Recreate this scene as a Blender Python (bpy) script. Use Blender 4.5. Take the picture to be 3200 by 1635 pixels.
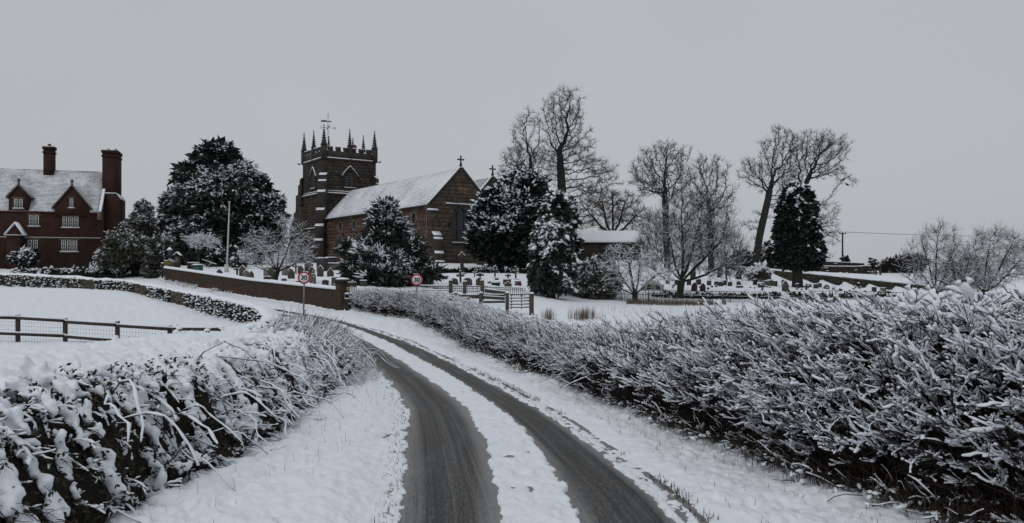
import bpy, math, random
import numpy as np
from mathutils import Vector, Matrix

# ------------------------------------------------------------------ camera, sky, sun, exposure
scene = bpy.context.scene
for o in list(bpy.data.objects):
    bpy.data.objects.remove(o)
EYE, FPX, CU, CV = 2.1, 2500.0, 1600.0, 850.0      # eye height, focal length in photo pixels, horizon point
cam_data = bpy.data.cameras.new('camera')
cam = bpy.data.objects.new('camera', cam_data)
scene.collection.objects.link(cam)
cam.location = (0, 0, EYE)
cam.rotation_euler = (math.radians(90), 0, 0)
cam_data.sensor_width = 36
cam_data.lens = 36 * FPX / 3200
cam_data.shift_y = (CV - 817.5) / 3200
cam_data.clip_start = 0.05
cam_data.clip_end = 6000
scene.camera = cam

SUN_EL, SUN_AZ = math.radians(48), math.radians(205)
world = bpy.data.worlds.new('World')
scene.world = world
world.use_nodes = True
wn, wl = world.node_tree.nodes, world.node_tree.links
wn.clear()
sky = wn.new('ShaderNodeTexSky')
sky.sky_type = 'NISHITA'
sky.sun_disc = False
sky.sun_elevation = SUN_EL
sky.sun_rotation = SUN_AZ
sky.air_density = 1.0
sky.dust_density = 3.0
hs = wn.new('ShaderNodeHueSaturation')
hs.inputs['Saturation'].default_value = 0.25
mixw = wn.new('ShaderNodeMixRGB')
mixw.inputs[0].default_value = 0.90            # a closed deck of cloud over the sky
mixw.inputs[2].default_value = (4.68, 4.90, 5.18, 1)
bgw = wn.new('ShaderNodeBackground')
bgw.inputs['Strength'].default_value = 0.1
wout = wn.new('ShaderNodeOutputWorld')
wtc = wn.new('ShaderNodeTexCoord'); wno = wn.new('ShaderNodeTexNoise'); wno.inputs['Scale'].default_value = 1.6; wno.inputs['Detail'].default_value = 4
wrp = wn.new('ShaderNodeValToRGB'); wrp.color_ramp.elements[0].position = 0.3; wrp.color_ramp.elements[1].position = 0.7
wrp.color_ramp.elements[0].color = (0.955, 0.96, 0.965, 1); wrp.color_ramp.elements[1].color = (1.03, 1.03, 1.03, 1)
wmu = wn.new('ShaderNodeMixRGB'); wmu.blend_type = 'MULTIPLY'; wmu.inputs[0].default_value = 1.0; wmu.inputs[1].default_value = mixw.inputs[2].default_value
wl.new(wtc.outputs['Generated'], wno.inputs['Vector']); wl.new(wno.outputs['Fac'], wrp.inputs[0]); wl.new(wrp.outputs[0], wmu.inputs[2]); wl.new(wmu.outputs[0], mixw.inputs[2])
wl.new(sky.outputs[0], hs.inputs['Color'])
wl.new(hs.outputs[0], mixw.inputs[1])
wl.new(mixw.outputs[0], bgw.inputs[0])
wl.new(bgw.outputs[0], wout.inputs[0])

sun_data = bpy.data.lights.new('sun', 'SUN')
sun_data.energy = 0.75
sun_data.angle = math.radians(35)
sun_data.color = (1.0, 0.98, 0.95)
sun = bpy.data.objects.new('sun', sun_data)
scene.collection.objects.link(sun)
sd = Vector((math.sin(SUN_AZ) * math.cos(SUN_EL), math.cos(SUN_AZ) * math.cos(SUN_EL), math.sin(SUN_EL)))
sun.rotation_euler = (-sd).to_track_quat('-Z', 'Y').to_euler()
sun.location = (0, 0, 60)

vs = scene.view_settings
vs.view_transform = 'Standard'
vs.look = 'None'
vs.exposure = 0.0
vs.gamma = 1.0
vs.use_curve_mapping = False
scene.cycles.use_denoising = True
scene.cycles.max_bounces = 6
scene.cycles.diffuse_bounces = 3
scene.cycles.glossy_bounces = 2
scene.cycles.transparent_max_bounces = 4

# ------------------------------------------------------------------ helpers
COL = scene.collection
RNG = np.random.default_rng(7)
random.seed(7)
UPV = np.array([0., 0., 1.])

def at(u, v, y):
    """A photo pixel at a known depth, as a point of the place."""
    return np.array([(u - CU) / FPX * y, y, EYE - (v - CV) * y / FPX])

def nrm(a):
    a = np.asarray(a, float)
    return a / np.maximum(np.linalg.norm(a, axis=-1, keepdims=True), 1e-9)

def sstep(a, b, x):
    t = np.clip((x - a) / (b - a), 0, 1)
    return t * t * (3 - 2 * t)

def _hash(i, j, s):
    n = (i.astype(np.int64) * 374761393 + j.astype(np.int64) * 668265263 + s * 1446647) & 0xffffffff
    n = ((n ^ (n >> 13)) * 1274126177) & 0xffffffff
    return ((n ^ (n >> 16)) & 0xffff) / 65535.0

def vnoise(x, y, s=0):
    x = np.asarray(x, float); y = np.asarray(y, float)
    xi = np.floor(x); yi = np.floor(y)
    fx = x - xi; fy = y - yi
    fx = fx * fx * (3 - 2 * fx); fy = fy * fy * (3 - 2 * fy)
    a = _hash(xi, yi, s); b = _hash(xi + 1, yi, s); c = _hash(xi, yi + 1, s); d = _hash(xi + 1, yi + 1, s)
    return (a * (1 - fx) + b * fx) * (1 - fy) + (c * (1 - fx) + d * fx) * fy - 0.5

def fbm(x, y, s=0, o=3):
    r = 0; a = 1.0
    for k in range(o):
        r = r + a * vnoise(np.asarray(x) * 2 ** k, np.asarray(y) * 2 ** k, s + k * 17)
        a *= 0.5
    return r

def tag(o, label=None, cat=None, group=None, kind=None):
    if label: o['label'] = label
    if cat: o['category'] = cat
    if group: o['group'] = group
    if kind: o['kind'] = kind
    return o

def empty(name, loc=(0, 0, 0), rz=0, label=None, cat=None, group=None):
    o = bpy.data.objects.new(name, None)
    o.empty_display_size = 0.3
    COL.objects.link(o)
    o.location = loc
    o.rotation_euler = (0, 0, rz)
    return tag(o, label, cat, group)

class MB:
    """Collects geometry; build() links it as ONE mesh object."""
    def __init__(self):
        self.V, self.F, self.C, self.n = [], [], [], 0

    def add(self, V, F, col=None):
        V = np.asarray(V, float).reshape(-1, 3)
        if len(V) == 0: return self
        if isinstance(F, np.ndarray):
            self.F.append(F + self.n)
        else:
            for k in set(len(f) for f in F):
                self.F.append(np.array([f for f in F if len(f) == k]) + self.n)
        self.V.append(V)
        c = np.ones((len(V), 3)) if col is None else np.broadcast_to(np.asarray(col, float), (len(V), 3))
        self.C.append(c)
        self.n += len(V)
        return self

    def box(self, x0, x1, y0, y1, z0, z1, col=None):
        V = [(x0, y0, z0), (x1, y0, z0), (x1, y1, z0), (x0, y1, z0), (x0, y0, z1), (x1, y0, z1), (x1, y1, z1), (x0, y1, z1)]
        return self.add(V, BOXF, col)

    def prism(self, poly, y0, y1, col=None):
        """poly in x,z; extruded along y."""
        n = len(poly)
        V = [(x, y0, z) for x, z in poly] + [(x, y1, z) for x, z in poly]
        F = [tuple(range(n)), tuple(range(2 * n - 1, n - 1, -1))] + [(i, i + n, (i + 1) % n + n, (i + 1) % n) for i in range(n)]
        return self.add(V, F, col)

    def tube(self, pts, rad, n=8, caps=True):
        pts = np.asarray(pts, float); rad = np.broadcast_to(np.asarray(rad, float), (len(pts),))
        V, F = strips(pts[None], rad[None], n)
        self.add(V, F)
        if caps:
            base = self.n - len(V)
            k = len(pts)
            self.F.append(np.array([list(range(base + n - 1, base - 1, -1))]))
            self.F.append(np.array([list(range(base + (k - 1) * n, base + k * n))]))
        return self

    def mesh(self, name, col=False, smooth=False):
        V = np.concatenate(self.V) if self.V else np.zeros((0, 3))
        me = bpy.data.meshes.new(name)
        me.vertices.add(len(V))
        me.vertices.foreach_set('co', V.astype(np.float32).ravel())
        loops = np.concatenate([f.ravel() for f in self.F]) if self.F else np.zeros(0, int)
        tot = np.concatenate([np.full(len(f), f.shape[1]) for f in self.F]) if self.F else np.zeros(0, int)
        st = np.concatenate([[0], np.cumsum(tot)[:-1]]) if len(tot) else np.zeros(0, int)
        me.loops.add(len(loops)); me.polygons.add(len(tot))
        me.loops.foreach_set('vertex_index', loops.astype(np.int32))
        me.polygons.foreach_set('loop_start', st.astype(np.int32))
        me.update(calc_edges=True)
        if smooth:
            me.polygons.foreach_set('use_smooth', np.ones(len(tot), bool))
        if col:
            a = me.color_attributes.new('col', 'FLOAT_COLOR', 'POINT')
            c = np.ones((len(V), 4), np.float32); c[:, :3] = np.concatenate(self.C)
            a.data.foreach_set('color', c.ravel())
        return me

    def build(self, name, mat, parent=None, col=False, smooth=False, kind=None, loc=None):
        me = self.mesh(name, col, smooth)
        me.materials.append(mat)
        o = bpy.data.objects.new(name, me)
        COL.objects.link(o)
        if parent is not None: o.parent = parent
        if kind: o['kind'] = kind
        if loc is not None: o.location = loc
        return o

BOXF = np.array([(0, 3, 2, 1), (4, 5, 6, 7), (0, 1, 5, 4), (1, 2, 6, 5), (2, 3, 7, 6), (3, 0, 4, 7)])

def inst(name, me, parent=None, loc=(0, 0, 0), rot=(0, 0, 0), sc=(1, 1, 1)):
    o = bpy.data.objects.new(name, me)
    COL.objects.link(o)
    if parent is not None: o.parent = parent
    o.location, o.rotation_euler, o.scale = loc, rot, sc
    return o

def _frame(d):
    ref = np.where(np.abs(d[..., 2:3]) > 0.9, np.array([1., 0, 0]), UPV)
    a = nrm(np.cross(d, ref)); b = np.cross(a, d)
    return a, b                                     # b points up-ish

def tubes(P0, P1, R0, R1, n=3):
    """Separate tapered prisms, one per segment."""
    P0 = np.asarray(P0, float).reshape(-1, 3); P1 = np.asarray(P1, float).reshape(-1, 3)
    m = len(P0)
    R0 = np.broadcast_to(np.asarray(R0, float), (m,)); R1 = np.broadcast_to(np.asarray(R1, float), (m,))
    a, b = _frame(nrm(P1 - P0))
    th = np.arange(n) * 2 * math.pi / n
    ring = np.cos(th)[None, :, None] * a[:, None] + np.sin(th)[None, :, None] * b[:, None]
    V = np.concatenate([P0[:, None] + ring * R0[:, None, None], P1[:, None] + ring * R1[:, None, None]], 1)
    i = np.arange(n); j = (i + 1) % n
    F = np.stack([i, j, j + n, i + n], 1)
    F = (F[None] + (np.arange(m) * 2 * n)[:, None, None]).reshape(-1, 4)
    return V.reshape(-1, 3), F

def strips(paths, rad, n=6, zsq=1.0, jit=0.0, rng=None):
    """Continuous tubes along many paths (N,K,3) with radii (N,K)."""
    paths = np.asarray(paths, float); N, K, _ = paths.shape
    t = np.empty_like(paths)
    t[:, 1:-1] = paths[:, 2:] - paths[:, :-2]; t[:, 0] = paths[:, 1] - paths[:, 0]; t[:, -1] = paths[:, -1] - paths[:, -2]
    a, b = _frame(nrm(t))
    th = np.arange(n) * 2 * math.pi / n
    ring = np.cos(th)[:, None] * a[:, :, None] + zsq * np.sin(th)[:, None] * b[:, :, None]
    r = np.asarray(rad, float)[:, :, None, None]
    if jit and rng is not None:
        r = r * (1 + jit * rng.standard_normal((N, K, n, 1)))
    V = paths[:, :, None] + ring * r
    i = np.arange(n); j = (i + 1) % n
    F = np.stack([i, j, j + n, i + n], 1)
    F = (F[None, None] + (np.arange(N) * K * n)[:, None, None, None] + (np.arange(K - 1) * n)[None, :, None, None])
    return V.reshape(-1, 3), F.reshape(-1, 4)

def ico(sub=1):
    import bmesh
    bm = bmesh.new(); bmesh.ops.create_icosphere(bm, subdivisions=sub, radius=1.0)
    V = np.array([v.co[:] for v in bm.verts]); F = np.array([[v.index for v in f.verts] for f in bm.faces])
    bm.free()
    return V, F
ICO1, ICO2, ICO3 = ico(1), ico(2), ico(3)
OCT = (np.array([(1., 0, 0), (-1, 0, 0), (0, 1, 0), (0, -1, 0), (0, 0, 1), (0, 0, -1)]), np.array([(0, 2, 4), (2, 1, 4), (1, 3, 4), (3, 0, 4), (2, 0, 5), (1, 2, 5), (3, 1, 5), (0, 3, 5)]))

def scatter(tpl, P, S, D=None, rng=None, jit=0.0):
    """Copies of a template with scale S (N,3) along frame of direction D (x axis = D)."""
    TV, TF = tpl
    P = np.asarray(P, float).reshape(-1, 3); m = len(P)
    S = np.broadcast_to(np.asarray(S, float), (m, 3))
    L = TV[None] * S[:, None]
    if jit and rng is not None:
        L = L * (1 + jit * rng.standard_normal((m, len(TV), 1)))
    if D is None:
        W = L
    else:
        d = nrm(D); a, b = _frame(d)
        W = L[..., 0:1] * d[:, None] + L[..., 1:2] * a[:, None] + L[..., 2:3] * b[:, None]
    V = P[:, None] + W
    F = TF[None] + (np.arange(m) * len(TV))[:, None, None]
    return V.reshape(-1, 3), F.reshape(-1, TF.shape[1])

# ------------------------------------------------------------------ materials (all procedural)
def new_mat(name):
    m = bpy.data.materials.new(name)
    m.use_nodes = True
    return m, m.node_tree.nodes, m.node_tree.links, m.node_tree.nodes['Principled BSDF']

def noise(nt, ln, scale, detail=4, rough=0.55, vec=None, coord='Object'):
    n = nt.new('ShaderNodeTexNoise')
    n.inputs['Scale'].default_value = scale
    n.inputs['Detail'].default_value = detail
    n.inputs['Roughness'].default_value = rough
    if vec is None:
        tc = nt.new('ShaderNodeTexCoord')
        vec = tc.outputs[coord]
    ln.new(vec, n.inputs['Vector'])
    return n.outputs['Fac']

def ramp(nt, ln, fac, stops):
    r = nt.new('ShaderNodeValToRGB')
    e = r.color_ramp.elements
    while len(e) < len(stops): e.new(0.5)
    for k, (p, c) in enumerate(stops):
        e[k].position = p
        e[k].color = (c, c, c, 1) if isinstance(c, (int, float)) else (*c, 1)
    ln.new(fac, r.inputs[0])
    return r.outputs[0]

def mixc(nt, ln, fac, a, b, mode='MIX'):
    m = nt.new('ShaderNodeMixRGB'); m.blend_type = mode
    for k, x in ((0, fac), (1, a), (2, b)):
        if isinstance(x, (int, float)): m.inputs[k].default_value = x if k == 0 else (x, x, x, 1)
        elif isinstance(x, tuple): m.inputs[k].default_value = (*x, 1)
        else: ln.new(x, m.inputs[k])
    return m.outputs[0]

def bump(nt, ln, bs, h, strength=0.4, dist=0.02):
    b = nt.new('ShaderNodeBump')
    b.inputs['Strength'].default_value = strength
    b.inputs['Distance'].default_value = dist
    ln.new(h, b.inputs['Height'])
    ln.new(b.outputs[0], bs.inputs['Normal'])

MAT = {}
def plain(name, c, rough=0.8, var=0.35, scale=6.0, bmp=0.0, spec=0.3, dist=0.02, metal=0.0, coord='Object'):
    m, nt, ln, bs = new_mat(name)
    f = noise(nt, ln, scale, 5, coord=coord)
    a = tuple(x * (1 - var) for x in c); b = tuple(min(1, x * (1 + var)) for x in c)
    ln.new(ramp(nt, ln, f, [(0.3, a), (0.7, b)]), bs.inputs['Base Color'])
    bs.inputs['Roughness'].default_value = rough
    bs.inputs['Specular IOR Level'].default_value = spec
    bs.inputs['Metallic'].default_value = metal
    if bmp: bump(nt, ln, bs, noise(nt, ln, scale * 4, 4, coord=coord), bmp, dist)
    MAT[name] = m
    return m

def attr_mat(name, base, rough=0.9, scale=3.0, bmp=0.5, var=0.3, dist=0.02, spec=0.15):
    """base colour times the piece's own colour attribute, with grain."""
    m, nt, ln, bs = new_mat(name)
    at_ = nt.new('ShaderNodeAttribute'); at_.attribute_name = 'col'
    f = noise(nt, ln, scale, 6, 0.65)
    g = ramp(nt, ln, f, [(0.25, 1 - var), (0.75, 1 + var)])
    c = mixc(nt, ln, 1.0, at_.outputs['Color'], base, 'MULTIPLY')
    ln.new(mixc(nt, ln, 1.0, c, g, 'MULTIPLY'), bs.inputs['Base Color'])
    bs.inputs['Roughness'].default_value = rough
    bs.inputs['Specular IOR Level'].default_value = spec
    bump(nt, ln, bs, noise(nt, ln, scale * 6, 5), bmp, dist)
    MAT[name] = m
    return m

def random_mat(name, stops, rough=0.9, scale=8.0, bmp=0.5, dist=0.006):
    """colour picked per object, with grain."""
    m, nt, ln, bs = new_mat(name)
    oi = nt.new('ShaderNodeObjectInfo')
    c = ramp(nt, ln, oi.outputs['Random'], stops)
    g = ramp(nt, ln, noise(nt, ln, scale, 5), [(0.25, 0.7), (0.75, 1.25)])
    ln.new(mixc(nt, ln, 1.0, c, g, 'MULTIPLY'), bs.inputs['Base Color'])
    bs.inputs['Roughness'].default_value = rough
    bs.inputs['Specular IOR Level'].default_value = 0.15
    bump(nt, ln, bs, noise(nt, ln, scale * 4, 4), bmp, dist)
    MAT[name] = m
    return m

def snow_mat(name, c=(0.80, 0.835, 0.89), s1=14.0, s2=90.0, st=0.35, dist=0.02, coord='Object'):
    m, nt, ln, bs = new_mat(name)
    f1 = noise(nt, ln, s1, 5, 0.6, coord=coord); f2 = noise(nt, ln, s2, 3, 0.6, coord=coord)
    ln.new(ramp(nt, ln, f1, [(0.25, tuple(x * 0.94 for x in c)), (0.7, c)]), bs.inputs['Base Color'])
    bs.inputs['Roughness'].default_value = 0.75
    bs.inputs['Specular IOR Level'].default_value = 0.15
    h = mixc(nt, ln, 0.35, f1, f2)
    bump(nt, ln, bs, h, st, dist)
    MAT[name] = m
    return m

SNOW = snow_mat('snow', s1=11.0, s2=75.0, st=0.5, dist=0.03)
SNOW_FAR = snow_mat('thin_snow', s1=5.0, s2=40.0, st=0.4, dist=0.05)
# a roof under a few centimetres of snow, the courses of tiles showing through
def roof_snow(name, amount):
    m, nt, ln, bs = new_mat(name)
    uv = nt.new('ShaderNodeTexCoord').outputs['UV']
    sep = nt.new('ShaderNodeSeparateXYZ'); ln.new(uv, sep.inputs[0])
    q = nt.new('ShaderNodeMapping'); q.inputs['Scale'].default_value = (6.0, 10.0, 1); ln.new(uv, q.inputs[0])
    fine_ = noise(nt, ln, 1.0, 4, 0.7, vec=q.outputs[0])
    wv = nt.new('ShaderNodeTexWave'); wv.wave_type = 'BANDS'; wv.bands_direction = 'Y'
    wv.inputs['Scale'].default_value = 1.1; wv.inputs['Distortion'].default_value = 2.5
    wv.inputs['Detail'].default_value = 3; wv.inputs['Detail Scale'].default_value = 3
    ln.new(uv, wv.inputs['Vector'])
    g = noise(nt, ln, 0.35, 4, 0.6, vec=uv)
    s = mixc(nt, ln, 0.18, fine_, wv.outputs['Fac']); s = mixc(nt, ln, 0.26, s, g)
    k = ramp(nt, ln, s, [(amount, 0.0), (amount + 0.10, 0.8), (amount + 0.2, 1.0)])
    ln.new(mixc(nt, ln, k, (0.09, 0.08, 0.078), (0.76, 0.79, 0.84)), bs.inputs['Base Color'])
    bs.inputs['Roughness'].default_value = 0.8
    bs.inputs['Specular IOR Level'].default_value = 0.1
    bump(nt, ln, bs, s, 0.35, 0.03)
    MAT[name] = m
    return m
ROOF_SNOW = roof_snow('snowy_roof', 0.375)
ROOF_THIN = roof_snow('thinly_snowed_roof', 0.425)
attr_mat('sandstone', (1, 1, 1), scale=1.6, bmp=0.5, var=0.35)
attr_mat('rubble', (1, 1, 1), scale=4, bmp=0.6, var=0.4)
attr_mat('brickwork', (1, 1, 1), scale=5, bmp=0.4, var=0.3, dist=0.008)
random_mat('brick', [(0, (0.048, 0.032, 0.024)), (0.35, (0.068, 0.046, 0.033)), (0.7, (0.08, 0.058, 0.043)), (1, (0.058, 0.047, 0.037))])
random_mat('rubble_stone', [(0, (0.045, 0.04, 0.03)), (0.5, (0.085, 0.075, 0.055)), (1, (0.13, 0.115, 0.09))], scale=3)
plain('mortar', (0.075, 0.065, 0.055), 0.95, 0.3, 3)
plain('dark_stone', (0.04, 0.035, 0.03), 0.9, 0.35, 2, 0.5)
plain('pale_stone', (0.12, 0.112, 0.095), 0.9, 0.3, 4, 0.4)
plain('house_trim', (0.10, 0.075, 0.06), 0.9, 0.3, 4, 0.3)
plain('bark', (0.024, 0.022, 0.019), 0.95, 0.4, 5, 0.6)
plain('twig', (0.042, 0.037, 0.031), 0.95, 0.4, 9)
plain('pale_twig', (0.085, 0.075, 0.062), 0.95, 0.4, 9)
plain('hedge_twig', (0.028, 0.019, 0.015), 0.9, 0.45, 12)
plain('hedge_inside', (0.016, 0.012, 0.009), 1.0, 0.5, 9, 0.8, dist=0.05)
plain('needles', (0.034, 0.042, 0.035), 0.8, 0.4, 1.5)
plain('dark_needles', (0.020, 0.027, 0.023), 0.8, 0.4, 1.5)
plain('spruce_needles', (0.042, 0.052, 0.043), 0.8, 0.4, 2.5)
plain('shrub_leaves', (0.085, 0.088, 0.07), 0.8, 0.4, 3)
plain('ivy', (0.016, 0.018, 0.010), 0.6, 0.5, 7)
plain('dead_leaf', (0.032, 0.019, 0.012), 0.8, 0.5, 7)
plain('dead_grass', (0.115, 0.09, 0.066), 0.9, 0.4, 5)
plain('dark_grass', (0.06, 0.044, 0.026), 0.9, 0.4, 5)
plain('wet_timber', (0.035, 0.027, 0.022), 0.75, 0.4, 9, 0.4)
plain('grey_timber', (0.062, 0.054, 0.043), 0.85, 0.35, 9, 0.4)
plain('iron', (0.016, 0.016, 0.017), 0.6, 0.3, 10)
plain('zinc', (0.16, 0.17, 0.18), 0.5, 0.25, 12, metal=0.4)
plain('wire', (0.11, 0.11, 0.11), 0.5, 0.2, 12)
plain('white_paint', (0.40, 0.41, 0.40), 0.5, 0.08, 5)
plain('flagpole_paint', (0.44, 0.44, 0.42), 0.5, 0.1, 5)
plain('sign_white', (0.62, 0.63, 0.64), 0.45, 0.05, 5)
plain('sign_red', (0.30, 0.012, 0.03), 0.45, 0.1, 5)
plain('sign_black', (0.012, 0.014, 0.02), 0.5, 0.1, 5)
plain('green_plastic', (0.02, 0.075, 0.05), 0.5, 0.2, 5)
plain('black_plastic', (0.012, 0.012, 0.013), 0.5, 0.2, 5)
plain('yellow_paint', (0.30, 0.25, 0.05), 0.6, 0.2, 5)
plain('mossy_board', (0.10, 0.09, 0.03), 0.85, 0.3, 5)
plain('lead', (0.09, 0.095, 0.10), 0.6, 0.2, 4)
plain('clay_pot', (0.10, 0.028, 0.02), 0.8, 0.2, 5)
plain('grave_dark', (0.035, 0.03, 0.028), 0.75, 0.35, 3, 0.3)
plain('grave_grey', (0.12, 0.112, 0.095), 0.9, 0.35, 4, 0.5)
plain('grave_brown', (0.062, 0.054, 0.043), 0.9, 0.35, 3, 0.5)
plain('grave_red', (0.07, 0.036, 0.03), 0.9, 0.3, 3, 0.5)
plain('grave_pale', (0.24, 0.23, 0.20), 0.9, 0.3, 4, 0.5)
plain('grave_black', (0.012, 0.012, 0.016), 0.35, 0.3, 3)
plain('gilt', (0.25, 0.14, 0.04), 0.5, 0.3, 9)
plain('bird_black', (0.01, 0.01, 0.012), 0.7, 0.2, 9)
def glass(name, c, rough=0.12):
    m, nt, ln, bs = new_mat(name)
    ln.new(ramp(nt, ln, noise(nt, ln, 1.3, 2), [(0.3, c), (0.7, tuple(x * 1.6 for x in c))]), bs.inputs['Base Color'])
    bs.inputs['Roughness'].default_value = rough
    bump(nt, ln, bs, noise(nt, ln, 2.0, 2), 0.15, 0.02)
    MAT[name] = m
glass('leaded_glass', (0.012, 0.015, 0.018), 0.35)
glass('window_glass', (0.02, 0.024, 0.03), 0.15)
# red brick of the house, courses fine enough to stay in the material
m, nt, ln, bs = new_mat('house_brick')
bt = nt.new('ShaderNodeTexBrick')
bt.inputs['Color1'].default_value = (0.043, 0.019, 0.015, 1); bt.inputs['Color2'].default_value = (0.031, 0.0145, 0.012, 1)
bt.inputs['Mortar'].default_value = (0.05, 0.038, 0.033, 1); bt.inputs['Scale'].default_value = 1.0
bt.inputs['Brick Width'].default_value = 0.23; bt.inputs['Row Height'].default_value = 0.08; bt.inputs['Mortar Size'].default_value = 0.009
mp = nt.new('ShaderNodeMapping'); mp.inputs['Rotation'].default_value = (math.radians(90), 0, 0)
ln.new(nt.new('ShaderNodeTexCoord').outputs['Object'], mp.inputs[0]); ln.new(mp.outputs[0], bt.inputs['Vector'])
g = ramp(nt, ln, noise(nt, ln, 0.9, 6, 0.7), [(0.25, 0.6), (0.75, 1.3)])
ln.new(mixc(nt, ln, 1.0, bt.outputs['Color'], g, 'MULTIPLY'), bs.inputs['Base Color'])
bs.inputs['Roughness'].default_value = 0.95; bs.inputs['Specular IOR Level'].default_value = 0.1
MAT['house_brick'] = m
# worn asphalt, wet, with slush drawn out along the wheel tracks
m, nt, ln, bs = new_mat('asphalt')
uv = nt.new('ShaderNodeTexCoord').outputs['UV']
def scaled(sx, sy):
    q = nt.new('ShaderNodeMapping'); q.inputs['Scale'].default_value = (sx, sy, 1); ln.new(uv, q.inputs[0]); return q.outputs[0]
streak = mixc(nt, ln, 0.5, noise(nt, ln, 1.0, 6, 0.7, vec=scaled(7, 0.16)), noise(nt, ln, 1.0, 3, 0.6, vec=scaled(22, 0.09)))
fine = noise(nt, ln, 1.0, 4, 0.7, vec=scaled(60, 8))
patch = noise(nt, ln, 1.0, 4, 0.6, vec=scaled(1.6, 0.35))
grit = noise(nt, ln, 1.0, 2, 0.8, vec=scaled(140, 140))
tar = ramp(nt, ln, grit, [(0.3, (0.010, 0.0098, 0.0095)), (0.7, (0.034, 0.033, 0.032))])
tar = mixc(nt, ln, ramp(nt, ln, patch, [(0.44, 0.0), (0.62, 0.75)]), tar, (0.072, 0.063, 0.05))
ea = nt.new('ShaderNodeAttribute'); ea.attribute_name = 'col'
s = mixc(nt, ln, 0.4, streak, fine)
s2 = mixc(nt, ln, 1.0, s, mixc(nt, ln, 1.0, ea.outputs['Color'], (0.27, 0.27, 0.27), 'MULTIPLY'), 'ADD')
k = ramp(nt, ln, s2, [(0.47, 0.0), (0.59, 0.42), (0.76, 1.0)])
ln.new(mixc(nt, ln, k, tar, (0.21, 0.214, 0.217)), bs.inputs['Base Color'])
ln.new(ramp(nt, ln, patch, [(0.3, 0.33), (0.7, 0.8)]), bs.inputs['Roughness'])
bs.inputs['Specular IOR Level'].default_value = 0.2
bump(nt, ln, bs, mixc(nt, ln, 0.5, grit, fine), 0.5, 0.008)
MAT['asphalt'] = m
# ------------------------------------------------------------------ the lie of the land
_zy = np.array([-60, 0, 7, 14, 22, 30, 38, 47, 55, 62, 72, 90, 200.])
_zz = np.array([1.2, 0.2, 0.08, -0.1, -0.28, -0.38, -0.36, -0.2, 0.15, 0.6, 1.3, 2.3, 3.2])
def zroad(y):
    return np.interp(y, _zy, _zz)

def hit_road(u, v):
    lo, hi = 1.0, 60.0
    for _ in range(50):
        m_ = 0.5 * (lo + hi)
        if EYE - (v - CV) * m_ / FPX > zroad(m_): lo = m_
        else: hi = m_
    return (u - CU) / FPX * lo, lo

# edges of the two bare wheel tracks, read row by row: left track (l, r), right track (l, r)
_rows = [(1620, 1262, 1548, 1826, 2100), (1550, 1266, 1543, 1780, 2035), (1473, 1270, 1534, 1734, 1938), (1400, 1275, 1520, 1684, 1846),
         (1345, 1278, 1498, 1640, 1775), (1273, 1275, 1455, 1553, 1667), (1201, 1231, 1359, 1453, 1535), (1137, 1164, 1265, 1343, 1412),
         (1091, 1112, 1190, 1256, 1318), (1065, 1074, 1140, 1205, 1256), (1037, 1030, 1082, 1138, 1174), (1012, 970, 1016, 1067, 1092),
         (992, 915, 955, 985, 1005)]
_ty, _tx = [], []
for r in _rows:
    y_ = hit_road(0, r[0])[1]
    _ty.append(y_); _tx.append([(u - CU) / FPX * y_ for u in r[1:]])
_ty = np.array(_ty); _tx = np.array(_tx)
_c0 = _tx[0].copy()
_ty = np.concatenate([[-40, 0.0], _ty, [48, 54, 62, 70, 90]])
_far = np.array([-0.95, -0.35, 0.35, 0.95])
_cl = np.array([-15.2, -20.5, -28.0, -36.5, -60.0])
_tx = np.vstack([_c0 + [-0.1, 0.1, 0.0, -0.2] + 1.6, _c0 + np.array([-0.15, 0.05, -0.1, -0.2]) + 0.45, _tx] + [c + _far * 1.4 for c in _cl])
def tracks(y):
    return [np.interp(y, _ty, _tx[:, k]) for k in range(4)]
def road_mid(y):
    t = tracks(y)
    return 0.25 * (t[0] + t[1] + t[2] + t[3])

def line_x(pts):
    p = np.array(sorted(pts)); return lambda y: np.interp(y, p[:, 0], p[:, 1])
# foot of the left bank (y, x), its height, and the line of the rubble wall
bank_x = line_x([(-20, -3.1)] + [(hit_road(u, v)[1], hit_road(u, v)[0]) for u, v in ((472, 1578), (733, 1453), (969, 1292), (1100, 1180), (1100, 1112), (1030, 1046), (955, 1010))] + [(46, -17)])
bank_h = line_x([(-20, 1.1), (5, 1.1), (8, 1.12), (12, 1.1), (17, .95), (21, .78), (25, .52), (30, .3), (36, .15), (42, 0.1), (47, 0.0)])
WALL_PTS = [(-12.6, 42.0), (-19.2, 50.0), (-28.8, 60.0), (-40.6, 66.0), (-60.0, 70.0)]
wall_x = line_x([(y, x) for x, y in WALL_PTS] + [(20, -12.6), (90, -110)])
BW0, BW1 = np.array([-10.0, 47.0]), np.array([-30.7, 71.0])
BWL = float(np.linalg.norm(BW1 - BW0)); BWD = (BW1 - BW0) / BWL; BWN = np.array([BWD[1], -BWD[0]])   # BWN points to the churchyard
if BWN[1] < 0: BWN = -BWN

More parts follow.
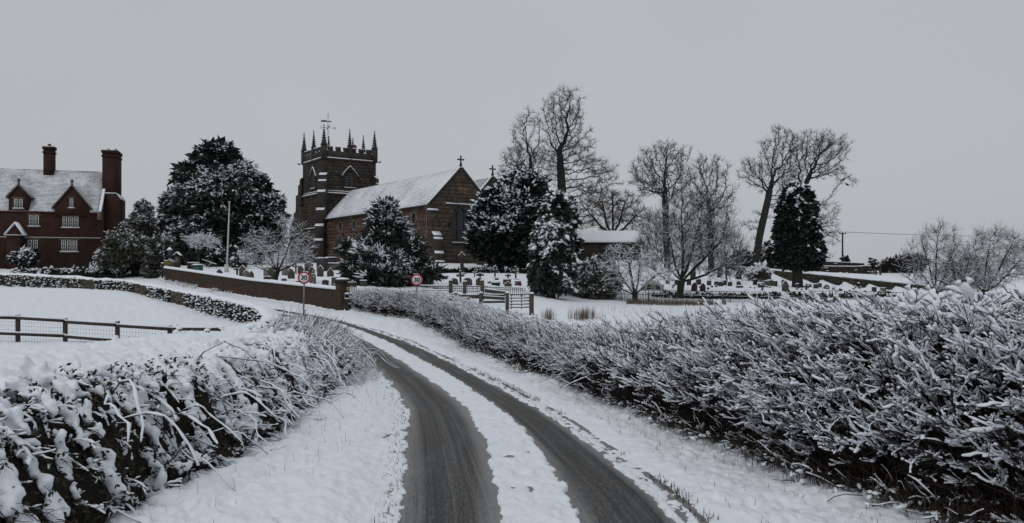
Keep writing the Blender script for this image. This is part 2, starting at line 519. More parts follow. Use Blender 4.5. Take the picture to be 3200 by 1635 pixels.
class TPS:
    def __init__(self, P, reg=1e-4):
        P = np.array(P, float); self.X = P[:, :2] / 40.0
        n = len(P); K = self._k(self.X, self.X) + reg * np.eye(n)
        A = np.zeros((n + 3, n + 3)); A[:n, :n] = K; Q = np.c_[np.ones(n), self.X]
        A[:n, n:] = Q; A[n:, :n] = Q.T
        self.w = np.linalg.solve(A, np.r_[P[:, 2], 0, 0, 0])
    @staticmethod
    def _k(a, b):
        r2 = ((a[:, None] - b[None]) ** 2).sum(-1)
        return 0.5 * r2 * np.log(r2 + 1e-12)
    def __call__(self, x, y):
        sh = np.shape(x); p = np.c_[np.ravel(x), np.ravel(y)] / 40.0
        out = np.empty(len(p)); n = len(self.X)
        for s in range(0, len(p), 60000):
            q = p[s:s + 60000]
            out[s:s + 60000] = self._k(q, self.X) @ self.w[:n] + np.c_[np.ones(len(q)), q] @ self.w[n:]
        return out.reshape(sh)

_common = [(x, y, float(zroad(y))) for y in (-30, 0, 7, 14, 22, 30) for x in (-6, 0, 7, 16)] + [
    (0, 38, -0.35), (8, 38, -0.3), (20, 38, -0.25), (40, 20, 0.2), (60, 40, 0.3), (-5, 44, -0.25), (2, 45, -0.35), (12, 45, -0.35), (25, 46, -0.1),
    (8, 60, -0.45), (16, 61, -0.5), (30, 60, -0.1), (45, 60, 0.3), (26, 66, -0.2), (36, 72, 0.05), (40.5, 83.5, 0.0), (60, 80, 0.4), (60, 100, 1.6), (33, 92.8, 0.8), 
    (80, 150, 2.2), (130, 120, 1.6), (120, 220, 3.0), (40, 200, 3.2), (-40, 220, 3.6), (-160, 220, 3.6), (-160, 120, 3.2), (-90, 95, 2.7)]
_church = [(-9, 88, 2.95), (-4, 96, 3.0), (-27, 113, 3.2), (2, 100, 2.85), (-20, 90, 2.75), (-32, 104, 3.2), (-45, 92, 2.65), (-60, 92, 2.6), (10, 120, 3.2), (-30, 130, 3.4)]
_high = [(-8.8, 49, 0.75), (-16, 56.5, 1.15), (-22, 63.5, 1.6), (-29.5, 73, 2.3), (-38, 80, 2.4), (-20, 76, 2.0), (-12, 66, 1.5), (-4.2, 58, 1.05), (-6, 75, 1.8), (2, 75, 1.7), (-4, 53, 0.45),
         (1.5, 57, 0.1), (4, 66, 0.6), (6, 62, -0.2), (10, 70, 0.5), (14, 72, 0.45), (15, 80, 1.0), (9, 84, 1.7), (20, 84, 1.15), (26.5, 98, 1.6), (25, 90, 1.1), (24, 75, 0.5), (21, 96, 2.2), (15, 67, -0.1), (30, 78, 0.4)]
_low = [(-13, 47, -0.2), (-15, 47, -0.15), (-20.5, 54, 0.15), (-28, 62, 0.6), (-36, 70, 1.25), (-10.4, 46.3, -0.22), (-17, 54.2, 0.2), (-31.5, 70.5, 1.3), (-45, 78, 1.9), (-7, 47, -0.2)]
Z_HIGH = TPS(_common + _church + _high)
Z_LOW = TPS(_common + _church + _low + [(-4, 53, 0.45), (-6, 75, 1.8), (2, 75, 1.7), (15, 80, 1.0), (6, 62, -0.2)])
Z_BACK = TPS([(27, 101, 2.7), (34.1, 95, 1.8), (41.5, 86, 0.85), (45, 81, 0.2), (46, 95, 1.4), (36, 97, 1.9), (31, 105, 2.65), (45, 110, 1.9), (60, 100, 1.6), (60, 80, 0.4), (80, 150, 2.2), (24, 110, 3.0), (20, 130, 3.3), (40, 200, 3.2)])
def ret_y(x): return np.interp(x, [20, 27.0, 34.1, 41.5, 44.8, 60], [107, 100.7, 94.2, 85.2, 80.2, 60])
Z_FIELD = TPS([(-12.6, 42, -0.95), (-19.2, 50, -0.42), (-28.8, 60, 0.62), (-40.6, 66, 0.8), (-15, 28, -0.62), (-10, 20, -0.5), (-30, 29, -0.45), (-30, 45, 0.05), (-8, 10, -0.15),
               (-18, 10, -0.3), (-45, 45, 0.4), (-60, 60, 0.9), (-60, 20, 0.0), (-8, -10, 0.1), (-40, -20, 0.0)])

def H0(x, y):
    """The ground, smooth."""
    x = np.asarray(x, float); y = np.asarray(y, float)
    sdist = (x - BW0[0]) * BWN[0] + (y - BW0[1]) * BWN[1]
    along = (x - BW0[0]) * BWD[0] + (y - BW0[1]) * BWD[1]
    hi = sstep(-0.05, 0.25, sdist) * sstep(-2.5, -0.3, along) + (1 - sstep(-2.5, -0.3, along)) * sstep(-6, 6, sdist)
    z = Z_LOW(x, y) * (1 - hi) + Z_HIGH(x, y) * hi
    bk = sstep(0.0, 0.35, y - ret_y(x)) * sstep(24.5, 27.5, x) * (1 - sstep(45, 52, x))
    z = z * (1 - bk) + Z_BACK(x, y) * bk
    d = np.abs(x - road_mid(y))
    near_road = (1 - sstep(2.2, 6.0, d)) * (1 - sstep(-0.3, 0.0, sdist)) * (1 - sstep(75, 85, y))
    z = z * (1 - near_road) + zroad(y) * near_road
    # left: over the bank, or over the rubble wall, down to the field
    left = np.where(y < 40, bank_x(y) - 1.2, wall_x(y))
    wid = np.where(y < 38, 4.5, 0.35)
    f = sstep(0, 1, (left - x) / wid) * (1 - sstep(70, 80, y + 0.25 * (x + 40)))
    z = z * (1 - f) + Z_FIELD(x, y) * f
    w = bank_x(y) - x
    b = bank_h(y) * (0.0 + 0.78 * sstep(-0.05, 0.75, w) + 0.22 * sstep(0.7, 1.8, w)) * (1 - sstep(2.4, 7.0, w)) * (1 - sstep(42, 46, y))
    z = z + b
    r = np.hypot(x, y)
    z = np.clip(z, -1.5, 6.0)
    k = sstep(220, 420, r)
    return z * (1 - k) + 3.4 * k

_fr = np.random.default_rng(31)
FOOT = []
for y_ in np.arange(5.5, 26, 0.31):
    t_ = tracks(y_)
    for k_ in range(_fr.integers(0, 3)):
        FOOT.append((_fr.uniform(t_[1] + 0.12, t_[2] - 0.1), y_ + _fr.uniform(-0.15, 0.15), _fr.uniform(0.05, 0.075), _fr.uniform(0.09, 0.15), _fr.uniform(0.010, 0.022)))
for k_ in range(46):                                    # a line of prints over the left verge
    s_ = k_ / 46
    FOOT.append((-2.75 + 1.15 * s_ + 0.05 * math.sin(9 * s_), 6.2 + 4.2 * s_, 0.05, 0.08, 0.035 if k_ % 2 else 0.02))
for k_ in range(60):
    FOOT.append((_fr.uniform(0.9, 2.6), _fr.uniform(6, 16), 0.05, 0.07, 0.02))

def H(x, y):
    """The snow surface with its unevenness, worn through along the wheel tracks."""
    x = np.asarray(x, float); y = np.asarray(y, float)
    z = H0(x, y)
    r = np.hypot(x, y)
    t = tracks(y)
    wob = 0.07 * fbm(x * 1.3, y * 0.9, 3, 3) + 0.045 * vnoise(x * 9, y * 6, 5) + 0.05 * vnoise(x * 27, y * 12, 6) + 0.05 * vnoise(x * 16, y * 5, 7)
    eL = np.minimum(x - t[0], t[1] - x) + wob
    eR = np.minimum(x - t[2], t[3] - x) + wob
    e = np.maximum(eL, eR)
    d_r = x - t[3]; d_l = t[0] - x
    cover = 0.032 + 0.024 * fbm(x * 3, y * 2, 8, 3) + 0.03 * vnoise(x * 11, y * 9, 9) + 0.02 * vnoise(x * 29, y * 21, 10)
    out = np.maximum(d_r, d_l)
    rag = np.where(d_r > 0, sstep(0.03, 0.06, d_r) * (1 - sstep(0.22, 0.4, d_r + 0.1 * vnoise(x * 2, y * 2, 12))), sstep(0.0, 0.03, d_l) * (1 - sstep(0.16, 0.32, d_l + 0.1 * vnoise(x * 2, y * 2, 13))))
    line = np.exp(-((d_r - 0.24 - 0.05 * vnoise(x * 1.5, y * 1.2, 31)) / 0.03) ** 2) * sstep(-0.05, 0.3, vnoise(x * 2.3, y * 1.9, 33) + 0.5 * vnoise(x * 9, y * 11, 35) + 0.1)
    thin = 0.010 + 0.022 * vnoise(x * 17, y * 9, 21) + 0.03 * vnoise(x * 41, y * 31, 22) - np.where(d_r > 0, 0.05 * line, -0.004)
    cover = cover * (1 - rag) + thin * rag
    cover = cover + 0.05 * sstep(0.25, 0.6, out)
    near = (1 - sstep(40, 60, y)) * (y > -10)
    inside = sstep(-0.035, 0.03, e)
    sn = cover * (1 - inside) - 0.06 * inside
    z = z + np.where((out < 8), sn, 0.08) * near + 0.08 * (1 - near)
    # drifts and grain of the snow
    onroad = 1 - sstep(0.3, 1.2, out)
    z = z + (1 - onroad) * (0.10 * fbm(x * 0.5, y * 0.5, 40, 3) + 0.04 * fbm(x * 2.6, y * 2.6, 44, 3) + 0.055 * vnoise(x * 6, y * 6, 46) + 0.034 * vnoise(x * 15, y * 15, 47)) * np.where(r < 60, 1, 0.5)
    return z

# ---- one sheet of snow to the horizon, finer towards the middle of the view
ang = np.concatenate([np.linspace(-180, -60, 24, endpoint=False), np.linspace(-60, -34, 40, endpoint=False), np.linspace(-34, 34, 520, endpoint=False), np.linspace(34, 60, 40, endpoint=False), np.linspace(60, 180, 25)])
rad = np.concatenate([[0.05, 0.8, 1.6, 2.4, 3.2], np.geomspace(4.0, 26, 350, endpoint=False), np.geomspace(26, 130, 120), np.geomspace(135, 4000, 36)])
A_, R_ = np.meshgrid(np.radians(ang), rad)
X_, Y_ = R_ * np.sin(A_), R_ * np.cos(A_)
Z_ = H(X_, Y_)
for fx, fy, sx, sy, dp in FOOT:
    m_ = (np.abs(X_ - fx) < 0.4) & (np.abs(Y_ - fy) < 0.5)
    Z_[m_] -= dp * np.exp(-((X_[m_] - fx) / sx) ** 2 - ((Y_[m_] - fy) / sy) ** 2)
nr, na = X_.shape
ii, jj = np.meshgrid(np.arange(nr - 1), np.arange(na - 1), indexing='ij')
q = ii * na + jj
gm = MB().add(np.stack([X_, Y_, Z_], -1).reshape(-1, 3), np.stack([q, q + 1, q + na + 1, q + na], -1).reshape(-1, 4)[:, ::-1])
ground = tag(gm.build('ground', SNOW, smooth=True), kind='structure')
del X_, Y_, Z_, A_, R_

# ---- the lane under the snow
ys = np.concatenate([np.linspace(-12, 4, 30, endpoint=False), np.linspace(4, 48, 240, endpoint=False), np.linspace(48, 72, 30)])
V, UVs, EC = [], [], []
arc = 0.0; prev = None
for y_ in ys:
    t_ = tracks(y_); xs = np.linspace(t_[0] - 0.55, t_[3] + 0.55, 41)
    mid = np.array([road_mid(y_), y_])
    if prev is not None: arc += float(np.linalg.norm(mid - prev))
    prev = mid
    for k_, x_ in enumerate(xs):
        V.append((x_, y_, float(zroad(y_)) + 0.004)); UVs.append(((k_ / 40 - 0.5) * 3.3, arc)); e_ = max(min(x_ - t_[0], t_[1] - x_), min(x_ - t_[2], t_[3] - x_)); EC.append([float(1 - sstep(-0.02, 0.22 if x_ < t_[1] else 0.10, e_))] * 3)
n_ = 41; F = [(i * n_ + j, i * n_ + j + 1, (i + 1) * n_ + j + 1, (i + 1) * n_ + j) for i in range(len(ys) - 1) for j in range(n_ - 1)]
road = tag(MB().add(V, np.array(F), np.array(EC)).build('road', MAT['asphalt'], smooth=True, col=True), kind='structure')
def set_uv(o, uvs):
    me = o.data; l = me.uv_layers.new(name='UVMap')
    idx = np.empty(len(me.loops), np.int32); me.loops.foreach_get('vertex_index', idx)
    l.data.foreach_set('uv', np.asarray(uvs, np.float32)[idx].ravel())
set_uv(road, UVs)

def on_ground(u, v, y0=20.0, y1=140.0):
    """Where the sight line through a photo pixel meets the ground."""
    ysamp = np.arange(y0, y1, 0.25)
    xs = (u - CU) / FPX * ysamp; zs = EYE - (v - CV) * ysamp / FPX
    g = H0(xs, ysamp)
    below = np.nonzero(zs < g + 0.06)[0]
    k = below[0] if len(below) else len(ysamp) - 1
    return float(xs[k]), float(ysamp[k]), float(g[k] + 0.06)
def gz(x, y):
    return float(H0(np.array([x]), np.array([y]))[0]) + 0.06

def snow_sheet(o_name, quad, parent, mat, nu=2, nv=2, thick=0.08, uvs=1.0):
    """A slab of lying snow over a sloping quad (four corners, counter-clockwise seen from above)."""
    a, b, c, d = [np.array(p, float) for p in quad]
    V, UV = [], []
    lu, lv = np.linalg.norm(b - a), np.linalg.norm(d - a)
    nm = nrm(np.cross(b - a, d - a))
    for j in range(nv + 1):
        for i in range(nu + 1):
            s, t = i / nu, j / nv
            p = (a * (1 - s) + b * s) * (1 - t) + (d * (1 - s) + c * s) * t
            edge = 0.0 if (i in (0, nu) or j in (0, nv)) else 1.0
            V.append(p + nm * thick * (0.75 + 0.25 * edge) + nm * 0.02 * float(vnoise(s * lu * 1.3, t * lv * 1.3, 9)) * edge)
            UV.append((s * lu, t * lv))
    n = nu + 1
    F = [(j * n + i, j * n + i + 1, (j + 1) * n + i + 1, (j + 1) * n + i) for j in range(nv) for i in range(nu)]
    top = len(V)
    for p, q_ in zip((a, b, c, d), ((0, 0), (lu, 0), (lu, lv), (0, lv))):
        V.append(p); UV.append(q_)
    F2 = [tuple([top, top + 1] + [i for i in range(nu, -1, -1)]), tuple([top + 1, top + 2] + [j * n + nu for j in range(nv, -1, -1)]),
          tuple([top + 2, top + 3] + [nv * n + i for i in range(0, nu + 1)]), tuple([top + 3, top] + [j * n for j in range(0, nv + 1)]), (top + 3, top + 2, top + 1, top)]
    o = MB().add(V, F + F2).build(o_name, mat, parent)
    set_uv(o, np.array(UV) * uvs)
    return o
# ------------------------------------------------------------------ shapes in a wall plane: s along, d depth (into the wall), z up
def arch(cx, hw, z0, zs, za, n=7, pointed=True):
    pts = [(cx - hw, z0), (cx + hw, z0), (cx + hw, zs)]
    for k in range(1, n):
        t = k / n
        pts.append((cx + hw * (1 - t), zs + (za - zs) * t ** 0.68) if pointed else (cx + hw * math.cos(t * math.pi / 2), zs + (za - zs) * math.sin(t * math.pi / 2)))
    pts.append((cx, za))
    for k in range(n - 1, 0, -1):
        t = k / n
        pts.append((cx - hw * (1 - t), zs + (za - zs) * t ** 0.68) if pointed else (cx - hw * math.cos(t * math.pi / 2), zs + (za - zs) * math.sin(t * math.pi / 2)))
    pts.append((cx - hw, zs))
    return pts
def circle(cx, cz, r, n=20, rz=None):
    return [(cx + r * math.cos(2 * math.pi * k / n), cz + (rz or r) * math.sin(2 * math.pi * k / n)) for k in range(n)]
def grow(poly, g, cx, cz):
    out = []
    n = len(poly)
    for i in range(n):
        p0, p1, p2 = np.array(poly[i - 1]), np.array(poly[i]), np.array(poly[(i + 1) % n])
        t = nrm(nrm(p1 - p0) + nrm(p2 - p1)); nn = np.array([t[1], -t[0]])
        out.append(tuple(p1 + nn * g))
    return out
def inside_poly(poly, x, z):
    c = False; n = len(poly)
    for i in range(n):
        (x1, z1), (x2, z2) = poly[i - 1], poly[i]
        if (z1 > z) != (z2 > z) and x < (x2 - x1) * (z - z1) / (z2 - z1) + x1: c = not c
    return c
class PB(MB):
    """MB whose points are (s, d, z) on a wall; fn maps them into the parent's space."""
    def __init__(self, fn): super().__init__(); self.fn = fn
    def mesh(self, *a, **k):
        self.V = [self.fn(v) for v in self.V]
        return super().mesh(*a, **k)
    def ring(self, inner, outer, d0, d1):
        n = len(inner)
        V = [(x, d0, z) for x, z in inner] + [(x, d0, z) for x, z in outer] + [(x, d1, z) for x, z in inner] + [(x, d1, z) for x, z in outer]
        F = []
        for i in range(n):
            j = (i + 1) % n
            F += [(i, j, n + j, n + i), (2 * n + j, 2 * n + i, 3 * n + i, 3 * n + j), (i, 2 * n + i, 2 * n + j, j), (n + i, n + j, 3 * n + j, 3 * n + i)]
        return self.add(V, F)
    def panel(self, poly, d):
        return self.add([(x, d, z) for x, z in poly], [tuple(range(len(poly)))])

def courses(rng, s0, s1, z0, z1, ch, lmin, lmax, left=None, right=None, skip=None):
    """Coursed blocks: yields corner lists [(s,z)*4]; left/right give the wall's edge at a height."""
    z = z0
    while z < z1 - 0.05:
        h = min(ch * rng.uniform(0.8, 1.2), z1 - z)
        def lim(zz): return (left(zz) if left else s0), (right(zz) if right else s1)
        (a0, b0), (a1, b1) = lim(z + 0.01), lim(z + h - 0.01)
        if max(b0 - a0, 0) > 0.3:
            s = a0 - rng.uniform(0, lmin * 0.6)
            while s < b0 - 0.12:
                e = s + rng.uniform(lmin, lmax)
                if b0 - e < lmin * 0.4: e = b0 + 1
                c = [(max(s, a0) + .006, z + .006), (min(e, b0) - .006, z + .006), (min(e, b1) - .006, z + h - .006), (max(s, a1) + .006, z + h - .006)]
                if c[2][0] - c[3][0] < 0.03: c = [c[0], c[1], ((c[0][0] + c[1][0]) / 2 + .01, c[2][1]), ((c[0][0] + c[1][0]) / 2 - .01, c[2][1])]
                if c[1][0] - c[0][0] > 0.1 and not (skip and skip((c[0][0] + c[1][0]) / 2, z + h / 2, c[0][0], c[1][0], z, z + h)):
                    yield c
                s = e
        z += h
def pick(rng, pal):
    p = pal[rng.integers(len(pal))]; k = rng.uniform(0.86, 1.14)
    return tuple(x * k for x in p)
def block(pb, c, d0, d1, col):
    V = [(s, d0, z) for s, z in c] + [(s, d1, z) for s, z in c]
    return pb.add(V, BOXF, col)

PAL_GABLE = [(0.066, 0.057, 0.046), (0.055, 0.048, 0.040), (0.075, 0.063, 0.05), (0.062, 0.049, 0.040), (0.05, 0.044, 0.038), (0.068, 0.052, 0.043), (0.06, 0.055, 0.044)]
PAL_SOUTH = [(0.105, 0.052, 0.042), (0.088, 0.042, 0.034), (0.125, 0.092, 0.072), (0.105, 0.075, 0.058), (0.07, 0.042, 0.034), (0.096, 0.06, 0.048)]
PAL_TOWER = [(0.046, 0.040, 0.034), (0.040, 0.034, 0.029), (0.056, 0.046, 0.036), (0.036, 0.032, 0.029), (0.05, 0.041, 0.035)]

# ------------------------------------------------------------------ the church
CH_Z = 2.95
church = empty('church', (-9.04, 89.0, CH_Z), math.radians(35.0), 'dark sandstone parish church with snowy nave roof and pinnacled tower', 'church')
LN, EAVE, RIDGE, W = 31.0, 6.75, 10.95, 8.0
rng = np.random.default_rng(11)
fE = lambda v: np.stack([v[:, 0], v[:, 1], v[:, 2]], 1)               # east gable: s = X, d = Y
fS = lambda v: np.stack([v[:, 1], v[:, 0], v[:, 2]], 1)               # south wall: s = Y, d = X
core = MB().prism([(0.24, -1.2), (W - 0.02, -1.2), (W - 0.02, EAVE - 0.1), (W / 2, RIDGE - 0.22), (0.24, EAVE - 0.1)], 0.24, LN)
core.build('wall', MAT['dark_stone'], church)
# east gable, stone by stone
win_e = arch(4.0, 1.3, 2.55, 5.0, 6.5)
gl = lambda z: 0.0 if z < EAVE else (z - EAVE) / (RIDGE - EAVE) * W / 2
gr = lambda z: W if z < EAVE else W - (z - EAVE) / (RIDGE - EAVE) * W / 2
def skip_e(cx, cz, a, b, z0, z1):
    return inside_poly(win_e, cx, cz) or inside_poly(win_e, a + .1, cz) and inside_poly(win_e, b - .1, cz)
n_st = 0
for c in courses(rng, 0, W, -0.5, RIDGE, 0.46, 0.55, 1.05, gl, gr, skip_e):
    pb = PB(fE); block(pb, c, -0.012 * rng.random(), 0.25, (0.14, 0.09, 0.055) if abs(c[0][0] - 4.0) < 0.45 and 8.2 < c[0][1] < 8.6 else pick(rng, PAL_GABLE))
    pb.build('stone', MAT['sandstone'], church, col=True); n_st += 1
# south wall: the nearest stones singly, the rest together
BAYS = [4.0, 8.25, 12.4, 16.5, 20.7, 25.3]
wins = [(circle(b, 5.35, 0.62), b, 5.35) for b in BAYS] + [(arch(b, 0.62, 1.6, 3.5, 4.15, pointed=False), b, 3.0) for b in BAYS]
def skip_s(cx, cz, a, b, z0, z1):
    for p, wx, wz in wins:
        if abs(wx - cx) < 1.4 and (inside_poly(p, cx, cz) or inside_poly(p, a + .12, cz) or inside_poly(p, b - .12, cz)): return True
    return False
rest = PB(fS)
for c in courses(rng, 0.0, LN, -0.5, EAVE - 0.05, 0.44, 0.6, 1.15, None, None, skip_s):
    col = pick(rng, PAL_SOUTH)
    if c[1][0] < 3.4 and n_st < 298:
        pb = PB(fS); block(pb, [(max(c[0][0], .27), c[0][1]), c[1], c[2], (max(c[3][0], .27), c[3][1])], -0.012 * rng.random(), 0.25, col)
        pb.build('stone', MAT['sandstone'], church, col=True); n_st += 1
    else:
        block(rest, [(max(c[0][0], .27), c[0][1]), c[1], c[2], (max(c[3][0], .27), c[3][1])], -0.012 * rng.random(), 0.25, col)
rest.build('stone', MAT['sandstone'], church, col=True, kind='stuff')

def window(fn, poly, grow_by, name='window', trim='pale_stone', proud=0.03, glassd=0.19, bars=(), hbars=()):
    cx = sum(p[0] for p in poly) / len(poly); cz = sum(p[1] for p in poly) / len(poly)
    pb = PB(fn); pb.ring(poly, grow(poly, grow_by, cx, cz), -proud, 0.24)
    w = pb.build(name, MAT[trim], church)
    pb = PB(fn); pb.panel(poly, glassd); pb.build('pane', MAT['leaded_glass'], w)
    zmin = min(p[1] for p in poly); zmax = max(p[1] for p in poly)
    if bars:
        for b in bars:
            top = max([z for z in np.linspace(zmin, zmax, 40) if inside_poly(poly, b, z)] or [zmax])
            pb = PB(fn); pb.box(b - .06, b + .06, 0.06, glassd - .004, zmin + .005, top); pb.build('mullion', MAT[trim], w)
    return w
w = window(fE, win_e, 0.16, trim='dark_stone', bars=(3.55, 4.45))
pb = PB(fE); pb.prism([(2.5, 2.30), (5.5, 2.30), (5.5, 2.48), (2.5, 2.48)], -0.14, 0.2); s_ = pb.build('sill', MAT['dark_stone'], church)
pb = PB(fE); pb.prism([(2.75, 2.483), (5.25, 2.483), (5.25, 2.54), (2.75, 2.54)], -0.12, 0.17); pb.build('snow', SNOW_FAR, s_)
for p, wx, wz in wins:
    window(fS, p, 0.19, bars=() if wz > 4 else (wx,))
# string course over the gable window with snow lying on it
pb = PB(fE); pb.prism([(1.9, 6.72), (6.5, 6.72), (6.5, 6.86), (1.9, 6.86)], -0.1, 0.1); s_ = pb.build('string_course', MAT['dark_stone'], church)
pb = PB(fE); pb.prism([(1.95, 6.865), (3.4, 6.865), (4.7, 6.865), (6.4, 6.865), (6.4, 6.90), (4.8, 6.96), (3.4, 6.94), (1.95, 6.98)], -0.1, 0.06); pb.build('snow', SNOW_FAR, s_)
# roofs
roof = MB().prism([(-0.28, EAVE - 0.16), (-0.22, EAVE - 0.28), (W / 2, RIDGE - 0.12), (W / 2, RIDGE + 0.02)], 0.1, LN + 0.2).build('roof', MAT['lead'], church)
snow_sheet('snow', [(-0.27, LN + 0.22, EAVE - 0.12), (-0.27, 0.12, EAVE - 0.12), (W / 2, 0.12, RIDGE + 0.04), (W / 2, LN + 0.22, RIDGE + 0.04)], roof, ROOF_SNOW, 24, 8, 0.05)
roofn = MB().prism([(W / 2, RIDGE + 0.02), (W / 2, RIDGE - 0.12), (W + .1, EAVE - 0.28), (W + .1, EAVE - 0.1)], 0.1, LN + 0.2).build('roof', MAT['lead'], church)
snow_sheet('snow', [(W / 2, LN + 0.22, RIDGE + 0.04), (W / 2, 0.12, RIDGE + 0.04), (W, 0.12, EAVE + 0.0), (W, LN + 0.22, EAVE + 0.0)], roofn, ROOF_SNOW, 12, 6, 0.05)
def coping(x0, z0, x1, z1, ya, yb):
    d = nrm(np.array([x1 - x0, z1 - z0])); n = np.array([-d[1], d[0]]) if -d[1] * 0 + d[0] > 0 else np.array([d[1], -d[0]])
    p = [(x0, z0), (x1, z1), tuple(np.array([x1, z1]) + n * .2), tuple(np.array([x0, z0]) + n * .2)]
    o = MB().prism(p, ya, yb).build('coping', MAT['dark_stone'], church)
    a, b = np.array([x0, z0]) + n * .203, np.array([x1, z1]) + n * .203
    MB().prism([tuple(a), tuple(b), tuple(b + n * .08), tuple(a + n * .08)], ya + .02, yb).build('snow', SNOW_FAR, o)
coping(-0.3, EAVE - .25, W / 2, RIDGE + .02, -0.06, 0.34)
coping(W / 2 + .01, RIDGE + .02, W, EAVE + .05, -0.06, 0.34)
o_ = MB().box(-0.42, 0.3, -0.1, 0.4, EAVE - 0.55, EAVE - 0.26).box(-0.42, 0.02, -0.1, 0.4, EAVE - 0.27, EAVE + 0.05).build('kneeler', MAT['dark_stone'], church)
MB().box(-0.42, 0.9, -0.14, 0.1, EAVE - 0.72, EAVE - 0.60).box(-0.4, 0.88, -0.13, 0.08, EAVE - 0.595, EAVE - 0.53).build('snow', SNOW_FAR, o_)
def gable_cross(x, y, z, s=1.0):
    m_ = MB()
    m_.prism([(x - .16 * s, z), (x + .16 * s, z), (x + .08 * s, z + .35 * s), (x - .08 * s, z + .35 * s)], y - .1, y + .1)
    m_.prism([(x - .07 * s, z + .3 * s), (x + .07 * s, z + .3 * s), (x + .06 * s, z + 1.15 * s), (x - .06 * s, z + 1.15 * s)], y - .07, y + .07)
    m_.prism([(x - .38 * s, z + .72 * s), (x + .38 * s, z + .72 * s), (x + .38 * s, z + .86 * s), (x - .38 * s, z + .86 * s)], y - .075, y + .075)
    for a, b in ((-.38, .79), (.38, .79), (0, 1.15)):
        V, F = scatter(ICO1, [(x + a * s, y, z + b * s)], [(.12 * s, .08 * s, .12 * s)]); m_.add(V, F)
    m_.build('gable_cross', MAT['dark_stone'], church)
gable_cross(W / 2, 0.15, RIDGE + 0.25)
# gutter and downpipe
g_ = MB(); g_.tube([(-0.36, 0.4, EAVE - 0.22), (-0.36, LN, EAVE - 0.22)], 0.07, 6); g_.build('gutter', MAT['iron'], church)
g_ = MB(); g_.tube([(-0.3, 0.75, EAVE - 0.25), (-0.1, 0.75, EAVE - 0.6), (-0.1, 0.75, 0.0)], 0.06, 6); g_.build('downpipe', MAT['zinc'], church)

def buttress(stages, width, place, mat='dark_stone', snow=True, pal=None):
    """stages: (top z, depth) from the top down; place maps (x across, y outwards, z)."""
    m_, sn = MB(), []
    prev = 0.0; z_prev = None
    for k, (zt, dp) in enumerate(stages):
        zb = stages[k + 1][0] if k + 1 < len(stages) else -1.0
        zs = zt - (dp - prev) * 0.9
        hw = width / 2 * (1 + 0.03 * k)
        V = [(-hw, 0, zb - .4), (hw, 0, zb - .4), (hw, dp, zb - .4 if k + 1 == len(stages) else zb - .0), (-hw, dp, zb - .4 if k + 1 == len(stages) else zb), (-hw, 0, zt), (hw, 0, zt), (hw, prev, zt), (-hw, prev, zt), (hw, dp, zs), (-hw, dp, zs)]
        F = [(0, 1, 5, 4), (4, 5, 6, 7), (7, 6, 8, 9), (9, 8, 2, 3), (0, 4, 7, 9, 3), (1, 2, 8, 6, 5), (0, 3, 2, 1)]
        m_.add(place(np.array(V, float)), F)
        if snow and dp - prev > 0.12:
            t = 0.09
            q_ = np.array([(-hw - .02, prev, zt + .02), (hw + .02, prev, zt + .02), (hw + .02, dp + .03, zs + .02), (-hw - .02, dp + .03, zs + .02)])
            Vs = np.vstack([q_, q_ + [0, 0, t]])
            sn.append(MB().add(place(Vs), BOXF))
        prev = dp
    b = m_.build('buttress', MAT[mat], church)
    for q_ in sn: q_.build('snow', SNOW_FAR, b)
buttress([(3.6, 0.45), (2.95, 0.65), (1.4, 0.9), (0.35, 1.05)], 1.0, lambda v: np.stack([0.62 + v[:, 0], -v[:, 1], v[:, 2]], 1))
buttress([(3.0, 0.45), (1.4, 0.8), (0.35, 0.95)], 0.8, lambda v: np.stack([-v[:, 1], 2.05 + v[:, 0], v[:, 2]], 1))
pl = MB().box(-0.12, -0.02, 1.1, LN - .1, -1, 0.45); p_ = pl.build('plinth', MAT['dark_stone'], church)
MB().box(-0.12, -0.02, 2.6, LN - .1, 0.453, 0.52).build('snow', SNOW_FAR, p_)
# north aisle with its own gable behind
AX, AY, AR, AE = 11.25, 4.35, 10.85, 7.4
MB().prism([(8.0, -1), (14.5, -1), (14.5, AE), (AX, AR - .1), (8.0, AE)], AY + .26, LN - 4).build('wall', MAT['dark_stone'], church)
rest = PB(fE)
al = lambda z: 8.02 if z < AE else 8.02 + (z - AE) / (AR - AE) * (AX - 8.02)
ar = lambda z: 14.5 if z < AE else 14.5 - (z - AE) / (AR - AE) * (14.5 - AX)
for c in courses(rng, 8, 14.5, 3.5, AR, 0.46, 0.55, 1.05, al, ar): block(rest, c, AY, AY + .27, pick(rng, PAL_GABLE))
rest.build('stone', MAT['sandstone'], church, col=True, kind='stuff')
ro = MB().prism([(8.0, AE - .05), (8.05, AE - .15), (AX, AR - .12), (AX, AR)], AY + .2, LN - 4).build('roof', MAT['lead'], church)
snow_sheet('snow', [(8.0, LN - 4, AE), (8.0, AY + .22, AE), (AX, AY + .22, AR + .03), (AX, LN - 4, AR + .03)], ro, ROOF_THIN, 12, 6, 0.05)
coping(8.02, AE - .02, AX, AR, AY - .06, AY + .32)
coping(AX + .01, AR, 14.6, AE - .1, AY - .06, AY + .32)
gable_cross(AX, AY + .15, AR + .22, 1.05)

